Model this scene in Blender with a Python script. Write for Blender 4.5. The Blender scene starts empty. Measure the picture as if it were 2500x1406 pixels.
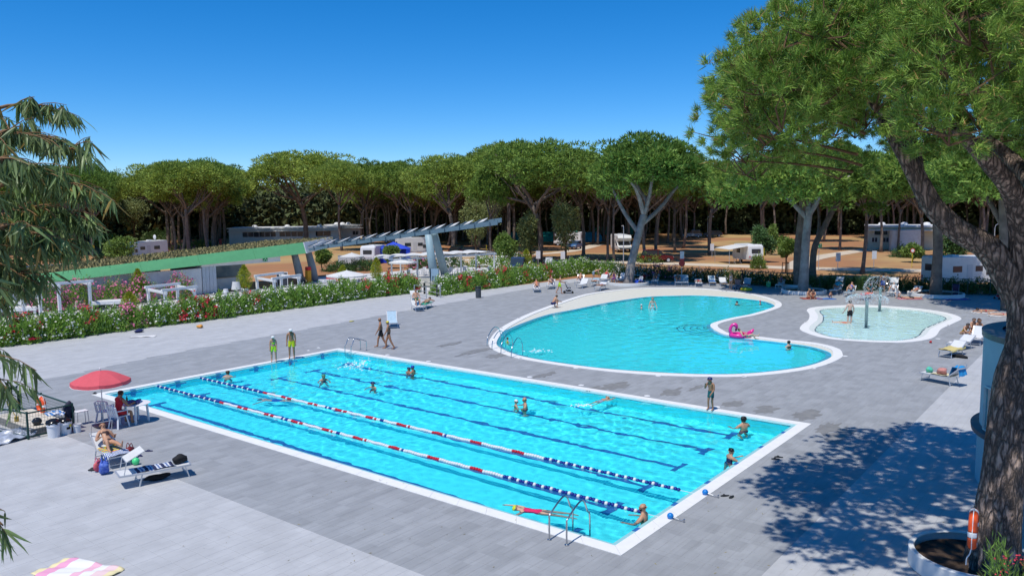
import bpy, bmesh, math, random
import numpy as np
from mathutils import Vector, Matrix
R = math.radians
sc = bpy.context.scene
COL = sc.collection
random.seed(7)
# ------------------------------------------------------------------ camera
CF, CPITCH, CROLL, CYAW = 1935.15, .105, -.0088, .6653
CPOS = Vector((-15.1542, -8.7975, 7.9909))
_cp, _sp = math.cos(CPITCH), math.sin(CPITCH)
FW = Vector((math.cos(CYAW)*_cp, math.sin(CYAW)*_cp, -_sp))
_r = Vector((math.sin(CYAW), -math.cos(CYAW), 0)); _u = _r.cross(FW)
RT = _r*math.cos(CROLL) + _u*math.sin(CROLL); UP = -_r*math.sin(CROLL) + _u*math.cos(CROLL)
cam_data = bpy.data.cameras.new('camera'); cam = bpy.data.objects.new('camera', cam_data); COL.objects.link(cam)
cam.matrix_world = Matrix(((RT.x, UP.x, -FW.x, CPOS.x), (RT.y, UP.y, -FW.y, CPOS.y), (RT.z, UP.z, -FW.z, CPOS.z), (0, 0, 0, 1)))
cam_data.sensor_width = 36; cam_data.lens = 36*CF/2500; cam_data.clip_start = .2; cam_data.clip_end = 5000
sc.camera = cam
# ------------------------------------------------------------------ sky, sun, exposure
SUN_EL, SUN_AZ = R(66.5), R(3)          # shadows fall towards azimuth 3 deg from +x
world = bpy.data.worlds.new('World'); sc.world = world; world.use_nodes = True
wn = world.node_tree
sky = wn.nodes.new('ShaderNodeTexSky'); sky.sky_type = 'NISHITA'; sky.sun_disc = False
sky.sun_elevation = SUN_EL; sky.sun_rotation = math.atan2(-math.cos(SUN_AZ), -math.sin(SUN_AZ))
sky.altitude = 2000; sky.air_density = 1; sky.dust_density = 0; sky.ozone_density = 10
hs = wn.nodes.new('ShaderNodeHueSaturation'); hs.inputs['Saturation'].default_value = 1.25
wn.links.new(sky.outputs[0], hs.inputs['Color'])
bgn = wn.nodes['Background']; bgn.inputs[1].default_value = .146
wn.links.new(hs.outputs[0], bgn.inputs[0])
sun_l = bpy.data.lights.new('sun', 'SUN'); sun_l.energy = 4.2; sun_l.angle = R(.5); sun_l.color = (1, .955, .88)
sun_l.cycles.is_caustics_light = True
sun = bpy.data.objects.new('sun', sun_l); COL.objects.link(sun)
SUND = Vector((math.cos(SUN_AZ)*math.cos(SUN_EL), math.sin(SUN_AZ)*math.cos(SUN_EL), -math.sin(SUN_EL)))
sun.rotation_euler = SUND.to_track_quat('-Z', 'Y').to_euler()
sc.view_settings.view_transform = 'Standard'; sc.view_settings.look = 'None'
sc.view_settings.exposure = 0.0; sc.view_settings.gamma = 1; sc.view_settings.use_curve_mapping = False
sc.render.engine = 'CYCLES'; sc.cycles.use_denoising = True
sc.cycles.max_bounces = 8; sc.cycles.transparent_max_bounces = 12; sc.cycles.caustics_refractive = True
sc.cycles.sample_clamp_indirect = 6
# ------------------------------------------------------------------ pixels (2500 x 1406 photo) to points
def ray(x, y): return FW + RT*((x-1250)/CF) - UP*((y-703)/CF)
def G(x, y, z=0.0):
    d = ray(x, y); return CPOS + d*((z-CPOS.z)/d.z)
def Wp(x, y, depth): return CPOS + ray(x, y)*depth
def above(x, y, x2, y2):            # point over ground pixel (x,y) that shows at pixel (x2,y2)
    g = G(x, y); d = ray(x2, y2); h = Vector((d.x, d.y)); t = ((g-CPOS).xy.dot(h))/h.dot(h); return CPOS + d*t
def face(rel): return CYAW - math.pi/2 + R(rel)     # rz of a thing facing away (0), left (90), towards the camera (180)
# ------------------------------------------------------------------ materials
MATS = {}
def mat(name, c, rough=.6, var=.12, scale=4.0, bump=0, bscale=None, metal=0, spec=.4, c2=None, isl=0, coord='Object', trans=0, c3=None, detail=4, obrand=0):
    if name in MATS: return MATS[name]
    m = bpy.data.materials.new(name); m.use_nodes = True; MATS[name] = m
    nt = m.node_tree; L = nt.links; b = nt.nodes['Principled BSDF']; N = nt.nodes.new
    b.inputs['Roughness'].default_value = rough; b.inputs['Metallic'].default_value = metal
    b.inputs['Specular IOR Level'].default_value = spec
    tc = N('ShaderNodeTexCoord'); geo = N('ShaderNodeNewGeometry')
    src = geo.outputs['Position'] if coord == 'World' else tc.outputs[coord]
    no = N('ShaderNodeTexNoise'); no.inputs['Scale'].default_value = scale; no.inputs['Detail'].default_value = detail; no.inputs['Roughness'].default_value = .6
    L.new(src, no.inputs['Vector'])
    rp = N('ShaderNodeMapRange'); rp.inputs[1].default_value = .3; rp.inputs[2].default_value = .7
    L.new(no.outputs['Fac'], rp.inputs[0])
    mx = N('ShaderNodeMix'); mx.data_type = 'RGBA'
    c = tuple(c); d = tuple(c2) if c2 else tuple(max(0, x*(1-2*var)) for x in c)
    mx.inputs['A'].default_value = (*d, 1); mx.inputs['B'].default_value = (*c, 1)
    L.new(rp.outputs[0], mx.inputs['Factor']); col = mx.outputs['Result']
    if isl or obrand:
        hsv = N('ShaderNodeHueSaturation'); mr = N('ShaderNodeMapRange'); a = isl or obrand
        mr.inputs[3].default_value = 1-a; mr.inputs[4].default_value = 1+a
        if isl: L.new(geo.outputs['Random Per Island'], mr.inputs[0])
        else:
            oi = N('ShaderNodeObjectInfo'); L.new(oi.outputs['Random'], mr.inputs[0])
        L.new(mr.outputs[0], hsv.inputs['Value']); L.new(col, hsv.inputs['Color']); col = hsv.outputs[0]
        if isl and obrand:
            oi = N('ShaderNodeObjectInfo'); h2 = N('ShaderNodeHueSaturation'); m1 = N('ShaderNodeMapRange'); m2 = N('ShaderNodeMapRange'); m1.inputs[3].default_value = .5-.1*obrand; m1.inputs[4].default_value = .5+.1*obrand; m2.inputs[3].default_value = 1+obrand; m2.inputs[4].default_value = 1-obrand
            L.new(oi.outputs['Random'], m1.inputs[0]); L.new(oi.outputs['Random'], m2.inputs[0]); L.new(m1.outputs[0], h2.inputs['Hue']); L.new(m2.outputs[0], h2.inputs['Value']); L.new(col, h2.inputs['Color']); col = h2.outputs[0]
        if c3:
            m3 = N('ShaderNodeMix'); m3.data_type = 'RGBA'; m3.inputs['B'].default_value = (*c3, 1)
            gt = N('ShaderNodeMath'); gt.operation = 'GREATER_THAN'; gt.inputs[1].default_value = .93
            L.new(geo.outputs['Random Per Island'], gt.inputs[0]); L.new(gt.outputs[0], m3.inputs['Factor']); L.new(col, m3.inputs['A']); col = m3.outputs['Result']
    L.new(col, b.inputs['Base Color'])
    if bump:
        n2 = N('ShaderNodeTexNoise'); n2.inputs['Scale'].default_value = bscale or scale*4; n2.inputs['Detail'].default_value = 5
        L.new(src, n2.inputs['Vector']); bp = N('ShaderNodeBump'); bp.inputs['Strength'].default_value = min(1, bump); bp.inputs['Distance'].default_value = .02*max(1, bump)
        L.new(n2.outputs['Fac'], bp.inputs['Height']); L.new(bp.outputs[0], b.inputs['Normal'])
    if trans:
        t = N('ShaderNodeBsdfTranslucent'); L.new(col, t.inputs[0]); ms = N('ShaderNodeMixShader'); ms.inputs[0].default_value = trans
        out = [n for n in nt.nodes if n.type == 'OUTPUT_MATERIAL'][0]
        L.new(b.outputs[0], ms.inputs[1]); L.new(t.outputs[0], ms.inputs[2]); L.new(ms.outputs[0], out.inputs[0])
    return m
def paint(name, c, rough=.45): return mat(name, c, rough, var=.05, scale=2.5)
def striped(name, cols, scale, axis=0, rough=.85, wob=0.0):
    if name in MATS: return MATS[name]
    m = mat(name, cols[0], rough, var=.05); nt = m.node_tree; L = nt.links; N = nt.nodes.new
    tc = N('ShaderNodeTexCoord'); sp = N('ShaderNodeSeparateXYZ'); L.new(tc.outputs['Object'], sp.inputs[0])
    a = N('ShaderNodeMath'); a.operation = 'MULTIPLY'; a.inputs[1].default_value = scale; L.new(sp.outputs[axis], a.inputs[0])
    fr = N('ShaderNodeMath'); fr.operation = 'FRACT'; L.new(a.outputs[0], fr.inputs[0])
    cr = N('ShaderNodeValToRGB'); cr.color_ramp.interpolation = 'CONSTANT'
    while len(cr.color_ramp.elements) < len(cols): cr.color_ramp.elements.new(.5)
    for i, c in enumerate(cols):
        e = cr.color_ramp.elements[i]; e.position = i/len(cols); e.color = (*c, 1)
    L.new(fr.outputs[0], cr.inputs[0]); L.new(cr.outputs[0], nt.nodes['Principled BSDF'].inputs['Base Color'])
    return m
def s2l(r, g, b, k=1.0): return tuple((((v/255+.055)/1.055)**2.4 if v > 10 else v/3300)*k for v in (r, g, b))
white = paint('white_paint', (.8, .8, .79)); white2 = mat('white_render', (.72, .72, .71), .8, .06, 1.5, bump=.15)
steel = mat('stainless_steel', (.55, .57, .6), .22, .06, metal=1); alu = mat('aluminium_tube', (.62, .63, .65), .4, .05, metal=.6)
dark = paint('dark_grey', (.03, .03, .035)); black = paint('black_fabric', (.012, .012, .014), .8)
glass = mat('dark_glass', (.03, .045, .06), .08, .1, spec=.7); rubber = mat('tyre_rubber', (.015, .015, .016), .8)
green_metal = paint('green_metal', (.01, .06, .045)); redm = paint('red_plastic', (.6, .03, .03), .35); orange = paint('orange_plastic', (.75, .09, .015), .4)
wplastic = mat('white_plastic', (.75, .75, .76), .4, .04); canvas = mat('white_canvas', (.78, .78, .76), .85, .05, trans=.25); sling = mat('white_sling', (.74, .75, .76), .7, .05, trans=.15)
skinA = mat('skin_fair', (.6, .37, .26), .5, .06, 6); skinB = mat('skin_tan', (.52, .285, .175), .5, .06, 6); skinC = mat('skin_deep_tan', (.39, .19, .105), .5, .06, 6); skinP = mat('skin_pale', (.66, .44, .34), .5, .06, 6)
hair_d = mat('hair_dark', (.02, .013, .01), .5, .2, 30); hair_b = mat('hair_blond', (.38, .24, .1), .55, .15, 30); hair_br = mat('hair_brown', (.1, .05, .025), .5, .2, 30)
def cloth(name, c): return mat('cloth_'+name, c, .8, .1, 8, bump=.2, bscale=20)
# ------------------------------------------------------------------ mesh builder
class MB:
    def __init__(s): s.v = []; s.f = []
    def add(s, v, f, xf=None):
        o = len(s.v); s.v += [tuple(xf @ Vector(p)) for p in v] if xf else [tuple(p) for p in v]
        s.f += [tuple(i+o for i in q) for q in f]; return s
    def box(s, c, d, rz=0, xf=None):
        x, y, z = (k/2 for k in d); ca, sa = math.cos(rz), math.sin(rz)
        p = [(a*x, b*y, e*z) for e in (-1, 1) for a, b in ((-1, -1), (1, -1), (1, 1), (-1, 1))]
        p = [(c[0]+q[0]*ca-q[1]*sa, c[1]+q[0]*sa+q[1]*ca, c[2]+q[2]) for q in p]
        return s.add(p, [(0, 3, 2, 1), (4, 5, 6, 7), (0, 1, 5, 4), (1, 2, 6, 5), (2, 3, 7, 6), (3, 0, 4, 7)], xf)
    def bar(s, a, b, w, h=None, up=(0, 0, 1)):
        a, b = Vector(a), Vector(b); h = h or w; d = (b-a).normalized(); u = Vector(up)
        if abs(d.dot(u)) > .98: u = Vector((1, 0, 0))
        x = d.cross(u).normalized()*w/2; y = x.cross(d).normalized()*h/2
        p = [q+i*x+j*y for q in (a, b) for i, j in ((-1, -1), (1, -1), (1, 1), (-1, 1))]
        return s.add(p, [(0, 1, 2, 3), (7, 6, 5, 4), (0, 4, 5, 1), (1, 5, 6, 2), (2, 6, 7, 3), (3, 7, 4, 0)])
    def tube(s, pts, r, n=8, cap=True, squash=1.0):
        pts = [Vector(p) for p in pts]; k = len(pts); rr = r if hasattr(r, '__len__') else [r]*k
        o = len(s.v); x = None
        for i, p in enumerate(pts):
            d = (pts[min(i+1, k-1)]-pts[max(i-1, 0)]).normalized()
            if x is None: x = d.orthogonal().normalized()
            x = (x-d*x.dot(d)); x = x.normalized() if x.length > 1e-6 else d.orthogonal().normalized()
            y = d.cross(x)
            for j in range(n):
                a = 2*math.pi*j/n; s.v.append(tuple(p+x*(math.cos(a)*rr[i])+y*(math.sin(a)*rr[i]*squash)))
        for i in range(k-1):
            for j in range(n):
                a = o+i*n+j; b = o+i*n+(j+1) % n; s.f.append((a, b, b+n, a+n))
        if cap: s.f.append(tuple(o+j for j in reversed(range(n)))); s.f.append(tuple(o+(k-1)*n+j for j in range(n)))
        return s
    def lathe(s, prof, n=16, c=(0, 0, 0), close=True):
        o = len(s.v); k = len(prof)
        for r_, z in prof:
            for j in range(n):
                a = 2*math.pi*j/n; s.v.append((c[0]+r_*math.cos(a), c[1]+r_*math.sin(a), c[2]+z))
        for i in range(k-1):
            for j in range(n):
                a = o+i*n+j; b = o+i*n+(j+1) % n; s.f.append((a, b, b+n, a+n))
        if close: s.f.append(tuple(o+j for j in reversed(range(n)))); s.f.append(tuple(o+(k-1)*n+j for j in range(n)))
        return s
    def prism(s, poly, z0, z1):
        n = len(poly); o = len(s.v)
        s.v += [(p[0], p[1], z0) for p in poly]+[(p[0], p[1], z1) for p in poly]
        s.f.append(tuple(o+i for i in reversed(range(n)))); s.f.append(tuple(o+n+i for i in range(n)))
        for i in range(n): j = (i+1) % n; s.f.append((o+i, o+j, o+n+j, o+n+i))
        return s
    def xprism(s, poly, x0, x1):      # polygon in (y,z) extruded along x
        n = len(poly); o = len(s.v)
        s.v += [(x0, p[0], p[1]) for p in poly]+[(x1, p[0], p[1]) for p in poly]
        s.f.append(tuple(o+i for i in reversed(range(n)))); s.f.append(tuple(o+n+i for i in range(n)))
        for i in range(n): j = (i+1) % n; s.f.append((o+i, o+j, o+n+j, o+n+i))
        return s
    def ball(s, c, r, nu=12, nv=8, rz=0):
        rr = r if hasattr(r, '__len__') else (r, r, r); o = len(s.v); ca, sa = math.cos(rz), math.sin(rz)
        for i in range(nv+1):
            t = math.pi*i/nv
            for j in range(nu):
                a = 2*math.pi*j/nu; x, y = rr[0]*math.sin(t)*math.cos(a), rr[1]*math.sin(t)*math.sin(a)
                s.v.append((c[0]+x*ca-y*sa, c[1]+x*sa+y*ca, c[2]+rr[2]*math.cos(t)))
        for i in range(nv):
            for j in range(nu):
                a = o+i*nu+j; b = o+i*nu+(j+1) % nu; s.f.append((a, a+nu, b+nu, b))
        return s
    def mesh(s, name, m, smooth=False, bevel=0, fix=False):
        me = bpy.data.meshes.new(name); me.from_pydata(s.v, [], s.f)
        if bevel or fix:
            bm = bmesh.new(); bm.from_mesh(me); bmesh.ops.recalc_face_normals(bm, faces=bm.faces)
            if bevel:
                ed = [e for e in bm.edges if e.is_manifold and e.calc_face_angle(0) > .6]
                bmesh.ops.bevel(bm, geom=ed, offset=bevel, segments=2, affect='EDGES', clamp_overlap=True)
            bm.to_mesh(me); bm.free()
        me.materials.append(m)
        if smooth: me.shade_smooth() if smooth is True else me.polygons.foreach_set('use_smooth', [True]*len(me.polygons))
        return me
    def build(s, name, m, parent=None, smooth=False, bevel=0, fix=False, loc=None):
        return link(name, s.mesh(name, m, smooth, bevel, fix), parent, loc)
def link(name, me, parent=None, loc=None, rz=None):
    o = bpy.data.objects.new(name, me); COL.objects.link(o)
    if parent: o.parent = parent
    if loc is not None: o.location = loc
    if rz is not None: o.rotation_euler = (0, 0, rz)
    return o
def npmesh(name, V, F, m, smooth=False):
    V = np.asarray(V, np.float32); F = np.asarray(F, np.int32); k = F.shape[1]
    me = bpy.data.meshes.new(name); me.vertices.add(len(V)); me.vertices.foreach_set('co', V.ravel())
    me.loops.add(F.size); me.loops.foreach_set('vertex_index', F.ravel()); me.polygons.add(len(F))
    me.polygons.foreach_set('loop_start', np.arange(0, F.size, k, dtype=np.int32)); me.polygons.foreach_set('loop_total', np.full(len(F), k, np.int32))
    me.polygons.foreach_set('use_smooth', np.full(len(F), bool(smooth)))
    me.update(calc_edges=True); me.materials.append(m); return me
def tag(o, label, cat, group=None):
    o['label'] = label; o['category'] = cat
    if group: o['group'] = group
    return o
def struct(o, label=None):
    o['kind'] = 'structure'
    if label: o['label'] = label
    return o
def thing(name, label, cat, loc=(0, 0, 0), rz=0, group=None, scale=None):
    o = bpy.data.objects.new(name, None); o.empty_display_size = .2; COL.objects.link(o)
    o.location = loc; o.rotation_euler = (0, 0, rz)
    if scale: o.scale = (scale,)*3 if not hasattr(scale, '__len__') else scale
    return tag(o, label, cat, group)
def copy_tree(o, label, loc, rz, parent=None, group=None):
    c = o.copy(); COL.objects.link(c); c.parent = parent
    if parent is None:
        c.location = loc; c.rotation_euler = (0, 0, rz); c['label'] = label
        if group: c['group'] = group
    for ch in o.children: copy_tree(ch, None, None, None, c)
    return c
ORD = ['first', 'second', 'third', 'fourth', 'fifth', 'sixth', 'seventh', 'eighth', 'ninth', 'tenth', 'eleventh', 'twelfth', 'thirteenth', 'fourteenth', 'fifteenth', 'sixteenth', 'seventeenth', 'eighteenth', 'nineteenth', 'twentieth']
ORD += ['twenty-'+w for w in ORD[:9]] + ['thirtieth'] + ['thirty-'+w for w in ORD[:9]] + ['fortieth'] + ['forty-'+w for w in ORD[:9]]
def spline(pts, n=8, closed=True):
    out = []; k = len(pts)
    for i in range(k if closed else k-1):
        g = lambda j: Vector(pts[j % k]) if closed else Vector(pts[max(0, min(k-1, j))])
        a, b, c, d = g(i-1), g(i), g(i+1), g(i+2)
        for j in range(n):
            t = j/n; out.append(.5*((2*b)+(c-a)*t+(2*a-5*b+4*c-d)*t*t+(3*b-a-3*c+d)*t**3))
    if not closed: out.append(Vector(pts[-1]))
    return out
def area2(p): return sum(p[i-1][0]*p[i][1]-p[i][0]*p[i-1][1] for i in range(len(p)))/2
def inset(poly, d):
    n = len(poly); out = []; s = 1 if area2(poly) > 0 else -1
    for i in range(n):
        a, b = poly[i-1], poly[(i+1) % n]; t = Vector((b[0]-a[0], b[1]-a[1])).normalized()
        out.append(Vector((poly[i][0]-t.y*d*s, poly[i][1]+t.x*d*s)))
    return out
def inside(p, poly):
    x, y = p[0], p[1]; c = False; j = len(poly)-1
    for i in range(len(poly)):
        a, b = poly[i], poly[j]
        if (a[1] > y) != (b[1] > y) and x < (b[0]-a[0])*(y-a[1])/(b[1]-a[1])+a[0]: c = not c
        j = i
    return c
def inside_np(X, Y, poly):
    c = np.zeros(X.shape, bool); j = len(poly)-1
    for i in range(len(poly)):
        ax, ay, bx, by = poly[i][0], poly[i][1], poly[j][0], poly[j][1]
        if ay != by: c ^= ((ay > Y) != (by > Y)) & (X < (bx-ax)*(Y-ay)/(by-ay)+ax)
        j = i
    return c
def fill(name, loops, z, m, parent=None):
    bm = bmesh.new(); es = []
    for lp in loops:
        vs = [bm.verts.new((p[0], p[1], z if not hasattr(z, '__call__') else z(p))) for p in lp]
        es += [bm.edges.new((vs[i-1], vs[i])) for i in range(len(vs))]
    bmesh.ops.triangle_fill(bm, use_beauty=True, use_dissolve=False, edges=es)
    for f in bm.faces:
        if f.normal.z < 0: f.normal_flip()
    me = bpy.data.meshes.new(name); bm.to_mesh(me); bm.free(); me.materials.append(m)
    return link(name, me, parent)
def ring(mb, a, b, za, zb):          # quad strip between two loops of equal count
    n = len(a); o = len(mb.v); mb.v += [(p[0], p[1], za) for p in a]+[(p[0], p[1], zb) for p in b]
    mb.f += [(o+i, o+(i+1) % n, o+n+(i+1) % n, o+n+i) for i in range(n)]; return mb
def receiver(o): o.cycles.is_caustics_receiver = True; return o
# ================================================================== SETTING
PW, PL = 13.55, 26.2                      # outer size of the lap pool, 12.5 x 25 m of water inside
def px(l): return [G(x, y).xy for x, y in l]
LAG_O = [(1194, 845), (1219.6, 861), (1266, 874.5), (1349, 889), (1468, 904.7), (1597.6, 915.5), (1720, 919.5), (1828, 918.4), (1936, 907.6), (2008, 893), (2051, 875), (2057, 864), (2044, 850), (1990, 836.7), (1900, 827.7), (1846, 821), (1788, 815.8), (1763, 805), (1752, 796), (1759.6, 788.8), (1799, 778), (1849.6, 768), (1898, 753), (1908.6, 744.8), (1901.6, 735.8), (1872.8, 725.6), (1828, 716), (1764, 708), (1700, 703.5), (1651, 702.4), (1552, 703.7), (1477.6, 711), (1428, 718.6), (1383, 732), (1328.8, 751), (1279, 770.6), (1224.6, 799), (1199, 824)]
LAG_W = [(1209, 834), (1225, 849), (1268, 866), (1349, 881.5), (1468, 897), (1597.6, 906.5), (1720, 911.5), (1828, 909.5), (1936, 898), (1998, 885), (2024, 873), (2030, 864), (2017, 855), (1972, 843), (1900, 833.5), (1846, 827.5), (1788, 820.5), (1748.7, 808), (1736, 796), (1741.5, 790), (1788, 779), (1842, 768), (1884, 757.6), (1893, 747), (1871, 736), (1828, 729.5), (1764, 723.5), (1700, 720.5), (1651, 721), (1577, 724), (1490, 736.5), (1403, 754), (1329, 769), (1247, 799), (1217, 818)]
KID_O = [(1953, 803.7), (1958, 793), (1973.5, 781), (1976, 768), (1969.7, 757), (1983.6, 750.8), (2026, 747), (2089, 744.5), (2165, 747), (2253, 754.6), (2316, 764.7), (2347, 777.3), (2329, 788.6), (2298.6, 803), (2283.5, 821), (2258, 830), (2203, 836), (2127, 834.7), (2051.6, 830), (2001, 822.6), (1968.5, 812.5)]
lagO = spline(px(LAG_O), 6); lagW = spline(px(LAG_W), 6); kidO = spline(px(KID_O), 8)
for l in (lagO, lagW, kidO):
    if area2(l) < 0: l.reverse()
kidI = inset(kidO, .55); kidW = inset(kidO, .95)
rectO = [Vector(p) for p in ((0, 0), (PW, 0), (PW, PL), (0, PL))]
DECK = [Vector(p) for p in ((-34, -30), (67.2, -30), (66.6, -4), (65.0, 1), (61, 13), (58.6, 25), (57.6, 38.2), (36.2, 39.9), (36.4, 43.9), (-34, 42.3))]
# ---- ground
def ground_mat():
    m = mat('pine_litter_ground', (.38, .17, .07), .95, c2=(.3, .155, .075), scale=.25, coord='World', bump=.5, bscale=8, detail=8)
    nt = m.node_tree; L = nt.links; N = nt.nodes.new; b = nt.nodes['Principled BSDF']; old = b.inputs['Base Color'].links[0].from_socket
    geo = N('ShaderNodeNewGeometry'); n = N('ShaderNodeTexNoise'); n.inputs['Scale'].default_value = .05; n.inputs['Detail'].default_value = 6; L.new(geo.outputs['Position'], n.inputs['Vector'])
    rm = N('ShaderNodeMapRange'); rm.inputs[1].default_value = .46; rm.inputs[2].default_value = .62; L.new(n.outputs['Fac'], rm.inputs[0])
    mx = N('ShaderNodeMix'); mx.data_type = 'RGBA'; mx.inputs['B'].default_value = (.42, .28, .12, 1); L.new(rm.outputs[0], mx.inputs['Factor']); L.new(old, mx.inputs['A'])
    n2 = N('ShaderNodeTexNoise'); n2.inputs['Scale'].default_value = .12; n2.inputs['Detail'].default_value = 7; L.new(geo.outputs['Position'], n2.inputs['Vector'])
    r2 = N('ShaderNodeMapRange'); r2.inputs[1].default_value = .58; r2.inputs[2].default_value = .7; r2.inputs[4].default_value = .6; L.new(n2.outputs['Fac'], r2.inputs[0])
    m2 = N('ShaderNodeMix'); m2.data_type = 'RGBA'; m2.inputs['B'].default_value = (.2, .2, .06, 1); L.new(r2.outputs[0], m2.inputs['Factor']); L.new(mx.outputs['Result'], m2.inputs['A'])
    L.new(m2.outputs['Result'], b.inputs['Base Color']); return m
big = [Vector(p) for p in ((-900, -900), (900, -900), (900, 900), (-900, 900))]
struct(fill('ground', [big, DECK], -.03, ground_mat()))
road_m = mat('pale_gravel_road', (.62, .52, .4), .95, .12, .6, coord='World', bump=.3, bscale=12)
def strip(name, pts, w, z, m):
    pts = [Vector(p) for p in pts]; pts = spline(pts, 6, False); mb = MB(); n = len(pts)
    for i, p in enumerate(pts):
        t = (pts[min(i+1, n-1)]-pts[max(i-1, 0)]).normalized(); q = Vector((-t.y, t.x))*w/2
        mb.v += [(p.x+q.x, p.y+q.y, z), (p.x-q.x, p.y-q.y, z)]
    mb.f = [(2*i+1, 2*i+3, 2*i+2, 2*i) for i in range(n-1)]
    return struct(mb.build(name, m))
strip('road', [(70, 72), (77, 55), (80.5, 40), (82.3, 22), (86.5, 8), (92, -12), (98, -40)], 4.2, -.018, road_m)
strip('road', [(-2, 66), (22.5, 90.5), (44, 113), (66, 128), (88, 133), (130, 150)], 4.6, -.014, road_m)
strip('path', [(84, 24), (100, 27), (128, 26)], 3.0, -.010, road_m)
strip('path', [(62, 72), (72, 74), (92, 66), (120, 75)], 2.6, -.006, road_m)
# ---- deck slab and tiles
def tile_mat(name, c, k):
    m = mat(name, c, .62, .07, 1.2, coord='World', bump=.12, bscale=60, spec=.35)
    nt = m.node_tree; L = nt.links; N = nt.nodes.new; b = nt.nodes['Principled BSDF']; old = b.inputs['Base Color'].links[0].from_socket
    geo = N('ShaderNodeNewGeometry'); d = N('ShaderNodeVectorMath'); d.operation = 'DIVIDE'; d.inputs[1].default_value = (.6, .3, 5); L.new(geo.outputs['Position'], d.inputs[0])
    fl = N('ShaderNodeVectorMath'); fl.operation = 'FLOOR'; L.new(d.outputs[0], fl.inputs[0]); wn_ = N('ShaderNodeTexWhiteNoise'); L.new(fl.outputs[0], wn_.inputs['Vector'])
    mp = N('ShaderNodeMapping'); mp.inputs['Scale'].default_value = (.9, 9, 1); L.new(geo.outputs['Position'], mp.inputs[0])
    ad = N('ShaderNodeVectorMath'); ad.operation = 'ADD'; L.new(mp.outputs[0], ad.inputs[0]); L.new(wn_.outputs['Color'], ad.inputs[1])
    n = N('ShaderNodeTexNoise'); n.inputs['Scale'].default_value = 1.3; n.inputs['Detail'].default_value = 6; L.new(ad.outputs[0], n.inputs['Vector'])
    s1 = N('ShaderNodeMath'); s1.operation = 'MULTIPLY_ADD'; s1.inputs[1].default_value = k*.8; s1.inputs[2].default_value = 1-k*.4; L.new(wn_.outputs['Value'], s1.inputs[0])
    s2 = N('ShaderNodeMath'); s2.operation = 'MULTIPLY_ADD'; s2.inputs[1].default_value = k*1.0; s2.inputs[2].default_value = -k*.5; L.new(n.outputs['Fac'], s2.inputs[0])
    s3 = N('ShaderNodeMath'); L.new(s1.outputs[0], s3.inputs[0]); L.new(s2.outputs[0], s3.inputs[1])
    h = N('ShaderNodeHueSaturation'); L.new(s3.outputs[0], h.inputs['Value']); L.new(old, h.inputs['Color']); L.new(h.outputs[0], b.inputs['Base Color'])
    return m
tile_d = tile_mat('tile_dark_grey', (.325, .335, .347), .22); tile_l = tile_mat('tile_light_grey', (.475, .48, .487), .11)
grout = mat('grout_slab', (.37, .38, .4), .8, .1, 2, coord='World')
holes = [inset(rectO, .2), inset(lagO, .2), inset(kidO, .2)]
deck = struct(fill('pool_deck', [DECK]+[[Vector((p[0], p[1])) for p in h] for h in holes], -.003, grout), 'grey tiled deck round the three pools')
YB = [G(0, 945).xy, G(189, 911.6).xy, G(378, 870).xy, G(1250, 712).xy]
gx, gy = np.meshgrid(np.arange(-16, 68, .6)+.3, np.arange(-20, 44, .3)+.15, indexing='ij'); gx, gy = gx.ravel(), gy.ravel()
def project(X, Y, Z):
    dx, dy, dz = X-CPOS.x, Y-CPOS.y, Z-CPOS.z
    z = dx*FW.x+dy*FW.y+dz*FW.z
    return 1250+CF*(dx*RT.x+dy*RT.y+dz*RT.z)/z, 703-CF*(dx*UP.x+dy*UP.y+dz*UP.z)/z, z
tx, ty, tz = project(gx, gy, 0.0)
keep = (tz > 1) & (tx > -160) & (tx < 2660) & (ty < 1560) & inside_np(gx, gy, inset(DECK, .3))
for poly in (rectO, lagO, kidO): keep &= ~inside_np(gx, gy, inset(poly, .05))
gx, gy, tx, ty, tz = (a[keep] for a in (gx, gy, tx, ty, tz))
ybx = np.interp(gx, [p.x for p in YB], [p.y for p in YB])
isdark = (gx > -3.6) & (gy > -3.0) & (gy < ybx)
def tile_data(cx_, cy_):
    hw, hh, b, zt = .2978, .1478, .002, 0.0
    corner = np.array([(-hw, -hh), (hw, -hh), (hw, hh), (-hw, hh)]); inner = np.array([(-hw+b, -hh+b), (hw-b, -hh+b), (hw-b, hh-b), (-hw+b, hh-b)])
    base = np.concatenate([np.c_[inner, np.full(4, zt)], np.c_[corner, np.full(4, zt-.0015)], np.c_[corner, np.full(4, zt-.004)]])
    n = len(cx_); V = base[None]+np.stack([cx_, cy_, np.zeros(n)], -1)[:, None, :]
    V[:, :8, 2] += (((cx_*12.9898+cy_*78.233) % 1)*.0014)[:, None]
    q = np.array([(0, 1, 2, 3)]+[(4+i, 4+(i+1) % 4, (i+1) % 4, i) for i in range(4)]+[(8+i, 8+(i+1) % 4, 4+(i+1) % 4, 4+i) for i in range(4)])
    return V.reshape(-1, 3), (q[None]+12*np.arange(n)[:, None, None]).reshape(-1, 4)
vis = (tx > 20) & (tx < 2480) & (ty < 1395) & ~((tx > 2250) & (ty > 1150))
near_i = np.argsort(np.where(vis, tz, 1e9))[:300]; sel = np.zeros(len(gx), bool); sel[near_i] = True
Vt, Ft = tile_data(np.zeros(1), np.zeros(1))
tmesh = [npmesh('paving_tile', Vt, Ft, tile_l), npmesh('paving_tile', Vt, Ft, tile_d)]
for i in near_i: link('paving_tile', tmesh[int(isdark[i])], deck, (gx[i], gy[i], ((gx[i]*12.9898+gy[i]*78.233) % 1)*.0014))
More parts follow.
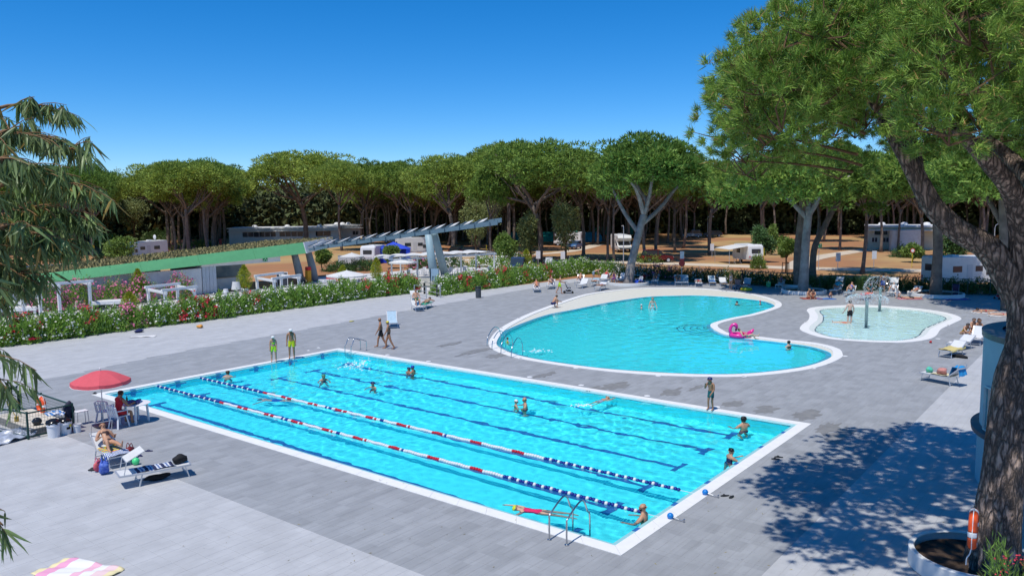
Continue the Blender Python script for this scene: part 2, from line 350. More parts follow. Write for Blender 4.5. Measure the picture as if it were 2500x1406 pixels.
for nm, msk, mm in (('dark_paving', isdark, tile_d), ('light_paving', ~isdark, tile_l)):
    V_, F_ = tile_data(gx[msk & ~sel], gy[msk & ~sel]); o = link(nm, npmesh(nm, V_, F_, mm), deck); o['kind'] = 'stuff'
wet = mat('damp_patch', (.275, .268, .255), .45, .15, 3, coord='World')
for i, (x, y, a, b_) in enumerate([(1500, 942, 1.0, .5), (1452, 948, .6, .3), (1640, 957, .9, .4), (1700, 946, .8, .2), (1790, 985, .8, .35), (1872, 1000, .7, .45), (1970, 1012, .9, .5), (2018, 1045, 1.1, .4), (2050, 1062, 1.3, .4), (1215, 868, .9, .5), (1160, 858, 1.5, .4), (1100, 840, 1.2, .3), (1330, 915, 1.0, .3)]):
    c = G(x, y); rnd = random.Random(i); k = 22; ph = [rnd.uniform(.55, 1.15) for _ in range(k)]
    loop = [Vector((c.x+a*math.cos(2*math.pi*j/k)*ph[j], c.y+b_*math.sin(2*math.pi*j/k)*ph[j])) for j in range(k)]
    struct(fill('damp_patch', [spline(loop, 3)], .003+.0006*i, wet))
# ---- pools
coping_m = mat('white_coping_stone', (.78, .775, .755), .6, .04, 3, coord='World', bump=.1, bscale=30)
gutter_m = mat('pale_gutter_tile', (.3, .6, .63), .4, .06, 20, coord='World')
blue_tile = mat('pool_mosaic_blue', (.1, .94, .97), .35, .1, 30, coord='World', c2=(.08, .88, .95))
lag_tile = mat('lagoon_mosaic', (.11, .9, .93), .35, .1, 30, coord='World', c2=(.09, .85, .9))
kid_tile = mat('kids_pool_mosaic', (.78, .95, .92), .4, .03, 30, coord='World')
beach_m = mat('cream_beach_stone', (.64, .63, .55), .7, .06, 4, coord='World', bump=.1, bscale=40)
navy_tile = mat('navy_tile', (.035, .16, .46), .4, .15, 20, coord='World')
def water_mat(name, tint):
    m = bpy.data.materials.new(name); m.use_nodes = True; nt = m.node_tree; nt.nodes.clear(); o = nt.nodes.new('ShaderNodeOutputMaterial')
    g = nt.nodes.new('ShaderNodeBsdfGlass'); g.inputs['IOR'].default_value = 1.33; g.inputs['Roughness'].default_value = 0; g.inputs[0].default_value = (*tint, 1); nt.links.new(g.outputs[0], o.inputs[0]); return m
def waves(X, Y, seed, lo, hi, slope, n=70):
    rng = np.random.default_rng(seed); Z = np.zeros_like(X)
    amp = .6+.4*np.sin(.31*X+1.3*np.sin(.22*Y)+seed)*np.sin(.27*Y+seed*2)
    for k in range(n):
        lam = lo*(hi/lo)**rng.random(); a = rng.normal(.4, 1.2); kk = 2*math.pi/lam
        Z += slope*math.sqrt(2/n)/kk*np.sin(kk*(X*math.cos(a)+Y*math.sin(a))+rng.uniform(0, 6.28)+.5*np.sin(.8*X+k)+.5*np.sin(.7*Y-k))
    return Z*amp
def water(name, poly, z, step, seed, lo, hi, slope, tint):
    xs = [p[0] for p in poly]; ys = [p[1] for p in poly]
    nx = int((max(xs)-min(xs)+.3)/step)+2; ny = int((max(ys)-min(ys)+.3)/step)+2
    X, Y = np.meshgrid(min(xs)-.15+np.arange(nx)*step, min(ys)-.15+np.arange(ny)*step, indexing='ij')
    Z = z+waves(X, Y, seed, lo, hi, slope); idx = np.arange(nx*ny).reshape(nx, ny)
    cxx, cyy = X[:-1, :-1]+step/2, Y[:-1, :-1]+step/2
    k = inside_np(cxx, cyy, inset(poly, -.06))
    F = np.stack([idx[:-1, :-1], idx[1:, :-1], idx[1:, 1:], idx[:-1, 1:]], -1)[k]
    used = np.unique(F); mp = np.zeros(nx*ny, np.int32); mp[used] = np.arange(len(used))
    V = np.stack([X, Y, Z], -1).reshape(-1, 3)[used]
    o = link(name, npmesh(name, V, mp[F], water_mat(name+'_surface', tint), True)); o.cycles.is_caustics_caster = True
    return struct(o)
WL = -.05
def densify(poly, n=30): return [poly[i]+(poly[(i+1) % len(poly)]-poly[i])*(j/n) for i in range(len(poly)) for j in range(n)]
def rect_ring(d): return [Vector(p) for p in ((d, d), (PW-d, d), (PW-d, PL-d), (d, PL-d))]
lap = struct(bpy.data.objects.new('lap_pool', None), 'rectangular lap pool with white coping and six marked lanes'); COL.objects.link(lap)
a, b_ = rectO, rect_ring(.38)
for i in range(4):
    j = (i+1) % 4; pl = [(a[i].x, a[i].y), (a[j].x, a[j].y), (b_[j].x, b_[j].y), (b_[i].x, b_[i].y)]
    ln = (a[j]-a[i]).length; n = int(round(ln/1.0)); mb = None
    for k in range(n):           # coping slabs, one metre each
        t0, t1 = k/n, (k+1)/n; g_ = .0035/ln
        A = a[i].lerp(a[j], t0+g_); B = a[i].lerp(a[j], t1-g_); C_ = b_[i].lerp(b_[j], t1-g_); D_ = b_[i].lerp(b_[j], t0+g_)
        MB().prism([A, B, C_, D_], -.08, .013).build('coping_slab', coping_m, lap)
mb = MB(); ring(mb, rect_ring(.375), rect_ring(.535), -.02, -.035); ring(mb, rect_ring(.535), rect_ring(.535), -.035, -.14); mb.build('gutter', gutter_m, lap, fix=False)
mb = MB(); ring(mb, rect_ring(.03), rect_ring(.375), -.012, -.012); mb.build('bedding', grout, lap)
I_, D_P = .525, -1.5
mb = MB(); ring(mb, rect_ring(I_), rect_ring(I_), -.10, D_P); receiver(mb.build('wall', blue_tile, lap))
mb = MB(); mb.v = [(p.x, p.y, D_P) for p in rect_ring(I_)]; mb.f = [(0, 1, 2, 3)]; receiver(mb.build('floor', blue_tile, lap))
LANE = [I_+12.5*(k+.5)/6 for k in range(6)]
for x in LANE:
    mb = MB()
    for (cx_, cy_, w, h) in ((x, 13.1, .21, 21.2), (x, 2.4, .95, .24), (x, 23.8, .95, .24)):
        o = len(mb.v); mb.v += [(cx_+i*w/2, cy_+j*h/2, D_P+(.006 if h > 1 else .008)) for i, j in ((-1, -1), (1, -1), (1, 1), (-1, 1))]; mb.f.append((o, o+1, o+2, o+3))
    receiver(mb.build('lane_line', navy_tile, lap))
    for y, s in ((I_+.006, 1), (PL-I_-.006, -1)):
        mb = MB()
        for w, z0, z1, e in ((.25, -.14, -1.2, 0), (.8, -.35, -.6, .003)):
            o = len(mb.v); mb.v += [(x-w/2, y+e*s, z1), (x+w/2, y+e*s, z1), (x+w/2, y+e*s, z0), (x-w/2, y+e*s, z0)]; mb.f.append((o, o+1, o+2, o+3))
        receiver(mb.build('wall_cross', navy_tile, lap))
    MB().box((x, .455, -.0255), (.26, .155, .006)).build('lane_marker', navy_tile, lap)
    MB().box((x, PL-.455, -.0255), (.26, .155, .006)).build('lane_marker', navy_tile, lap)
water('lap_pool_water', [p for p in rect_ring(I_)], WL, .05, 3, .2, 1.1, .062, (.94, 1, 1))
# lagoon
lag = struct(bpy.data.objects.new('lagoon_pool', None), 'curved lagoon pool with cream beach entry on its far side'); COL.objects.link(lag)
lagI = inset(lagO, .46)
mb = MB(); ring(mb, lagO, lagI, .014, .014); ring(mb, lagO, lagO, -.05, .014); ring(mb, lagI, lagI, .014, -.05); mb.build('coping', coping_m, lag, fix=True)
fill('beach', [lagI, lagW], lambda p: -.03, beach_m, lag)
mb = MB(); low = inset(lagW, .5)
ring(mb, lagW, lagW, -.03, -.2); ring(mb, lagW, low, -.2, -1.05); receiver(mb.build('wall', lag_tile, lag, fix=True))
receiver(fill('floor', [low], -1.05, lag_tile, lag))
shelf_m = mat('pale_blue_ledge', (.16, .56, .72), .4, .06, 20, coord='World')
mb = MB(); ring(mb, inset(lagW, .0), inset(lagW, .28), -.075, -.11); receiver(mb.build('ledge', shelf_m, lag, fix=True))
# submerged round steps at the bay
stc = G(1700, 812); line_m = mat('dark_step_edge', (.02, .2, .36), .5, .1)
for k in range(5):
    r_ = .9+.42*k; c0 = G(1752, 797); pts = []
    for j in range(17):
        a_ = face(0)+math.pi/2+R(20+140*j/16); pts.append((c0.x+r_*math.cos(a_), c0.y+r_*math.sin(a_), -.25-.16*k))
    mbs = MB(); prof = [(p[0], p[1]) for p in pts]+[(c0.x, c0.y)]
    mbs.prism(prof, -1.04, -.3-.16*k); receiver(mbs.build('step', lag_tile, lag, fix=True))
    mbs = MB(); mbs.tube([(p[0], p[1], -.29-.16*k) for p in pts], .035, 5); receiver(mbs.build('step_edge', line_m, lag))
water('lagoon_water', lagW, WL, .075, 11, .3, 1.6, .06, (.88, .99, 1))
# paddling pool
kid = struct(bpy.data.objects.new('paddling_pool', None), 'shallow pale paddling pool with broad white coping'); COL.objects.link(kid)
mb = MB(); ring(mb, kidO, kidI, .014, .014); ring(mb, kidO, kidO, -.05, .014); mb.build('coping', coping_m, kid, fix=True)
mb = MB(); ring(mb, kidI, kidW, .010, -.07); mb.build('sloping_rim', mat('pale_rim_tile', (.68, .72, .68), .5, .05, 8), kid, fix=True)
mb = MB(); low = inset(kidW, .6); ring(mb, kidW, low, -.07, -.33); receiver(mb.build('wall', kid_tile, kid, fix=True)); receiver(fill('floor', [low], -.33, kid_tile, kid))
water('paddling_water', kidW, WL, .085, 23, .3, 1.3, .06, (.97, 1, 1))
# ================================================================== VEGETATION
pine_leaf = mat('pine_needles', (.27, .37, .065), .6, .2, .35, isl=.4, trans=.25, c2=(.17, .26, .05), spec=.2, obrand=.22)
near_leaf = mat('near_pine_needles', (.27, .4, .065), .5, .2, .6, isl=.35, trans=.14, c2=(.15, .28, .045), spec=.25, c3=(.42, .28, .1))
bark = mat('pine_bark', (.25, .195, .155), .95, .3, 1.6, bump=1.0, bscale=5, c2=(.11, .085, .07)); bark_g = mat('grey_pine_bark', (.36, .335, .31), .95, .25, 1.4, bump=1.0, bscale=5, c2=(.17, .15, .14))
twig_m = mat('twig_brown', (.17, .1, .05), .9, .2, 5)
euc_leaf = mat('eucalyptus_leaf', (.15, .25, .08), .4, .2, 2, obrand=.4, trans=.35, c2=(.24, .31, .13)); euc_leaf2 = mat('eucalyptus_leaves', (.15, .25, .08), .45, .2, 2, isl=.45, trans=.35, c2=(.24, .31, .13), c3=(.4, .28, .08))
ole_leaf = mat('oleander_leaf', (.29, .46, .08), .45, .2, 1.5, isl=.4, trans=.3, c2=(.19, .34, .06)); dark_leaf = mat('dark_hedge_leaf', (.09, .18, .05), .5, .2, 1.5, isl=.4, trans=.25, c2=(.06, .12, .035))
lime_leaf = mat('bamboo_leaf', (.42, .42, .03), .5, .2, 2, isl=.3, trans=.35, c2=(.25, .33, .03)); olive_leaf = mat('olive_shrub_leaf', (.2, .22, .1), .6, .2, 2, isl=.35, trans=.25)
mid_leaf = mat('broadleaf_green', (.22, .32, .06), .55, .2, 1, isl=.4, trans=.3, c2=(.14, .22, .05)); pale_leaf = mat('pale_tree_leaf', (.3, .33, .12), .55, .2, 1, isl=.4, trans=.3, c2=(.19, .24, .08))
fl_w = mat('flower_white', (.78, .76, .7), .7, .05, trans=.2); fl_r = mat('flower_red', (.6, .03, .05), .7, .15, 6, isl=.3, trans=.2); fl_p = mat('flower_pink', (.75, .2, .36), .7, .1, 6, isl=.25, trans=.2)
def unit(a): return a/np.maximum(np.linalg.norm(a, axis=-1, keepdims=True), 1e-9)
def spikes(P, D, ln, wd, rng):
    n = len(P); s = unit(np.cross(D, unit(rng.normal(size=(n, 3))))); ln = np.asarray(ln).reshape(-1, 1) if hasattr(ln, '__len__') else ln
    V = np.stack([P-s*wd/2, P+s*wd/2, P+D*ln], 1).reshape(-1, 3); return V, np.arange(3*n).reshape(-1, 3)
def leaves(P, D, ln, wd, rng):         # rhombic leaves of two triangles
    n = len(P); s = unit(np.cross(D, unit(rng.normal(size=(n, 3))))); ln = np.asarray(ln).reshape(-1, 1) if hasattr(ln, '__len__') else ln
    V = np.stack([P, P+D*ln*.45+s*wd/2, P+D*ln, P+D*ln*.45-s*wd/2], 1).reshape(-1, 3); return V, np.arange(4*n).reshape(-1, 4)
def crown_clumps(rng, n, Rr, h, jit=.12):
    i = np.arange(n); a = i*2.39996+rng.normal(0, .25, n); rr = Rr*.93*np.sqrt((i+.5)/n)
    z = h*(1-(rr/Rr)**2.3)*.92+rng.normal(0, jit*h, n)
    return np.stack([rr*np.cos(a), rr*np.sin(a), z], -1), rr/Rr
def pine_crown(seed, Rr=6.2, h=4.0, n=70, per=190, leaf=.42):
    rng = np.random.default_rng(seed); C, q = crown_clumps(rng, n, Rr, h, .17); sx, sy = rng.uniform(.85, 1.15, 2); C[:, 0] *= sx; C[:, 1] *= sy
    lo = C[rng.random(n) < .55].copy(); lo[:, 2] -= rng.uniform(.9, 1.6, len(lo)); C = np.concatenate([C, lo]); k = len(C)
    cr = Rr*rng.uniform(.09, .25, k); N = k*per; ci = np.repeat(np.arange(k), per)
    d = rng.normal(size=(N, 3)); d[:, 2] = d[:, 2]*.9+.35; d = unit(d)
    P = C[ci]+d*(cr[ci]*rng.uniform(.75, 1.0, N))[:, None]*np.array([1.15, 1.15, .62])
    D = unit(d+.55*rng.normal(size=(N, 3))+np.array([0, 0, .35])); V, F = spikes(P, D, leaf*rng.uniform(.7, 1.3, N), .17, rng)
    return npmesh('pine_crown', V, F, pine_leaf), C
def limb(mb, a, b, r0, r1, n=6, sag=.0, rnd=random, seg=5):
    a, b = Vector(a), Vector(b); L = (b-a).length; off = Vector((rnd.uniform(-1, 1), rnd.uniform(-1, 1), rnd.uniform(-.2, .6)))*L*.07
    pts = [a.lerp(b, i/seg)+off*math.sin(math.pi*i/seg)+Vector((0, 0, -sag*L*math.sin(math.pi*i/seg))) for i in range(seg+1)]
    mb.tube(pts, [r0+(r1-r0)*i/seg for i in range(seg+1)], n); return pts
def pine_trunk(seed, base, C, r=.3, fork=7.0, lean=.6, nl=6, m=None, twin=False):
    rnd = random.Random(seed); mb = MB(); top = Vector((rnd.uniform(-lean, lean), rnd.uniform(-lean, lean), fork))
    seg = 7; off = Vector((rnd.uniform(-.5, .5), rnd.uniform(-.5, .5), 0))
    pts = [Vector((0, 0, -.1)).lerp(top, i/seg)+off*math.sin(math.pi*i/seg) for i in range(seg+1)]
    mb.tube(pts, [r*(1.35 if i == 0 else 1-.3*i/seg) for i in range(seg+1)], 10)
    outer = sorted(range(len(C)), key=lambda i: -(C[i][0]**2+C[i][1]**2)); ch = [outer[int(k*len(outer)*.8/nl)] for k in range(nl)]
    for k, ix in enumerate(ch):
        e = Vector((C[ix][0], C[ix][1], C[ix][2]+base)); st = pts[-1] if k % 3 else pts[-2]
        mid = st.lerp(e, .5)+Vector((0, 0, -.25)); q = limb(mb, st, mid, r*.55, r*.38, 6, rnd=rnd); limb(mb, q[-1], e, r*.38, r*.1, 6, rnd=rnd)
        for j in range(2):
            ix2 = min(range(len(C)), key=lambda i: (C[i][0]*rnd.uniform(.6, 1.4)-e.x)**2+(C[i][1]-e.y*rnd.uniform(.4, 1.2))**2)
            limb(mb, q[-1 if j else 3], (C[ix2][0]*.9, C[ix2][1]*.9, C[ix2][2]+base-.2), r*.25, r*.07, 5, rnd=rnd)
    return mb.mesh('pine_trunk', m or bark, smooth='flat')
PINE = []                              # crown mesh, trunk mesh, crown base height, total height
for sd, (Rr, h, base, r) in enumerate([(6.3, 2.9, 10.5, .3), (5.6, 2.6, 10.9, .26), (7.0, 3.5, 10.0, .36), (5.0, 2.8, 10.6, .24), (6.4, 2.3, 11.2, .28), (5.8, 3.3, 9.8, .28), (6.8, 2.6, 10.8, .3)]):
    cm, C = pine_crown(100+sd, Rr, h); PINE.append((cm, pine_trunk(sd, base, C, r, fork=base*.68, nl=7), base, base+h))
def pine(label, x, y, H, var, rz, wide=1.0, group=None, trunk=None, crown=None, cz=0):
    cm, tm, base, tot = PINE[var]; s = H/(tot+.75)
    o = thing('pine_tree', label, 'tree', (x, y, -.03), rz, group, (s*wide, s*wide, s))
    link('trunk', trunk or tm, o); link('crown', crown or cm, o, (0, 0, base+cz)); return o
# front pines one can tell apart: base pixel, top pixel row, crown width in metres
FRONT = [(1315, 640, 345, 2, 1.15, 'broad bright pine with forked dark trunk behind the oleander hedge'),
         (1424, 630, 372, 0, .9, 'slim-trunked pine standing in sunlit brown ground left of the white camper'),
         (1484, 637, 385, 1, .8, 'left one of two close slender pine trunks behind the hedge near the white camper'),
         (1499, 638, 380, 3, .8, 'right one of two close slender pine trunks behind the hedge near the white camper'),
         (1577, 638, 392, 4, .9, 'pine with a sawn pale knot low on its trunk beside the dark red car'),
         (1602, 628, 385, 1, 1.0, 'leaning dark pine right beside the dark red car'),
         (1648, 617, 400, 3, .9, 'thin curved pine leaning right behind the dark red car'),
         (1733, 622, 395, 0, 1.0, 'pine with a split trunk beside the white notice board left of the awning caravan'),
         (1668, 606, 405, 4, .9, 'slender pine between the dark red car and the awning caravan'),
         (745, 600, 372, 2, 1.3, 'largest many-limbed pine with domed crown above the green roof end'),
         (412, 608, 400, 2, 1.05, 'spreading pine behind the left motorhome, its straight trunk beside it'),
         (548, 602, 402, 0, 1.0, 'pine left of the long white building, crown over its corner'),
         (505, 600, 404, 1, .95, 'slim pine just behind the green roof planting left of the white building'),
         (195, 642, 410, 4, .9, 'pine with a bare dark trunk beside the red hydrant, half hidden by eucalyptus'),
         (1105, 622, 380, 2, 1.05, 'pine with a low forked twin trunk behind the steel canopy'),
         (1170, 606, 385, 0, .95, 'pine rising behind the tip of the steel canopy'),
         (970, 598, 396, 1, 1.0, 'tall pine rising behind the blue awning tent'),
         (900, 596, 398, 3, .9, 'slim pine behind the right end of the long white building'),
         (835, 612, 400, 4, .85, 'dark pine just right of the green roof tip'),
         (1000, 612, 402, 3, .9, 'pine between the camper van and the steel canopy column'),
         (1240, 612, 350, 0, 1.1, 'tall pine whose dome shows above the pines right of the canopy tip'),
         (1200, 640, 420, 3, .7, 'short leafy pine beside the canopy tip'),
         (2150, 615, 400, 1, .9, 'pine standing just left of the small service building'),
         (2105, 668, 385, 4, .9, 'curved dark pine growing between dry lawn and hedge'),
         (2192, 612, 410, 3, .85, 'slim pine right in front of the small service building'),
         (2250, 630, 400, 0, .9, 'pine beside the right end of the small service building'),
         (1860, 598, 400, 0, .9, 'pine in the brown clearing behind the awning caravan'),
         (1890, 588, 402, 1, .9, 'pine behind the small dark shrub right of the awning caravan'),
         (2010, 590, 404, 4, .9, 'pine in the clearing left of the service building'),
         (2050, 610, 402, 3, .9, 'slender pine beside the pale path to the service building')]
for i, (x, y, yt, v, w, lab) in enumerate(FRONT):
    g = G(x, y); H = above(x, y, x, yt).z
    pine(lab, g.x, g.y, max(9.5, min(20, H)), v, random.uniform(0, 6.28), w*(1.0 if H < 15 else .92), 'pines in front of the grove')
# the grove behind
rg = random.Random(5); npine = 0; spots = []
clear_px = [(1700, 2130, 575, 700), (1640, 2400, 590, 720), (540, 880, 560, 640), (230, 420, 585, 700), (880, 1040, 590, 700), (1330, 1560, 600, 700)]
for _ in range(16000):
    if npine >= 298: break
    dpt = 112+98*rg.random()**.7; x = rg.uniform(-150, 2750); g = CPOS+ray(x, 499)*dpt; g.z = 0
    X, Y, Z = project(g.x, g.y, 0.0)
    if any((g.x-s[0])**2+(g.y-s[1])**2 < (4.7 if X < 1250 else 6.3)**2 for s in spots): continue
    if any(a < X < b and c < Y < d for a, b, c, d in clear_px) or (Y > 600 and X > 600) or Y > 625: continue
    if (abs(g.x-131) < 9 and 12 < g.y < 32) or (87 < g.x < 113 and 132 < g.y < 158): continue
    if any((g.x-G(f[0], f[1]).x)**2+(g.y-G(f[0], f[1]).y)**2 < 5**2 for f in FRONT): continue
    spots.append((g.x, g.y)); npine += 1
    pine('dark-trunked stone pine in the dense grove behind the campsite pitches', g.x, g.y, rg.uniform(13.2, 16), rg.randrange(7), rg.uniform(0, 6.28), rg.uniform(.8, 1.0), 'dense pine grove')
# far wood closing the view
rng = np.random.default_rng(9); wood_m = mat('far_wood_foliage', (.11, .14, .05), .8, .2, .1, isl=.4)
N = 150000; th = CYAW+rng.uniform(-.78, .78, N); dd = rng.uniform(212, 262, N); z = rng.uniform(0, 13.2, N)
P = np.stack([CPOS.x+dd*np.cos(th), CPOS.y+dd*np.sin(th), z], -1)
V, F = spikes(P, unit(rng.normal(size=P.shape)+np.array([0, 0, .4])), rng.uniform(1.0, 2.2, len(P)), 1.0, rng)
o = link('far_wood', npmesh('far_wood', V, F, wood_m)); o['kind'] = 'stuff'; o['label'] = 'far pine wood closing the view behind the grove'
# ---- deck pines with their own trunks
def deck_pine(label, base_px, trunk_px, limbs_px, top_y, width, seed, m, r, crown_px):
    g = G(*base_px); d = (g-CPOS).dot(FW); o = thing('pine_tree', label, 'tree', (g.x, g.y, 0), 0, 'pines growing out of the deck')
    P3 = lambda p, dd=0: Wp(p[0], p[1], d+dd)-g
    mb = MB(); tp = [P3(p) for p in trunk_px]; tp[0].z = -.05; tp = spline(tp, 4, False); n = len(tp)
    mb.tube(tp, [r*(1.25-.25*min(1, 4*i/n))*(1-.25*i/n) for i in range(n)], 14)
    for k, l in enumerate(limbs_px):
        q = spline([P3(p, l[-1]*j/(len(l)-2)) for j, p in enumerate(l[:-1])], 4, False); n = len(q); rr = r*.62
        mb.tube(q, [rr*(1-.75*i/n) for i in range(n)], 8)
    mb.build('trunk', m, o, smooth='flat')
    cx_, cy_ = crown_px; c = P3((cx_, cy_)); H = P3((cx_, top_y)).z; Rr = width/2
    cm, C = pine_crown(seed, Rr, (H-c.z)*.62, 120, 210, .38); link('crown', cm, o, (c.x, c.y, c.z+.75)); return o
deck_pine('grey-barked pine with four spreading limbs in a white ring by the lagoon', (1533, 696), [(1533, 697), (1540, 650), (1552, 600), (1566, 545), (1572, 525)],
          [[(1560, 570), (1525, 520), (1494, 460), (1470, 430), 1.5], [(1566, 545), (1580, 500), (1560, 460), (1540, 420), 2.5], [(1572, 525), (1585, 480), (1592, 440), (1610, 400), -2], [(1566, 548), (1610, 510), (1650, 460), (1680, 435), 1], [(1572, 525), (1560, 480), (1545, 450), (1520, 435), -3]],
          330, 12.6, 301, bark_g, .42, (1580, 455))
deck_pine('pale-barked pine with antler-like limbs in a white ring right of the lagoon', (1960, 716), [(1960, 717), (1964, 650), (1968, 580), (1974, 520), (1976, 505)],
          [[(1972, 535), (1930, 490), (1890, 450), (1860, 430), 1], [(1976, 505), (1970, 460), (1950, 430), (1930, 410), 2], [(1976, 515), (2010, 470), (2040, 450), (2075, 430), -1], [(1972, 530), (2000, 480), (1990, 440), (1985, 420), -2]],
          385, 11.0, 302, bark_g, .4, (1900, 478))
deck_pine('dark pine trunk just left of the pale-barked pine by the sunbathers', (1949, 703), [(1949, 704), (1946, 640), (1950, 580), (1957, 520), (1962, 440)], [[(1957, 520), (1930, 470), (1915, 440), 2], [(1960, 480), (1990, 440), (2010, 420), 2]], 372, 8.0, 303, bark, .36, (1975, 460))
deck_pine('dark curved pine behind the pale-barked pine, leaning right', (1985, 693), [(1985, 694), (1984, 650), (1990, 600), (2012, 555), (2040, 500)], [[(1995, 590), (2000, 540), (1995, 480), 2], [(2030, 520), (2060, 480), (2080, 450), 2]], 360, 9.0, 304, bark, .34, (2060, 470))
deck_pine('straight dark pine in a white ring right of the paddling pool', (2284, 724), [(2284, 725), (2287, 660), (2290, 600), (2288, 540), (2292, 470)], [[(2288, 540), (2250, 490), (2230, 450), 2], [(2290, 500), (2330, 460), (2350, 430), 1], [(2292, 470), (2290, 430), (2280, 400), -2]], 340, 11.0, 305, bark, .42, (2290, 462))
deck_pine('dark pine trunk half hidden behind the big foreground pine', (2462, 757), [(2462, 758), (2458, 690), (2455, 620), (2452, 540), (2450, 470)], [[(2455, 560), (2420, 500), (2400, 460), 2], [(2452, 520), (2490, 480), (2520, 450), 1]], 350, 11.0, 306, bark, .42, (2460, 462))
# ---- big foreground pine
NPB = Vector((4.0, -6.55, 0))
def near_pine():
    o = thing('pine_tree', 'huge foreground pine with furrowed bark overhanging the deck at the right edge', 'tree', NPB)
    d = 16.9
    def tube_bark(pts, rads, n, rings, name):
        pts = spline(pts, rings, False); k = len(pts); rr = np.interp(np.linspace(0, 1, k), np.linspace(0, 1, len(rads)), rads); th = np.linspace(0, 2*math.pi, n, endpoint=False)
        V = np.zeros((k, n, 3)); x = None; s = 0; rb = np.random.default_rng(5); fr = rb.uniform(0, 6.28, 12)
        for i, p in enumerate(pts):
            dr = (pts[min(i+1, k-1)]-pts[max(i-1, 0)]).normalized(); x = dr.orthogonal().normalized() if x is None else (x-dr*x.dot(dr)).normalized(); y = dr.cross(x)
            if i: s += (p-pts[i-1]).length
            w = th+.25*np.sin(1.1*s+fr[0])+.12*np.sin(3.1*s+fr[1]+3*th)
            f = np.abs(np.sin(7*w+.8*np.sin(2.3*s+fr[2])))**.5+.6*np.abs(np.sin(13*w+1.3*s+1.2*np.sin(4.1*s+fr[3]+w)))**.6+.35*np.abs(np.sin(5.2*s+2*np.sin(9*w)))**.5
            rad = rr[i]*(1+.085*(f-1.2)+.07*np.sin(2*th+.9*s+fr[4])+.05*np.sin(3*th-.7*s))
            V[i] = np.array(p)[None]+rad[:, None]*(np.cos(th)[:, None]*np.array(x)+np.sin(th)[:, None]*np.array(y))
        idx = np.arange(k*n).reshape(k, n); F = np.stack([idx[:-1], np.roll(idx, -1, 1)[:-1], np.roll(idx, -1, 1)[1:], idx[1:]], -1).reshape(-1, 4)
        return link(name, npmesh(name, V.reshape(-1, 3), F, near_bark, True), o)
    q = lambda x, y, dd=0: Wp(x, y, d+dd)-NPB
    t0 = [q(2425, 1425), q(2429, 1330), q(2446, 1200), q(2462, 1050), q(2478, 930), q(2503, 840), q(2503, 740), q(2482, 670)]; t0[0].z = -.15
    tube_bark(t0, [.56, .47, .42, .4, .38, .35, .33, .28], 96, 46, 'trunk')
    tube_bark([q(2488, 720), q(2420, 612), q(2340, 562), q(2280, 505), q(2238, 430), q(2205, 370), q(2150, 290, .6)], [.3, .27, .25, .22, .19, .16, .08], 48, 22, 'limb')
    tube_bark([q(2492, 740), q(2500, 600, -.3), q(2478, 480, -.8), q(2420, 400, -1.3), q(2330, 310, -1.8)], [.3, .26, .22, .17, .08], 48, 22, 'limb')
    tube_bark([q(2495, 620, -.3), q(2530, 480, .6), q(2480, 400, 1.4), q(2400, 330, 2)], [.22, .19, .16, .07], 40, 20, 'limb')
    tube_bark([q(2238, 440), q(2230, 360, 1), q(2190, 300, 1.6), q(2100, 240, 2.2)], [.16, .13, .1, .05], 24, 14, 'limb')
    tube_bark([q(2500, 560), q(2560, 380, -2), q(2600, 200, -4)], [.22, .18, .08], 32, 20, 'limb')
    # crown: pads of needle tufts on a flat dome
    rng = np.random.default_rng(77); c = Vector((4.75, -6.95, 0))-NPB; Rr = 6.5
    n = 185; C, qn = crown_clumps(rng, n, Rr, 4.3, .11); C[:, 2] += 9.45
    th_ = np.arctan2(C[:, 1], C[:, 0]); sq = 1/(np.abs(np.cos(th_))**3.5+np.abs(np.sin(th_))**3.5)**(1/3.5); C[:, 0] *= sq*1.05; C[:, 1] *= sq*.92
    lo = C[(qn > .3) & (rng.random(n) < .7)].copy(); lo[:, 2] -= rng.uniform(.5, 1.2, len(lo)); lo[:, :2] *= .97
    mid = C[rng.random(n) < .65].copy(); mid[:, 2] -= rng.uniform(.5, 1.2, len(mid)); C = np.concatenate([C, lo, mid]); k = len(C); cr = rng.uniform(.55, 1.02, k)
    per = 33; ti = np.repeat(np.arange(k), per); dr = rng.normal(size=(k*per, 3)); dr[:, 2] = dr[:, 2]*.9+.3; dr = unit(dr)
    T = C[ti]+dr*(cr[ti]*rng.uniform(.86, 1.05, k*per))[:, None]*np.array([1.12, 1.12, .66]); T += np.array([c.x, c.y, 0])
    ax = unit(dr+np.array([0, 0, .55])+.25*rng.normal(size=dr.shape)); nn = 54; m = len(T); i2 = np.repeat(np.arange(m), nn)
    D = unit(ax[i2]+.62*rng.normal(size=(m*nn, 3))); P = T[i2]+rng.normal(0, .035, (m*nn, 3))
    V, F = spikes(P, D, .2*rng.uniform(.75, 1.2, m*nn), .018, rng)
    cr_o = link('crown', npmesh('crown', V, F, near_leaf), o)
    tw = MB(); rnd = random.Random(3); sel_ = [i for i in range(0, m, 9)]
    for i in sel_:
        b = C[ti[i]]+np.array([c.x, c.y, -.25]); tw.tube([b, (b+T[i])/2+rng.normal(0, .05, 3), T[i]], [.022, .014, .006], 4, False)
    for i in range(0, k, 9):
        b = Vector(C[i]+np.array([c.x, c.y, -.2])); e = b+(Vector((c.x, c.y, 8.2))-b)*.4; limb(tw, e, b, .035, .014, 5, rnd=rnd)
    tw.build('twigs', twig_m, o); return o
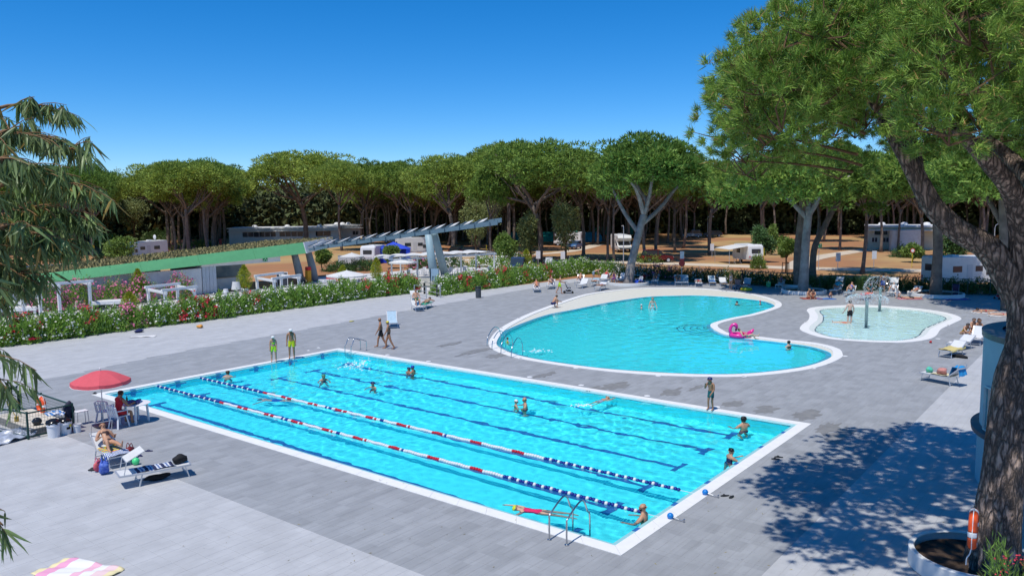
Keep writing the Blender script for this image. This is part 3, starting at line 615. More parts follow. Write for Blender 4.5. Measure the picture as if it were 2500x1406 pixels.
def bark_plates():
    m = mat('furrowed_bark', (.5, .37, .29), .95, .3, 2.2, bump=1.0, bscale=9, c2=(.2, .15, .125), detail=8)
    nt = m.node_tree; L = nt.links; N = nt.nodes.new; b = nt.nodes['Principled BSDF']; old = b.inputs['Base Color'].links[0].from_socket
    tc = N('ShaderNodeTexCoord'); mp = N('ShaderNodeMapping'); mp.inputs['Scale'].default_value = (8, 8, 2.0); L.new(tc.outputs['Object'], mp.inputs[0])
    nz = N('ShaderNodeTexNoise'); nz.inputs['Scale'].default_value = .9; nz.inputs['Detail'].default_value = 8; L.new(mp.outputs[0], nz.inputs['Vector'])
    sv = N('ShaderNodeVectorMath'); sv.operation = 'SCALE'; sv.inputs['Scale'].default_value = 2.3; L.new(nz.outputs['Color'], sv.inputs[0])
    ad = N('ShaderNodeVectorMath'); ad.operation = 'ADD'; L.new(mp.outputs[0], ad.inputs[0]); L.new(sv.outputs[0], ad.inputs[1])
    vo = N('ShaderNodeTexVoronoi'); vo.feature = 'DISTANCE_TO_EDGE'; L.new(ad.outputs[0], vo.inputs['Vector']); vo.inputs['Scale'].default_value = 1.0
    rm = N('ShaderNodeMapRange'); rm.inputs[1].default_value = .0; rm.inputs[2].default_value = .3; L.new(vo.outputs['Distance'], rm.inputs[0])
    mx = N('ShaderNodeMix'); mx.data_type = 'RGBA'; mx.inputs['A'].default_value = (.06, .048, .04, 1); L.new(old, mx.inputs['B']); L.new(rm.outputs[0], mx.inputs['Factor']); L.new(mx.outputs['Result'], b.inputs['Base Color'])
    bp = N('ShaderNodeBump'); bp.inputs['Strength'].default_value = 1; bp.inputs['Distance'].default_value = .05; L.new(rm.outputs[0], bp.inputs['Height'])
    ob = b.inputs['Normal'].links[0].from_node; L.new(ob.outputs[0], bp.inputs['Normal']); L.new(bp.outputs[0], b.inputs['Normal']); return m
near_bark = bark_plates(); near_pine()
# ---- tree rings (white planters)
ring_m = mat('white_ring_wall', (.74, .74, .72), .7, .06, 3); soil = mat('dark_soil', (.07, .045, .03), .95, .3, 3, bump=.6); soil2 = mat('dry_soil', (.25, .13, .07), .95, .3, 3)
def tree_ring(label, c, r_in, h, m_soil, w=.16):
    o = thing('tree_planter', label, 'planter', (c[0], c[1], 0))
    MB().lathe([(r_in, .02), (r_in+w, .02), (r_in+w, h-.02), (r_in+w-.02, h), (r_in+.02, h), (r_in, h-.02)], 56, close=False).build('ring_wall', ring_m, o, fix=True)
    mb = MB(); rnd = random.Random(2); n = 40; mb.v = [(0, 0, h*.55)]+[(r_in*f*math.cos(2*math.pi*j/n), r_in*f*math.sin(2*math.pi*j/n), h*.55+rnd.uniform(-.04, .04)*(f < .95)) for f in (.35, .7, 1.0) for j in range(n)]
    mb.f = [(0, 1+j, 1+(j+1) % n) for j in range(n)]+[(1+i*n+j, 1+(i+1)*n+j, 1+(i+1)*n+(j+1) % n, 1+i*n+(j+1) % n) for i in range(2) for j in range(n)]
    mb.build('soil', m_soil, o, fix=True); return o
tree_ring('grey-white round planter wall around the foreground pine at bottom right', (NPB.x-.05, NPB.y+.1), 1.14, .4, soil, .12)
tree_ring('low white tree ring around the grey-barked pine by the lagoon', G(1533, 695), 1.9, .32, soil2)
tree_ring('low white tree ring around the pale-barked pine', G(1962, 715), 1.75, .32, soil2)
tree_ring('low white tree ring around the dark pine left of the pale-barked one', G(1950, 700.5), 1.5, .32, soil2)
tree_ring('low white tree ring around the straight pine right of the paddling pool', G(2284, 723), 2.0, .32, soil2)
# ---- bushes
def bush_mesh(seed, m, sx, sy, h, n, ln, wd, up=.9, name='foliage', lift=.0, shell=.35):
    rng = np.random.default_rng(seed); d = rng.normal(size=(n, 3)); d[:, 2] = np.abs(d[:, 2]); d = unit(d); rad = rng.uniform(shell, 1, n)**.5
    bumps = 1+.16*np.sin(3*d[:, 0]*4+seed)+.14*np.sin(d[:, 1]*9+seed*2)
    P = d*rad[:, None]*bumps[:, None]*np.array([sx, sy, h*.92]); P[:, 2] = np.maximum(P[:, 2]-ln*.3, .02)+lift
    D = unit(d*.7+np.array([0, 0, up])*rng.uniform(.2, 1, (n, 1))+.45*rng.normal(size=(n, 3))); V, F = leaves(P, D, ln*rng.uniform(.7, 1.3, n), wd, rng)
    return npmesh(name, V, F, m)
def flower_mesh(seed, m, sx, sy, h, nc, per, sz, lift=.0, spread=.16):
    rng = np.random.default_rng(seed+900); d = rng.normal(size=(nc, 3)); d[:, 2] = np.abs(d[:, 2])*.8; d = unit(d); c = d*np.array([sx, sy, h])*1.0
    c = np.repeat(c, per, 0)+rng.normal(size=(nc*per, 3))*spread; c[:, 2] = np.maximum(c[:, 2], .3)+lift; n = len(c); nd = unit(np.repeat(d, per, 0)+.5*rng.normal(size=(n, 3)))
    s = unit(np.cross(nd, rng.normal(size=(n, 3)))); t = np.cross(nd, s); z = sz*rng.uniform(.6, 1.2, (n, 1)); V = []
    for k in range(5): V.append(c+z*(math.cos(k*1.2566)*s+math.sin(k*1.2566)*t)*.5)
    V = np.stack(V, 1).reshape(-1, 3); return npmesh('flowers', V, np.arange(5*n).reshape(-1, 5), m)
OLE = [bush_mesh(20+i, ole_leaf, 1.02, .9, 1.62, 3000, .22, .06) for i in range(4)]
FLO = {(c, i): flower_mesh(i*7+j, m, .95, .88, 1.6, {'w': 40, 'r': 20, 'p': 26}[c], {'w': 4, 'r': 13, 'p': 11}[c], {'w': .125, 'r': .15, 'p': .16}[c]) for j, (c, m) in enumerate((('w', fl_w), ('r', fl_r), ('p', fl_p))) for i in range(3)}
stem_m = mat('bush_stem', (.16, .1, .06), .9, .2)
mb = MB()
for i in range(7): a_ = i*.9; mb.tube([(.1*math.cos(a_), .1*math.sin(a_), -.02), (.3*math.cos(a_), .3*math.sin(a_), .7)], [.02, .01], 5)
STEM = mb.mesh('stems', stem_m)
CN = {'w': 'white', 'r': 'red', 'p': 'pink'}
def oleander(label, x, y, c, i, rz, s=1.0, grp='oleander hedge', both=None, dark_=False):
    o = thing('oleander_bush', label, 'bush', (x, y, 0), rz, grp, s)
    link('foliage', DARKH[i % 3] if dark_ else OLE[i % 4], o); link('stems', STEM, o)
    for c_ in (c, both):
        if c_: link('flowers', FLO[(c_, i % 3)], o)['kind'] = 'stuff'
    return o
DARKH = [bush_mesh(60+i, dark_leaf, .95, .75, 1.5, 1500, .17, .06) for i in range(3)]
rb = random.Random(12)
a, b_ = G(20, 846).xy, G(1012, 714).xy; n1 = 27
pat = 'wrwwrwpwwrrwwrwwwwwwwwrwrwr'
for i in range(n1):
    p = a.lerp(b_, i/(n1-1)); c = pat[i]
    oleander('%s-flowering oleander bush, %s from the left in the long poolside hedge' % (CN[c], ORD[i]), p.x+rb.uniform(-.15, .15), p.y+.75+rb.uniform(-.15, .15), c, i, rb.uniform(0, 6), rb.uniform(.95, 1.12), 'long oleander hedge', 'w' if c == 'r' and i % 2 else None)
a, b_ = G(1092, 720).xy, G(1436, 668).xy; n2 = 19; pat2 = 'wwrwrwrrwrwwrwwwwww'
for i in range(n2):
    p = a.lerp(b_, i/(n2-1)); c = pat2[i]
    oleander('%s-flowering oleander bush, %s from the gate in the hedge right of the entrance' % (CN[c], ORD[i]), p.x, p.y+.7+rb.uniform(-.15, .15), c, i+1, rb.uniform(0, 6), rb.uniform(1.0, 1.15), 'oleander hedge right of the entrance')
pts = [G(1440, 668).xy, G(1540, 677).xy, G(1640, 683).xy, G(1760, 690).xy, G(1880, 699).xy, G(2000, 707).xy, G(2120, 710).xy, G(2240, 714).xy, G(2360, 719).xy, G(2470, 722).xy]
cum = [0]
for i in range(1, len(pts)): cum.append(cum[-1]+(pts[i]-pts[i-1]).length)
n3 = 44; dirv = Vector((FW.x, FW.y)).normalized()
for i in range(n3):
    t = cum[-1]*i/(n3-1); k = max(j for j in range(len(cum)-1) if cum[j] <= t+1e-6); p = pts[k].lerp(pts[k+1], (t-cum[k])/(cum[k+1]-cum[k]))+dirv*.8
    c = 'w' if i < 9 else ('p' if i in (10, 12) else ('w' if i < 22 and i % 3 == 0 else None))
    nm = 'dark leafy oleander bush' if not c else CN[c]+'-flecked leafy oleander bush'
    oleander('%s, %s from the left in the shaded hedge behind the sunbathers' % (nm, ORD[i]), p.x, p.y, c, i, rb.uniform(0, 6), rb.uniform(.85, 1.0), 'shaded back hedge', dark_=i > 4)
def shrub(name, label, x, y, m, sx, sy, h, n, ln, wd, seed, cat='shrub', flowers=None, group=None):
    o = thing(name, label, cat, (x, y, -.02), 0, group); link('foliage', bush_mesh(seed, m, sx, sy, h, n, ln, wd), o); link('stems', STEM, o)
    if flowers: link('flowers', flower_mesh(seed, flowers, sx, sy, h, 64, 6, .17), o)['kind'] = 'stuff'
    return o
for i, (x, y, s) in enumerate([(10.6, 56.9, 1.1), (13.0, 57.0, 1.15), (15.6, 57.0, 1.05), (17.8, 57.0, 1.1), (21.4, 57.0, 1.0)]):
    g = Vector((x, y, 0)); shrub('oleander_bush', 'pink oleander bush, %s from the left against the white cafe wall' % ORD[i], g.x, g.y, ole_leaf, 1.3*s, .9*s, 2.2*s, 2600, .2, .05, 40+i, 'bush', fl_p, 'pink oleanders along the cafe wall')
for i, (x, y, s, lab) in enumerate([(88, 742, 1.0, 'round olive-grey shrub left of the tall white frame'), (388, 726, .8, 'small round olive-grey tree behind the low white frame')]):
    g = G(x, y); o = thing('olive_shrub', lab, 'shrub', (g.x, g.y, 0)); link('foliage', bush_mesh(70+i, olive_leaf, 1.25*s, 1.25*s, .85*s, 2000, .16, .04, lift=1.05), o)
    mb = MB(); limb(mb, (0, 0, -.02), (.15, .1, 1.3), .1, .06, 6); limb(mb, (.1, .05, .8), (-.4, .1, 1.5), .06, .03, 6); mb.build('trunk', twig_m, o)
pot_m = mat('white_pot', (.76, .76, .75), .5, .05)
def bamboo(label, x, y, h, r_, pot, seed):
    o = thing('bamboo_plant', label, 'plant', (x, y, 0)); rng = np.random.default_rng(seed); n = 2600; t = rng.random(n); a_ = rng.uniform(0, 6.28, n); z = t*h
    rad = r_*(np.sin(np.pi*np.clip(t, 0, 1)**.75)*.95+.08)*rng.uniform(.2, 1.1, n); P = np.stack([rad*np.cos(a_), rad*np.sin(a_), z+pot*.6], -1)
    D = unit(np.stack([np.cos(a_)*.6, np.sin(a_)*.6, rng.uniform(.1, 1.4, n)], -1)+.4*rng.normal(size=(n, 3))); V, F = leaves(P, D, .17*rng.uniform(.6, 1.3, n), .045, rng); link('foliage', npmesh('foliage', V, F, lime_leaf), o)
    mb = MB()
    for k in range(8): aa = k*.8; mb.tube([(.05*math.cos(aa), .05*math.sin(aa), .05), (r_*.4*math.cos(aa), r_*.4*math.sin(aa), h*.8)], [.012, .006], 4)
    mb.build('canes', lime_leaf, o)
    if pot: MB().lathe([(.26, 0), (.36, pot), (.32, pot), (.3, pot-.08), (0.01, pot-.08)], 20, close=False).build('pot', pot_m, o, smooth=True, fix=True)
    return o
for i, (x, y, h, r_, pot, lab) in enumerate([(340, 738, 2.3, .6, .8, 'tall yellow-green bamboo in a white pot left of the low white frame'), (318, 762, 1.5, .6, 0, 'short yellow-green bamboo clump in front of the potted one'), (598, 725, 2.3, .62, .8, 'tall yellow-green bamboo in front of the cafe opening'),
        (838, 708, 1.9, .55, .7, 'yellow-green bamboo beside the low white parasol'), (920, 696, 2.3, .55, .7, 'yellow-green bamboo right of the low white parasol'), (1285, 662, 2.1, .6, .8, 'yellow bamboo in a white trough beside the blue car')]):
    g = G(x, y); bamboo(lab, g.x, g.y, h, r_, pot, 80+i)
# ---- broadleaf trees and shrubs on the campsite
def small_tree(name, label, x, y, m, h, rx, rz_, seed, trunk_h, n=3800, ln=.35, wd=.16, group=None):
    g = G(x, y); o = thing(name, label, 'tree', (g.x, g.y, -.03), 0, group); rng = np.random.default_rng(seed); k = 16; C = rng.normal(size=(k, 3)); C = unit(C)*rng.uniform(.3, .75, (k, 1)); ci = rng.integers(0, k, n)
    d = unit(rng.normal(size=(n, 3))); P = (C[ci]+d*rng.uniform(.2, .42, (n, 1)))*np.array([rx, rx, (h-trunk_h)/2])+np.array([0, 0, trunk_h+(h-trunk_h)/2])
    D = unit(d+np.array([0, 0, -.2])+.6*rng.normal(size=(n, 3))); V, F = leaves(P, D, ln*rng.uniform(.6, 1.3, n), wd, rng); link('crown', npmesh('crown', V, F, m), o)
    mb = MB(); rnd = random.Random(seed); t = limb(mb, (0, 0, -.05), (rnd.uniform(-.2, .2), 0, trunk_h+.35*(h-trunk_h)), .035*h**.8, .02*h**.8, 8, rnd=rnd)
    for j in range(5): limb(mb, t[3], (rnd.uniform(-.6, .6)*rx, rnd.uniform(-.6, .6)*rx, trunk_h+(h-trunk_h)*rnd.uniform(.4, .8)), .014*h, .004*h, 5, rnd=rnd)
    mb.build('trunk', twig_m, o); return o
for i, a_ in enumerate([('pale_tree', 'pale eucalyptus tree left of the spreading pine near the motorhome', 325, 600, pale_leaf, 11, 3.6, 1.5, 3.5), ('pale_tree', 'olive-green eucalyptus tree at the left edge of the grove', 262, 598, pale_leaf, 11.5, 3.2, 1, 3.5), ('pale_tree', 'pale treetop poking above the pines on the left', 315, 585, pale_leaf, 18.5, 2.8, 1, 9),
        ('broadleaf_tree', 'young bushy green tree in front of the left motorhome', 300, 645, mid_leaf, 4.2, 2.6, 1, 1.0), ('broadleaf_tree', 'small round green tree left of the motorhome, beside the yellow sign', 262, 618, mid_leaf, 3.6, 2.4, 1, .8),
        ('pale_tree', 'tall narrow pale-green tree between forked pine and slim pine', 1378, 642, pale_leaf, 9.5, 2.1, 1, 1.2), ('pale_tree', 'grey-green leafy tree left of the forked pine', 1295, 640, pale_leaf, 7.5, 1.9, 1, 1.0), ('pale_tree', 'olive tree beneath the tip of the steel canopy', 1165, 632, pale_leaf, 9.5, 2.6, 1, 2.5), ('pale_tree', 'tall drooping pale tree right of the canopy tip', 1195, 622, pale_leaf, 13, 2.8, 1, 2.0),
        ('broadleaf_tree', 'small green tree right of the canopy tip, behind the pergola', 1232, 652, mid_leaf, 4.6, 1.5, 1, .8), ('broadleaf_tree', 'dark evergreen shrub-tree right of the awning caravan', 1862, 640, dark_leaf, 5.6, 1.7, 1, .5), ('broadleaf_tree', 'light green young tree right of the dark evergreen shrub-tree', 1884, 622, mid_leaf, 4.6, 1.3, 1, .6), ('broadleaf_tree', 'young staked tree beside the pale road', 1918, 668, mid_leaf, 4.4, 1.0, 1, 2.0), ('broadleaf_tree', 'small round tree with dark crown left of the cafe columns', 788, 660, mid_leaf, 2.7, 1.0, 1, .8),
        ('broadleaf_tree', 'green tree beside the left end of the cafe garden pergola', 955, 655, mid_leaf, 3.2, 1.0, 1, .6), ('broadleaf_tree', 'dense dark tree in front of the service building', 2330, 645, dark_leaf, 4.6, 2.0, 1, .4), ('broadleaf_tree', 'leafy green shrub beside the no-entry sign near the service building', 2228, 640, mid_leaf, 2.6, 1.3, 1, .3)]):
    nm, lab, x, y, m_, h, rx, _, th_ = a_; small_tree(nm, lab, x, y, m_, h, rx, 0, 500+i, th_)
for i, (x, y, sx, h, m_, f, lab) in enumerate([(262, 640, 2.6, 1.7, dark_leaf, None, 'low dark clipped shrub left of the young tree'), (158, 640, 2.2, 2.0, olive_leaf, fl_r, 'reddish flowering shrub behind the red hydrant'), (445, 615, 2.6, 1.8, mid_leaf, fl_p, 'pink-flowering shrub right of the left motorhome'), (490, 604, 3, 1.6, mid_leaf, None, 'rounded green shrub right of the lamp post'),
        (520, 582, 3, 2.2, mid_leaf, None, 'rounded green shrub left of the red hydrant by the white building'), (240, 600, 4, 3.0, dark_leaf, None, 'dark shrub mass behind the left motorhome'), (385, 590, 5, 3.0, dark_leaf, None, 'dark hedge block behind the left motorhome roof'), (470, 582, 6, 2.6, dark_leaf, None, 'dark hedge block left of the long white building'), (900, 575, 6, 2.4, dark_leaf, None, 'dark hedge right of the long white building'), (985, 570, 5, 2.4, dark_leaf, None, 'dark hedge behind the camper van'),
        (1045, 568, 4, 3.0, mid_leaf, None, 'green shrub behind the canopy columns'), (1590, 640, 2.4, 1.6, mid_leaf, None, 'green shrub at the foot of the pine with the pale knot'), (1850, 655, .9, 1.8, mid_leaf, None, 'small leafy shrub by the yellow post'), (2205, 628, 1.6, 1.9, dark_leaf, None, 'dark shrub at the left corner of the service building'), (1255, 640, 1.6, 1.5, ole_leaf, fl_w, 'white-flowering shrub behind the blue car'),
        (640, 588, 6, 1.2, dark_leaf, fl_r, 'low reddish hedge along the front of the long white building'), (885, 660, 2.2, 1.5, dark_leaf, None, 'dark hedge clump behind the cafe garden parasol'), (1030, 655, 2.0, 1.4, dark_leaf, fl_p, 'pink-flecked hedge clump behind the cafe pergola, left'), (1100, 652, 2.4, 1.4, dark_leaf, fl_w, 'white-flecked hedge clump behind the cafe pergola, middle'), (1180, 650, 2.2, 1.4, ole_leaf, fl_w, 'white-flowering hedge clump behind the cafe pergola, right'), (1222, 658, 1.3, 1.7, ole_leaf, fl_w, 'white oleander at the right end of the cafe pergola'), (830, 662, 2.0, 1.3, dark_leaf, None, 'dark hedge clump right of the cafe columns')]):
    g = G(x, y); shrub('shrub', lab, g.x, g.y, m_, sx, min(sx, 1.6), h, int(1500+sx*300), .22+.02*sx, .08, 700+i, 'shrub', f)
# ---- foreground flowering shrub at bottom right
sb = Wp(2475, 1420, 11.5); o = thing('flowering_shrub', 'bright green shrub with red-pink blossoms in the bottom right corner', 'shrub', (sb.x, sb.y, 0))
link('foliage', bush_mesh(901, mat('bright_shrub_leaf', (.2, .34, .06), .45, .2, 3, isl=.35, trans=.3), .66, .66, sb.z+.42, 6000, .17, .018, up=1.0, shell=.75), o); link('flowers', flower_mesh(905, mat('blossom_red', (.72, .06, .1), .6, .2, 9, isl=.3, trans=.2), .66, .66, sb.z+.40, 80, 7, .035, spread=.035), o)['kind'] = 'stuff'
mb = MB()
for k in range(9): aa = k*.7; limb(mb, (.1*math.cos(aa), .1*math.sin(aa), -.02), (.4*math.cos(aa), .4*math.sin(aa), sb.z*.75), .03, .01, 5)
mb.build('stems', twig_m, o)
# ---- eucalyptus branches hanging in at the left edge
def eucalyptus():
    base = CPOS+Vector((FW.x, FW.y, 0)).normalized()*3.2-_r*5.2; base.z = 0
    o = thing('eucalyptus_tree', 'eucalyptus with long drooping leaves hanging in at the left edge', 'tree', base); rng = np.random.default_rng(41); rnd = random.Random(41)
    mb = MB(); tp = [Vector((0, 0, -.05)), Vector((.1, .1, 4)), Vector((.2, .3, 8)), Vector((.3, .2, 11))]; mb.tube(spline(tp, 5, False), [.28-.012*i for i in range(16)], 12)
    # (start px, end px, depth0, depth1, leaves, droop)
    BR = [((-120, 330), (160, 280), 5.0, 5.2, 170, .7), ((-120, 380), (185, 370), 4.8, 5.0, 280, .7), ((-60, 490), (195, 465), 4.6, 4.8, 330, .75), ((-100, 450), (110, 430), 4.3, 4.6, 260, .75), ((-80, 560), (205, 545), 4.8, 5.0, 380, .8), ((-60, 600), (105, 600), 4.5, 4.7, 360, .85), ((-100, 680), (35, 675), 4.6, 4.8, 280, .9), ((-90, 740), (-45, 735), 4.3, 4.5, 130, .9), ((-60, 720), (-10, 710), 5, 5.1, 140, .9),
          ((-130, 890), (0, 900), 4.2, 4.3, 55, 1.0), ((-120, 930), (-30, 935), 4.2, 4.3, 40, 1.0), ((-150, 1270), (8, 1282), 3.8, 3.8, 60, 1.0), ((-60, 420), (60, 330), 4.7, 5.0, 150, .5), ((-60, 620), (160, 595), 4.9, 5.1, 160, .9)]
    Ps, Ds, Ls = [], [], []
    for (a, b, d0, d1, n, dr) in BR:
        A, B = Wp(*a, d0)-base, Wp(*b, d1)-base; mid = A.lerp(B, .5)+Vector((0, 0, .12)); pts = spline([A, mid, B], 8, False); k = len(pts)
        mb.tube(pts, [.018-.015*i/k for i in range(k)], 5); st = Vector((.2, .3, min(10.5, A.z+.5))); limb(mb, st, A, .05, .018, 6, rnd=rnd)
        for _ in range(max(4, n//12)):       # side twigs carrying the leaves
            t = rnd.random()**.8; i = min(k-2, int(t*(k-1))); s = pts[i]; out = Vector((rnd.gauss(0, .5), rnd.gauss(0, .5), rnd.uniform(-.2, .5)))+(B-A).normalized()*.8; out.normalize(); L_ = rnd.uniform(.1, .26)
            tw = [s+out*L_*q+Vector((0, 0, -dr*.5*L_*q*q)) for q in (0, .33, .66, 1)]; mb.tube(tw, [.006, .004, .003, .002], 4, False)
            for q in range(22):
                u = rnd.uniform(.1, 1.0); j = min(2, int(u*3)); p = tw[j].lerp(tw[j+1], u*3-j)
                d = Vector((rnd.gauss(0, .42), rnd.gauss(0, .42), -rnd.uniform(.5, 2.4)))+out*.25; Ps.append(p); Ds.append(d.normalized()); Ls.append(rnd.uniform(.09, .17))
    mb.build('branches', mat('eucalyptus_twig', (.3, .17, .08), .8, .2, 4), o, smooth='flat')
    prof = [(0, 0), (.18, .5), (.45, .5), (.75, .3), (1, 0)]
    def leaf_verts(n_):
        v = [(0, 0, 0)]
        for t, w in prof[1:-1]: v += [(-w*.105, t, .10*t*t), (0, t, .10*t*t-.02), (w*.105, t, .10*t*t)]
        return v+[(0, 1, .12)]
    LV = np.array(leaf_verts(0)); LF = [(0, 2, 1), (0, 3, 2), (1, 2, 5), (1, 5, 4), (2, 3, 6), (2, 6, 5), (4, 5, 8), (4, 8, 7), (5, 6, 9), (5, 9, 8), (7, 8, 10), (8, 9, 10)]
    lm = MB(); lm.v = [tuple(v) for v in LV]; lm.f = LF; leaf = lm.mesh('leaf', euc_leaf, smooth='flat')
    Wd = [Vector(p)+base for p in Ps]; X, Y, Z = project(np.array([w.x for w in Wd]), np.array([w.y for w in Wd]), np.array([w.z for w in Wd])); ins = (X > -20) & (X < 300); order = np.argsort(np.where(ins, Z, 99)); solo = set(order[:300].tolist())
    VV, FF = [], []
    for i in range(len(Ps)):
        d = Ds[i]; x = d.cross(Vector((rnd.gauss(0, 1), rnd.gauss(0, 1), rnd.gauss(0, .4)))).normalized(); z = x.cross(d); M_ = Matrix((x, d, z)).transposed()
        if i in solo:
            l = link('leaf', leaf, o); l.matrix_local = Matrix.Translation(Ps[i]) @ M_.to_4x4() @ Matrix.Scale(Ls[i], 4)
        else: VV.append((LV*Ls[i]) @ np.array(M_).T+np.array(Ps[i])); FF.append(np.array(LF)+len(LV)*(len(VV)-1))
    f = link('foliage', npmesh('foliage', np.concatenate(VV), np.concatenate(FF), euc_leaf2), o); f['kind'] = 'stuff'
    mb2 = MB(); return o, mb2
eucalyptus()
# ================================================================== PEOPLE
def V3(*a): return Vector(a)
POSES = {
 'stand': dict(sp=(0, .02, 1), hd=(0, .08, 1), rua=(.16, -.02, -1), rfa=(.05, .18, -1), lua=(-.16, -.02, -1), lfa=(-.05, .18, -1), rth=(.05, .03, -1), rsh=(.02, -.05, -1), lth=(-.05, .02, -1), lsh=(-.02, -.05, -1)),
 'walk': dict(sp=(0, .06, 1), hd=(0, .1, 1), rua=(.14, -.35, -1), rfa=(.05, .1, -1), lua=(-.14, .35, -1), lfa=(-.05, .6, -1), rth=(.03, .42, -1), rsh=(0, .1, -1), lth=(-.03, -.3, -1), lsh=(0, -.55, -1)),
 'lookdown': dict(sp=(0, .08, 1), hd=(0, .45, .9), rua=(.14, .05, -1), rfa=(.02, .25, -1), lua=(-.14, .05, -1), lfa=(-.02, .25, -1), rth=(.05, .05, -1), rsh=(.02, -.02, -1), lth=(-.05, 0, -1), lsh=(-.02, -.05, -1)),
 'handface': dict(sp=(.02, .1, 1), hd=(0, .3, .95), rua=(.3, .35, -1), rfa=(-.35, .45, .9), lua=(-.15, .12, -1), lfa=(.2, .6, -.6), rth=(.06, .12, -1), rsh=(.03, -.1, -1), lth=(-.1, .25, -1), lsh=(-.05, -.15, -1)),
 'bend': dict(sp=(0, .95, .45), hd=(0, .95, -.1), rua=(.1, .35, -1), rfa=(0, .3, -1), lua=(-.1, .35, -1), lfa=(0, .3, -1), rth=(.06, .1, -1), rsh=(.02, -.12, -1), lth=(-.06, .02, -1), lsh=(-.02, -.1, -1)),
 'sit_chair': dict(sp=(0, .18, 1), hd=(0, .35, .95), rua=(.2, .5, -.8), rfa=(-.15, .95, .15), lua=(-.2, .5, -.8), lfa=(.15, .95, .15), rth=(.15, 1, -.08), rsh=(.02, .05, -1), lth=(-.15, 1, -.08), lsh=(-.02, .05, -1)),
 'sit_back': dict(sp=(0, -.35, 1), hd=(0, .1, 1), rua=(.25, .3, -.8), rfa=(-.1, .9, -.1), lua=(-.25, .3, -.8), lfa=(.1, .9, -.1), rth=(.12, 1, .1), rsh=(.02, .2, -1), lth=(-.12, 1, .1), lsh=(-.02, .2, -1)),
 'floor_hug': dict(sp=(0, .32, 1), hd=(0, .4, .9), rua=(.25, .75, -.5), rfa=(-.45, .8, -.1), lua=(-.25, .75, -.5), lfa=(.45, .8, -.1), rth=(.15, .75, .75), rsh=(.0, .4, -1), lth=(-.15, .75, .75), lsh=(0, .4, -1)),
 'floor_cross': dict(sp=(0, .15, 1), hd=(0, .2, .95), rua=(.35, .35, -.8), rfa=(-.3, .75, -.3), lua=(-.35, .35, -.8), lfa=(.3, .75, -.3), rth=(.65, .75, .22), rsh=(-.95, .1, -.25), lth=(-.65, .75, .22), lsh=(.95, .2, -.22)),
 'squat': dict(sp=(0, .55, .85), hd=(0, .6, .7), rua=(.1, .6, -.7), rfa=(-.2, .9, -.2), lua=(-.1, .6, -.7), lfa=(.2, .9, -.2), rth=(.15, .9, .35), rsh=(0, -.2, -1), lth=(-.15, .9, .35), lsh=(0, -.2, -1)),
 'lie_back': dict(sp=(0, -1, .02), hd=(0, -.95, .15), rua=(.4, .6, -.1), rfa=(-.2, .9, .12), lua=(-.4, .6, -.1), lfa=(.2, .9, .12), rth=(.12, 1, .03), rsh=(.04, 1, -.02), lth=(-.12, 1, .03), lsh=(-.04, 1, -.02)),
 'recline': dict(sp=(0, -.8, .6), hd=(0, -.5, .85), rua=(.35, .25, -.6), rfa=(-.2, .8, .5), lua=(-.35, .25, -.6), lfa=(.2, .8, .5), rth=(.14, .9, .45), rsh=(.02, .55, -.85), lth=(-.12, 1, .05), lsh=(-.02, 1, -.03)),
 'lie_front': dict(sp=(0, 1, .12), hd=(0, .9, .45), rua=(.75, .55, -.35), rfa=(-.55, .85, .05), lua=(-.75, .55, -.35), lfa=(.55, .85, .05), rth=(.08, -1, -.02), rsh=(.02, -1, .05), lth=(-.08, -1, -.02), lsh=(-.02, -1, .05)),
 'swim': dict(sp=(0, 1, .06), hd=(0, .95, .2), rua=(.25, .95, .05), rfa=(-.05, 1, .02), lua=(-.55, .6, -.5), lfa=(-.1, .6, -.8), rth=(.06, -1, -.1), rsh=(.02, -1, -.02), lth=(-.06, -1, .02), lsh=(-.02, -1, -.12)),
 'tread': dict(sp=(0, .06, 1), hd=(0, .12, 1), rua=(.5, .5, -.75), rfa=(-.15, .9, -.1), lua=(-.5, .5, -.75), lfa=(.15, .9, -.1), rth=(.15, .45, -1), rsh=(.02, -.35, -1), lth=(-.15, .2, -1), lsh=(-.02, -.3, -1)),
 'wade': dict(sp=(0, .03, 1), hd=(0, .1, 1), rua=(.4, .1, -1), rfa=(.2, .5, -.75), lua=(-.4, .1, -1), lfa=(-.2, .5, -.75), rth=(.08, .1, -1), rsh=(.02, -.05, -1), lth=(-.08, .0, -1), lsh=(-.02, -.05, -1)),
 'arms_fwd': dict(sp=(0, .1, 1), hd=(0, .2, 1), rua=(.2, .75, -.45), rfa=(-.12, .95, .25), lua=(-.2, .75, -.45), lfa=(.12, .95, .25), rth=(.08, .1, -1), rsh=(.02, -.05, -1), lth=(-.08, .0, -1), lsh=(-.02, -.05, -1)),
 'push': dict(sp=(0, .12, 1), hd=(0, .1, 1), rua=(.15, .3, -1), rfa=(0, .9, -.25), lua=(-.15, .3, -1), lfa=(0, .9, -.25), rth=(.04, .4, -1), rsh=(0, .05, -1), lth=(-.04, -.3, -1), lsh=(0, -.5, -1)),
}
BODY_CACHE = {}
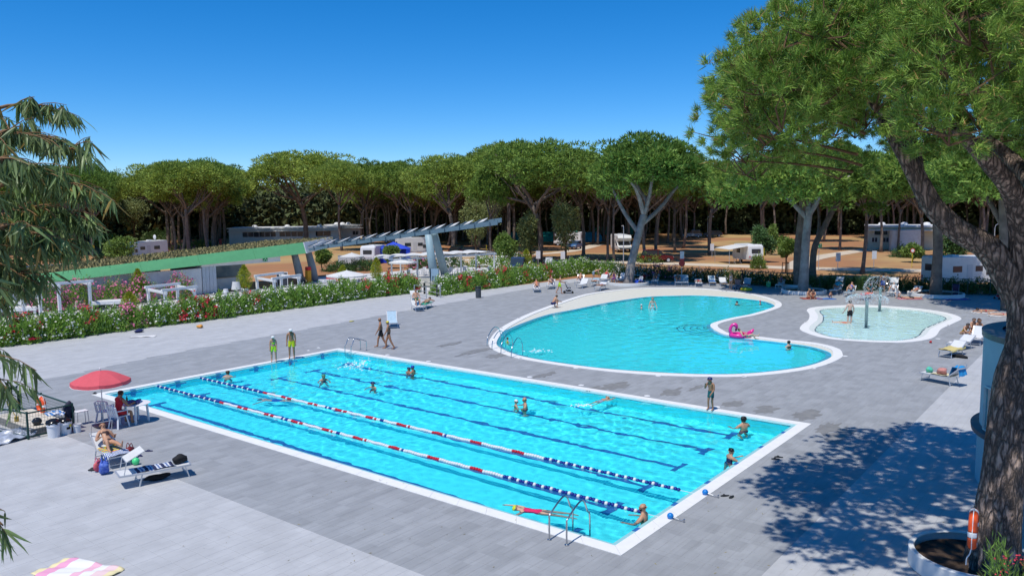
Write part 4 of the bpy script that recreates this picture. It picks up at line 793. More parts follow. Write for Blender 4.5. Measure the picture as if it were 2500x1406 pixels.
def body(pose, female, child):
    key = (pose, female, child)
    if key in BODY_CACHE: return BODY_CACHE[key]
    p = {k: Vector(v).normalized() for k, v in POSES[pose].items()}; J = []; E = []; Rr = []; S = []      # unit height skeleton
    def jt(pos, r, par=None, seg=None):
        J.append(Vector(pos)); Rr.append(r)
        if par is not None: E.append((par, len(J)-1)); S.append((par, len(J)-1, seg))
        return len(J)-1
    hk = 1.22 if child else 1.0; fat = .92 if child else 1.0; sh = .092 if female else .108; hp = .060 if female else .053
    sp, hd = p['sp'], p['hd']; X = Vector((1, 0, 0))
    pel = jt((0, 0, 0), .068*fat, None); wa = jt(sp*.085, (.058 if female else .066)*fat, pel, 'hipline'); ch = jt(sp*.19, (.068 if female else .078)*fat, wa, 'belly'); nb = jt(sp*.285, .05*fat, ch, 'chest')
    nk = jt(J[nb]+sp*.012+hd*.03, .032, nb, 'neck'); hl = jt(J[nk]+hd*.04*hk, .044*hk, nk, 'neck'); hm = jt(J[hl]+hd*.042*hk, .056*hk, hl, 'head'); ht = jt(J[hm]+hd*.04*hk, .044*hk, hm, 'head')
    f = (Vector((0, 1, 0))-hd*hd.y)
    f = f.normalized() if f.length > .25 else Vector((0, 0, -1 if pose in ('lie_front', 'swim') else 1))
    f = (f-hd*f.dot(hd)).normalized()
    jt(J[hl]+hd*.022*hk+f*.062*hk, .010, hl, 'head')                      # nose
    ex = f.cross(hd)
    for s in (1, -1): jt(J[hl]+hd*.03*hk+ex*s*.058*hk, .011, hm, 'head')     # ears
    for s, n in ((1, 'r'), (-1, 'l')):
        h = jt(X*s*hp+sp*-.01, .056*fat, pel, 'hipline'); k = jt(J[h]+p[n+'th']*.24, .036*fat, h, 'thigh'); mid = jt(J[k]+p[n+'sh']*.09, .034*fat, k, 'shin'); an = jt(J[k]+p[n+'sh']*.225, .02, mid, 'shin')
        shd = p[n+'sh']; fd = Vector((0, 1, 0)) if abs(shd.z) > .6 else (Vector((0, .45, .9)) if shd.y > 0 else Vector((0, -.95, -.2))); fd = (fd-shd*fd.dot(shd)*.6).normalized()
        to = jt(J[an]+fd*.085+shd*.028, .017, an, 'foot'); jt(J[an]-fd*.02+shd*.025, .018, an, 'foot'); jt(J[to]+fd*.035, .011, to, 'foot')
        so = jt(J[nb]-sp*.022+X*s*sh, .04*fat, nb, 'chest'); el = jt(J[so]+p[n+'ua']*.165, .027*fat, so, 'upper_arm'); wr = jt(J[el]+p[n+'fa']*.14, .0185, el, 'forearm')
        fa = p[n+'fa']; pm = jt(J[wr]+fa*.04, .017, wr, 'hand'); sd = fa.cross(Vector((0, 0, 1)) if abs(fa.z) < .9 else Vector((0, 1, 0))).normalized(); cu = sd.cross(fa).normalized()
        for q, (o_, l1, l2) in enumerate(((-.015, .02, .016), (-.005, .024, .019), (.005, .025, .02), (.015, .022, .018))):
            a = jt(J[pm]+fa*l1+sd*o_*1.15, .0052, pm, 'hand'); jt(J[a]+fa*l2-cu*.01, .0042, a, 'hand')
        t = jt(J[wr]+fa*.025+sd*-.024, .0058, pm, 'hand'); jt(J[t]+fa*.022-sd*.006, .0046, t, 'hand')
    me = bpy.data.meshes.new('b'); me.from_pydata([tuple(j*1.75) for j in J], E, []); ob = bpy.data.objects.new('b', me); COL.objects.link(ob)
    m1 = ob.modifiers.new('s', 'SKIN'); m1.use_smooth_shade = True; m2 = ob.modifiers.new('u', 'SUBSURF'); m2.levels = 1; m2.render_levels = 1
    for i, sv in enumerate(me.skin_vertices[0].data): sv.radius = (Rr[i]*1.75,)*2; sv.use_root = i == 0
    dg = bpy.context.evaluated_depsgraph_get(); ev = bpy.data.meshes.new_from_object(ob.evaluated_get(dg)); bpy.data.objects.remove(ob)
    V = np.empty(len(ev.vertices)*3); ev.vertices.foreach_get('co', V); V = V.reshape(-1, 3)/1.75
    Jn = np.array([tuple(j) for j in J]); best = np.full(len(V), 9.0); lab = np.zeros(len(V), int); tt = np.zeros(len(V))
    for i, (a, b, sg) in enumerate(S):
        d = Jn[b]-Jn[a]; t = np.clip(((V-Jn[a])@d)/(d@d+1e-9), 0, 1); ds = np.linalg.norm(V-Jn[a]-t[:, None]*d, axis=1)-(Rr[a]+(Rr[b]-Rr[a])*t); m_ = ds < best; best[m_] = ds[m_]; lab[m_] = i; tt[m_] = t[m_]
    segn = np.array([s[2] for s in S])[lab]
    # flatten torso front to back, keep it round sideways
    fr = Vector((0, 1, 0))-sp*sp.y; fr = np.array(fr.normalized() if fr.length > .2 else Vector((0, 0, 1))); tor = np.isin(segn, ('hipline', 'belly', 'chest')); w = np.where(tor, .24, 0.0)
    nearN = np.clip((np.abs(V[:, 0])-.1)/.05, 0, 1); off = (V-np.array(sp)[None]*(V@np.array(sp))[:, None])@fr; V = V-(w*(1-nearN)*off)[:, None]*fr[None]; V[:, 0] += np.where(tor & (np.abs(V[:, 0]) < .09), V[:, 0]*.12, 0)
    F = [tuple(pg.vertices) for pg in ev.polygons]; bpy.data.meshes.remove(ev)
    BODY_CACHE[key] = (V, F, segn, tt, {'hm': Jn[hm], 'hd': np.array(hd), 'f': np.array(f), 'ex': np.array(ex), 'hk': hk, 'hl': Jn[hl], 'nb': Jn[nb], 'sp': np.array(sp), 'pal': [Jn[i] for i in range(len(J)) if False]}); return BODY_CACHE[key]
def shell(V, F, N, mask_f, off):
    idx = {}; vs = []; fs = []
    for f in mask_f:
        q = []
        for i in F[f]:
            if i not in idx: idx[i] = len(vs); vs.append(tuple(V[i]+N[i]*off))
            q.append(idx[i])
        fs.append(tuple(q))
    return vs, fs
def person(label, at, H, pose, rel, skin, wear=(), hair=None, cap=None, long_hair=False, female=False, child=False, z=0.0, ground=True, group=None, rx=0, eyes=True, wet=False, roll=0):
    V0, F, seg, tt, K = body(pose, female, child); V = V0*H; hm, hd, f, ex, hk = K['hm']*H, K['hd'], K['f'], K['ex'], K['hk']
    o = thing('person', label, 'person', (at[0], at[1], 0), face(rel), group)
    if rx or roll: o.rotation_euler = (rx, roll, face(rel)); 
    zoff = z-(V[:, 2].min() if ground else 0.0); o.location.z = zoff
    me = bpy.data.meshes.new('body'); me.from_pydata(V.tolist(), [], F); me.materials.append(skin); me.polygons.foreach_set('use_smooth', [True]*len(F)); me.update()
    parts = [link('body', me, o)]; N = np.empty(len(V)*3); me.vertices.foreach_get('normal', N); N = N.reshape(-1, 3)
    FC = np.array([V[list(q)].mean(0) for q in F]); fi = [q[0] for q in F]; fs = seg[fi]; ft = np.array([tt[list(q)].mean() for q in F]); rel_h = (FC-hm)/H; up = rel_h@hd; fwd = rel_h@f; tp = ((FC-K['nb']*H)/H)@K['sp']; low = (FC/H)@K['sp']
    def put(name, mask, off, m, sm=True):
        ix = np.nonzero(mask)[0]
        if len(ix) == 0: return
        vs, q = shell(V, F, N, ix, off*H/1.75); e = bpy.data.meshes.new(name); e.from_pydata(vs, [], q); e.materials.append(m); e.polygons.foreach_set('use_smooth', [True]*len(q)); parts.append(link(name, e, o))
    head = fs == 'head'
    if cap: put('swim_cap', head & (up > -.012+.25*np.maximum(fwd, 0)) & (up > -.02), .011, cap)
    elif hair: put('hair', head & ((up > .012) | ((fwd < .0) & (up > -.05))) & ~((fwd > .03) & (up < .035)), .014, hair)
    if long_hair and hair:
        mb = MB(); b = hm-f*.045*H; mb.tube([b+hd*.03*H, b-hd*.02*H-f*.012*H, K['nb']*H-f*.045*H, K['nb']*H-K['sp']*.07*H-f*.055*H], [.045*H, .05*H, .04*H, .015*H], 8); parts.append(mb.build('long_hair', hair, o, smooth=True))
    tors = np.isin(fs, ('belly', 'chest', 'hipline'))
    for kind, m in wear:
        if kind == 'shorts': put('swim_shorts', ((fs == 'thigh') & (ft < .62)) | ((fs == 'hipline') & (low < .06)), .013, m)
        elif kind == 'briefs': put('swim_briefs', ((fs == 'thigh') & (ft < .13)) | ((fs == 'hipline') & (low < .045)), .008, m)
        elif kind == 'top': put('bikini_top', ((fs == 'chest') | (fs == 'belly')) & (low > .165) & (low < .222), .010, m)
        elif kind == 'suit': put('swimsuit', (tors & (low < .245) & (np.abs(FC[:, 0]/H) < .11)) | ((fs == 'thigh') & (ft < .1)), .008, m)
        elif kind == 'tank': put('tank_top', tors & (low < .275) & (low > -.01) & (np.abs(FC[:, 0]/H) < .105), .012, m)
        elif kind == 'shirt': put('shirt', (tors & (low > -.02)) | ((fs == 'upper_arm') & (ft < .6)), .014, m)
        elif kind == 'dress': put('dress', (tors & (low < .28)) | ((fs == 'thigh') & (ft < .8)), .02, m)
        elif kind == 'towel': put('towel', tors | ((fs == 'upper_arm') & (ft < .5)), .025, m)
        elif kind == 'beard': put('beard', head & (up < -.03) & (fwd > -.01), .008, m)
    if eyes:
        for s in (1, -1):
            c = K['hl']*H+(hd*.034*hk+f*.051*hk+ex*s*.021*hk)*H; parts.append(MB().ball(c, .0062*H, 6, 5).build('eye', EYE, o))
        c = K['hl']*H+(hd*-.003*hk+f*.047*hk)*H; parts.append(MB().ball(c, (.014*H, .006*H, .004*H), 6, 4).build('mouth', LIP, o))
    if wet:
        for q in parts: receiver(q)
    return o
EYE = mat('eye_dark', (.02, .015, .012), .2, .1); LIP = mat('lips', (.4, .1, .09), .5, .1)
c_yel = cloth('neon_yellow', (.75, .72, .02)); c_lime = cloth('neon_lime', (.5, .8, .03)); c_blk = cloth('black', (.015, .015, .018)); c_red = cloth('red', (.55, .02, .03)); c_pink = cloth('hot_pink', (.7, .02, .12)); c_blue = cloth('blue', (.03, .1, .5)); c_navy = cloth('navy', (.012, .02, .1)); c_teal = cloth('teal_pattern', (.01, .12, .13)); c_white = cloth('white', (.72, .72, .72)); c_green = cloth('green', (.02, .22, .12)); c_gold = cloth('mustard', (.6, .36, .02)); c_grey = cloth('grey_blue', (.25, .33, .42)); c_orange = cloth('coral', (.75, .16, .06)); c_purple = cloth('purple', (.2, .05, .25)); c_brown = cloth('brown_bikini', (.06, .03, .03))
cap_w = mat('cap_white', (.75, .75, .73), .4, .05); cap_y = mat('cap_yellow', (.75, .6, .02), .4, .05); cap_n = mat('cap_navy', (.015, .02, .12), .35, .1); cap_b = mat('cap_blue', (.02, .05, .4), .35, .1); cap_k = mat('cap_black', (.012, .012, .014), .35, .1); cap_lime = mat('cap_lime', (.6, .7, .03), .4, .05); cap_pink = mat('cap_pink', (.7, .15, .35), .4, .05)
PWL = WL
def depth_for(H, frac): return PWL-H*frac      # pelvis level so that a given fraction of the height stands below water
g = lambda x, y: G(x, y)
# --- on the deck by the lap pool
person('boy in navy cap and teal patterned trunks standing on the lap pool edge', g(1735, 1001), 1.32, 'handface', 135, skinC, [('shorts', c_teal)], cap=cap_n, child=True, z=.013)
person('girl in white cap and lime yellow bikini standing at the far pool edge', g(669, 883), 1.42, 'lookdown', 190, skinB, [('top', c_lime), ('shorts', c_lime)], cap=cap_w, female=True, z=.013)
person('youth in white cap and bright yellow shorts looking into the lap pool', g(713, 875), 1.66, 'lookdown', 185, skinC, [('shorts', c_yel)], cap=cap_w, z=.013)
person('bald man in black shorts walking along the deck beside a woman in a yellow cap', g(931, 848), 1.78, 'walk', 100, skinC, [('shorts', c_blk)])
person('woman in yellow cap and black bikini walking behind the bald man', g(950, 852), 1.68, 'walk', 95, skinC, [('top', c_blk), ('briefs', c_blk)], cap=cap_y, female=True)
# --- in the lap pool
def swimmer(label, x, y, H, pose, rel, skin, zp, wear=(), **k):
    p = G(x, y, WL); return person(label, p, H, pose, rel, skin, wear, z=WL+zp, ground=False, wet=True, **k)
swimmer('dark-haired man chest-deep in the far right pool corner, back turned', 1817, 1044, 1.8, 'tread', 20, skinB, -.4, [('shorts', c_navy)], hair=hair_d)
swimmer('woman in black cap holding black goggles out over the near pool end', 1779, 1122, 1.65, 'arms_fwd', -75, skinB, -.36, [('suit', c_navy)], cap=cap_k, female=True)
swimmer('bald bearded man standing in the water at the near end of the lane rope', 1574, 1268, 1.78, 'tread', 60, skinB, -.38, [('shorts', c_navy), ('beard', hair_d)])
swimmer('woman in hot pink swimsuit and yellow cap swimming beside the near ladder', 1318, 1247, 1.68, 'swim', 75, skinA, -.06, [('suit', c_pink)], cap=cap_lime, female=True)
swimmer('bald man in mid pool facing a child in a white cap', 1284, 990, 1.76, 'tread', 95, skinB, -.44, [('shorts', c_navy)])
swimmer('child in white cap held by the bald man in mid pool', 1258, 992, 1.2, 'tread', -80, skinB, -.28, [('suit', c_green)], cap=cap_w, child=True)
swimmer('child in red and white cap swimming towards the far long side of the pool', 1466, 979, 1.3, 'swim', -40, skinB, -.03, [('shorts', c_grey)], cap=cap_w, child=True)
swimmer('left swimmer of the pair in blue caps hugging near the far side', 997, 910, 1.5, 'tread', -30, skinC, -.4, [('suit', c_navy)], cap=cap_n, female=True)
swimmer('right swimmer of the pair in blue caps hugging near the far side', 1010, 909, 1.7, 'tread', 70, skinC, -.42, [('shorts', c_navy)], cap=cap_b)
swimmer('lone swimmer in a green cap at the far end of the pool', 790, 928, 1.6, 'tread', 200, skinB, -.42, [('suit', c_navy)], cap=mat('cap_green', (.05, .25, .15), .4, .05), female=True)
swimmer('child in a navy cap swimming in mid lane beyond the rope', 912, 946, 1.3, 'tread', 150, skinB, -.33, [('shorts', c_navy)], cap=cap_n, child=True)
swimmer('short-haired boy seen from behind in the far corner lane', 556, 921, 1.6, 'tread', 10, skinA, -.4, [('shorts', c_navy)], hair=hair_br)
swimmer('swimmer gliding under water beside the second lane rope', 672, 972, 1.7, 'swim', 85, skinA, -.35, [('shorts', c_blue)], hair=hair_br)
# --- lagoon
person('dark-haired man in navy trunks crouching on the beach edge of the lagoon', g(1349, 751), 1.72, 'squat', -60, skinB, [('shorts', c_navy)], hair=hair_br, z=-.02)
swimmer('long-haired woman in pale bikini standing thigh-deep in the lagoon', 1593, 752, 1.66, 'wade', 180, skinA, .06, [('top', c_white), ('briefs', c_white)], hair=hair_b, long_hair=True, female=True)
swimmer('child in a white cap beside the woman standing in the lagoon', 1567, 752, 1.2, 'tread', 90, skinA, -.26, [('suit', c_white)], cap=cap_w, child=True)
swimmer('swimmer in navy cap near the far right bend of the lagoon', 1798, 742, 1.65, 'tread', -60, skinB, -.5, [('shorts', c_navy)], cap=cap_n)
swimmer('child with a pink cap alone in the far right bend of the lagoon', 1857, 741, 1.2, 'tread', 60, skinB, -.3, [('suit', c_pink)], cap=cap_pink, child=True)
swimmer('dark-haired woman seen from behind in the near right bend of the lagoon', 1927, 847, 1.65, 'tread', 30, skinA, -.38, [('suit', c_blk)], hair=hair_d, female=True)
swimmer('toddler in yellow arm bands beside the lagoon handrails', 1238, 836, 1.0, 'tread', -80, skinB, -.16, [('suit', c_yel)], hair=hair_br, child=True)
person('girl lying on the pink flamingo float', G(1822, 824, .22), 1.45, 'recline', -100, skinA, [('suit', c_pink)], hair=hair_br, female=True, z=.14, ground=True)
# --- paddling pool
person('pale man in black shorts wading in the paddling pool, back turned', G(2074, 795, -.33), 1.76, 'wade', 5, skinP, [('shorts', c_blk)], hair=hair_br, z=-.32, wet=True)
person('child floating on her back beside the pale man', G(2056, 787, WL), 1.2, 'lie_back', 70, skinA, [('suit', c_orange)], hair=hair_br, child=True, z=WL-.07, wet=True)
# --- back row on the deck
person('man in lime shorts pushing a black pushchair along the hedge', g(1366, 717), 1.76, 'push', -90, skinB, [('shorts', c_lime)], hair=hair_br)
person('man bending over beside the hedge in grey-blue shorts', g(1449, 686), 1.78, 'bend', -80, skinB, [('shorts', c_grey)], hair=hair_d)
person('woman in a white top standing right of the grey-barked pine', g(1547, 692), 1.66, 'walk', 60, skinB, [('shirt', c_white), ('shorts', c_green)], hair=hair_d, female=True, eyes=False)
person('blond woman in white bikini standing beside a pushchair in the sun', g(1784, 706), 1.66, 'stand', -60, skinB, [('top', c_white), ('briefs', c_white)], hair=hair_b, long_hair=True, female=True)
person('bare-backed man bending over a green cooler near the dark pine', g(1893, 698), 1.74, 'bend', 100, skinB, [('shorts', c_grey)], hair=hair_br, eyes=False)
person('bare-chested man standing in blue shorts left of the bench group at the hedge', g(2155, 714), 1.76, 'stand', -30, skinB, [('shorts', c_blue)], hair=hair_d, eyes=False)
person('bare-backed man leaning forward right of the man in blue shorts', g(2183, 714), 1.74, 'bend', 60, skinC, [('shorts', c_blk)], hair=hair_d, eyes=False)
person('woman in brown bikini sitting cross-legged left of her friend by the white tree ring', g(1974, 728), 1.62, 'floor_cross', 190, skinB, [('top', c_brown), ('briefs', c_red)], hair=hair_b, female=True)
person('dark-haired woman sitting on the ground right of her friend by the white tree ring', g(1986, 729), 1.62, 'floor_hug', 150, skinB, [('top', c_red), ('briefs', c_red)], hair=hair_d, female=True)
person('small child crouching on a towel in the shade of the back row', g(2024, 729), 1.0, 'squat', -60, skinC, [('shorts', c_navy)], hair=hair_d, child=True, eyes=False)
person('child sitting on the ground at the foot of the dark pine', g(1925, 698), 1.15, 'floor_hug', 150, skinC, [('shorts', c_navy)], hair=hair_b, child=True, eyes=False)
person('girl in white shirt sitting on the ground beside the straight dark pine', g(2190, 727), 1.55, 'floor_hug', 160, skinA, [('shirt', c_white), ('briefs', c_red)], hair=hair_d, female=True)
person('person lying on a pink towel beside the straight pine ring', g(2222, 730), 1.7, 'lie_back', -100, skinB, [('shorts', c_blk)], hair=hair_d, z=.03, eyes=False)
person('tanned woman lying on a white towel left of another sunbather at the deck edge', g(2405, 763), 1.68, 'lie_front', 100, skinB, [('briefs', c_red)], hair=hair_d, female=True, z=.03)
person('woman lying on a white towel nearest the foreground pine trunk', g(2446, 771), 1.68, 'lie_back', 80, skinA, [('top', c_red), ('briefs', c_red)], hair=hair_br, female=True, z=.03)
person('woman in mustard swimsuit crouching leftmost of the three beside the round building', g(2350, 826), 1.66, 'squat', 190, skinB, [('suit', c_gold)], hair=hair_d, female=True)
person('woman with sunglasses in mustard bikini, middle of the three beside the round building', G(2372, 826), 1.66, 'sit_chair', 185, skinB, [('top', c_gold), ('briefs', c_gold)], hair=hair_d, female=True)
person('woman with long hair in mustard bikini, rightmost of the three beside the round building', G(2386, 828), 1.64, 'sit_chair', 180, skinC, [('top', c_gold), ('briefs', c_gold)], hair=hair_br, long_hair=True, female=True)
# ================================================================== POOLSIDE FURNITURE AND PROPS
# ---- lane ropes
fm = {k: None for k in ()}
def float_mesh(m):
    mb = MB(); n = 10; prof = [(.018, -.046), (.052, -.036), (.062, -.012), (.062, .012), (.052, .036), (.018, .046)]
    for r_, y in prof:
        for j in range(n): a_ = 2*math.pi*j/n; mb.v.append((r_*math.cos(a_), y, r_*math.sin(a_)))
    for i in range(5):
        for j in range(n): a_ = i*n+j; b = i*n+(j+1) % n; mb.f.append((a_, a_+n, b+n, b))
    mb.f += [tuple(range(n)), tuple(5*n+j for j in reversed(range(n)))]; return mb.mesh('float', m, smooth='flat')
FLT = {'b': float_mesh(paint('float_blue', (.008, .025, .25), .4)), 'w': float_mesh(paint('float_white', (.75, .75, .75), .4)), 'r': float_mesh(paint('float_red', (.55, .01, .03), .4))}
for x, lab in ((I_+12.5/6, 'nearer of the two red, white and blue lane ropes across the lap pool'), (I_+25/6, 'farther of the two red, white and blue lane ropes across the lap pool')):
    rope = thing('lane_rope', lab, 'lane rope', (x, 0, WL+.018)); y0, y1 = I_+.3, PL-I_-.1; n = int((y1-y0)/.1)
    MB().tube([(0, .3, .01), (0, y0, 0), (0, y1, 0), (0, PL-.3, .01)], .008, 5).build('cable', white, rope)
    for k in range(n):
        y = y0+.05+k*.1; s = y-I_
        if s < 5: c = 'bbw'[k % 3]
        elif s > 20: c = 'b' if k % 4 else 'w'
        else:
            t = (s-5) % 1.75; c = 'r' if .75 < t < 1.45 and k % 6 else 'w'
            if abs(s-12.5) < .25 or abs(s-9.3) < .12 or abs(s-15.6) < .15: c = 'b' if k % 3 else 'w'
        link('float', FLT[c], rope, (.006*math.sin(k*1.7), y, .008*math.sin(k*.9)))
    b = MB().ball((0, .08, .11), .085, 14, 10).build('end_ball', paint('azure_plastic', (.01, .2, .6), .35), rope, smooth=True)
    mb = MB(); mb.tube([(0, .02, .1), (0, -.16, .075), (0, -.3, .07)], .012, 6); mb.box((0, -.3, .085), (.05, .03, .06)); mb.build('tensioner', steel, rope)
# ---- pool ladders and handrails
def ladder(label, at, rz, h, reach, base_d, gap=.5, apex=.5):
    o = thing('pool_ladder', label, 'ladder', (at[0], at[1], .0), rz)
    for s in (-1, 1):
        pts = spline([(s*gap/2, -base_d, 0), (s*gap/2, -base_d, h*.55), (s*gap/2, -base_d*.8, h*.72), (s*gap/2, reach*apex, h), (s*gap/2, reach*.85, h*.62), (s*gap/2, reach, h*.38), (s*gap/2, reach, -.95)], 6, False)
        mb = MB(); mb.tube(pts, .022, 10); receiver(mb.build('handrail', steel, o, smooth=True)); MB().lathe([(.055, 0), (.055, .02), (.03, .03)], 14, (s*gap/2, -base_d, .004)).build('base_flange', steel, o)
    for k in range(3): mb = MB(); mb.box((0, reach, -.25-.28*k), (gap, .09, .03)); receiver(mb.build('tread', steel, o))
    return o
ladder('stainless steel pool ladder at the near left corner of the lap pool', (.0, 1.55, 0), R(-90), .9, .72, .28)
lf = G(868, 858); ladder('stainless steel pool ladder at the far end of the lap pool', (PW, 24.6, 0), R(90), .78, .68, .42)
def rail(label, a, b, h):           # two px points: deck foot and water foot
    A, B = G(*a), G(*b); d = (B-A); o = thing('handrail', label, 'handrail', A, 0, 'lagoon handrails')
    mb = MB(); mb.tube(spline([(0, 0, 0), d*.08+Vector((0, 0, h*.55)), d*.5+Vector((0, 0, h)), d*.85+Vector((0, 0, h*.82)), d+Vector((0, 0, h*.35)), d+Vector((0, 0, -.5))], 6, False), .022, 8); receiver(mb.build('rail', steel, o, smooth=True)); MB().lathe([(.05, 0), (.05, .02), (.025, .03)], 12, (0, 0, .004)).build('base_flange', steel, o)
for i, (a, b) in enumerate((((1189, 844), (1222, 830)), ((1201, 853), (1234, 842)), ((1223, 862), (1252, 850)), ((1248, 873), (1276, 860)))): rail('%s from the far end of four steel handrails at the lagoon' % ORD[i], a, b, .9)
# ---- inlet lids on the deck round the pools
lid = MB().lathe([(.1, 0), (.1, .006), (.09, .008), (.02, .008)], 18).mesh('lid', white)
ring_lid = MB().lathe([(.13, 0), (.13, .003), (.105, .004)], 18).mesh('collar', wplastic)
LID = [(1293, 920), (1419, 940), (1580, 966), (1750, 993), (946, 866), (1046, 882), (1406, 898), (1607, 917), (1816, 919), (1986, 899), (2063, 869), (1898, 738), (1225, 801), (1267, 777), (2058, 828), (1968, 787), (2290, 827), (2315, 794), (1270, 875)]
for i, (x, y) in enumerate(LID):
    p = G(x, y); o = thing('skimmer_lid', 'small round white lid set in the dark deck tiles beside the pools', 'lid', (p.x, p.y, .003), 0, 'white lids in the pool deck'); link('lid', lid, o, (0, 0, .003)); link('collar', ring_lid, o)
# ---- fountains in the paddling pool
spray_m = bpy.data.materials.new('water_spray'); spray_m.use_nodes = True; nt = spray_m.node_tree; b = nt.nodes['Principled BSDF']; b.inputs['Base Color'].default_value = (.85, .93, .95, 1); b.inputs['Roughness'].default_value = .1; b.inputs['Transmission Weight'].default_value = .65; b.inputs['IOR'].default_value = 1.2
def fountain(label, x, y, h, dome):
    p = G(x, y, -.3); o = thing('fountain', label, 'fountain', (p.x, p.y, -.32)); mb = MB(); mb.lathe([(.1, 0), (.1, h*.96), (.13, h*.97), (.13, h+.04), (.05, h+.1)], 16); receiver(mb.build('post', mat('grey_steel_post', (.3, .36, .38), .3, .1, metal=.7), o, smooth=True)); MB().lathe([(.2, .0), (.2, .03), (.1, .05)], 16).build('foot', steel, o)
    rng = np.random.default_rng(int(x)); n = 850; a_ = rng.uniform(0, 6.28, n); t = rng.random(n)**.7; rad = dome[0]*np.sin(t*1.75)**.9; z = h+.12+dome[1]*(1-1.9*t**2.2)
    P = np.stack([rad*np.cos(a_), rad*np.sin(a_), z], -1)+rng.normal(0, .03, (n, 3)); D = unit(np.stack([np.cos(a_)*(1-t), np.sin(a_)*(1-t), -t*1.4+.2], -1)); V, F = leaves(P, D, .12, .03, rng)
    s = link('water_spray', npmesh('water_spray', V, F, spray_m), o); s['kind'] = 'stuff'
fountain('front grey fountain post with a low water veil in the paddling pool', 2114, 808, 2.05, (1.25, .22)); fountain('rear grey fountain post with a tall dome of water in the paddling pool', 2147, 767, 1.95, (1.15, .75))
# ---- sun loungers
def lounger(label, c, head, back=35, canopy=None, seatm=None, L_=1.9, z0=0.0, rx=0):
    C_, H_ = (G(*c) if len(c) == 2 else Vector(c)), (G(*head) if len(head) == 2 else Vector(head)); d = (H_-C_).xy; rz = math.atan2(d.y, d.x)-math.pi/2
    o = thing('sun_lounger', label, 'sun lounger', (C_.x, C_.y, z0), rz); W_, h = .62, .36; sm = seatm or sling; mb = MB()
    for s in (-1, 1): mb.bar((s*W_/2, -L_/2, h), (s*W_/2, L_*.16, h), .04, .045)
    mb.bar((-W_/2, -L_/2, h), (W_/2, -L_/2, h), .04, .045); mb.bar((-W_/2, L_*.16, h), (W_/2, L_*.16, h), .04, .04); mb.build('seat_frame', alu, o)
    a_ = R(back); bl = L_*.36; e = Vector((0, L_*.16+bl*math.cos(a_), h+bl*math.sin(a_))); s0 = Vector((0, L_*.16, h)); mb = MB()
    for s in (-1, 1): mb.bar((s*W_/2, s0.y, h), (s*W_/2, e.y, e.z), .04, .045)
    mb.bar((-W_/2, e.y, e.z), (W_/2, e.y, e.z), .04, .045); mb.build('backrest_frame', alu, o)
    MB().box((0, -L_*.17, h+.012), (W_-.03, L_*.66-.03, .012)).build('seat', sm, o)
    n = Vector((0, -math.sin(a_), math.cos(a_)))*.012; mb = MB(); mb.bar(s0+n, e+n, W_-.03, .012, up=(0, -math.sin(a_), math.cos(a_))); mb.build('backrest', sm, o)
    for sy, t in ((-L_*.42, -.1), (L_*.2, .1)):
        for s in (-1, 1): mb = MB(); mb.bar((s*W_/2*.94, sy, h-.01), (s*W_/2*1.02, sy+t, 0), .03, .03); mb.build('leg', alu, o)
        MB().bar((-W_/2, sy+t*.7, .1), (W_/2, sy+t*.7, .1), .022).build('crossbar', alu, o)
    if canopy:
        k = Vector((0, math.cos(a_), math.sin(a_))); p0 = e-k*.12; up = Vector((0, -math.sin(a_)*.2, 1)).normalized(); hk = canopy[1]; t = Matrix.Rotation(R(canopy[0]), 3, 'X') @ Vector((0, 0, 1)); p1 = p0+t*hk; mb = MB()
        for s in (-1, 1): mb.bar(p0+Vector((s*W_/2, 0, 0)), p1+Vector((s*W_/2, 0, 0)), .022)
        mb.bar(p1+Vector((-W_/2, 0, 0)), p1+Vector((W_/2, 0, 0)), .022); mb.build('sunshade_frame', alu, o)
        if canopy[2]:
            q = p1+(Matrix.Rotation(R(canopy[0]+canopy[3]), 3, 'X') @ Vector((0, 0, 1)))*.55; mb = MB(); nn = (q-p1).cross(Vector((1, 0, 0))); mb.bar(p1, q, W_, .02, up=nn.normalized()); mb.build('sunshade', canvas, o)
    return o, rz
def draped(name, label, cat, c, rz, size, m, z, sag=.12, seed=1, n=14, fold=.015, hang=(0, 0)):      # cloth lying over something
    rnd = random.Random(seed); mb = MB(); w, l = size; ph = [rnd.uniform(0, 6) for _ in range(4)]
    for lay in (0, 1):
        for i in range(n+1):
            for j in range(n+1):
                u, v = i/n-.5, j/n-.5; x, y = u*w, v*l; zz = fold*(math.sin(9*u+ph[0]+4*v)+math.sin(11*v+ph[1]+3*u)+.6*math.sin(21*u+17*v+ph[2]))
                ex = max(0, abs(x)-hang[0]) if hang[0] else 0; ey = max(0, abs(y)-hang[1]) if hang[1] else 0
                x2 = math.copysign(min(abs(x), hang[0])+.25*ex, x) if hang[0] else x; y2 = math.copysign(min(abs(y), hang[1])+.3*ey, y) if hang[1] else y
                mb.v.append((x2+.012*math.sin(13*v+ph[3]), y2+.012*math.sin(15*u), max(.004, zz+fold*2-ex-ey) if not (hang[0] or hang[1]) else zz+fold*2-ex-ey)); mb.v[-1] = (*mb.v[-1][:2], mb.v[-1][2]+.008*lay)
    N_ = (n+1)**2
    for lay in (0, 1):
        for i in range(n):
            for j in range(n): a_ = lay*N_+i*(n+1)+j; q = (a_, a_+n+1, a_+n+2, a_+1); mb.f.append(q if lay else q[::-1])
    edge = [(i, 0) for i in range(n)]+[(n, j) for j in range(n)]+[(n-i, n) for i in range(n)]+[(0, n-j) for j in range(n)]; ids = [i*(n+1)+j for i, j in edge]
    for k in range(len(ids)): a_, b = ids[k], ids[(k+1) % len(ids)]; mb.f.append((a_, b, b+N_, a_+N_))
    o = mb.build(name, m, None, smooth='flat'); o.location = (c[0], c[1], z); o.rotation_euler = (0, 0, rz); return tag(o, label, cat)
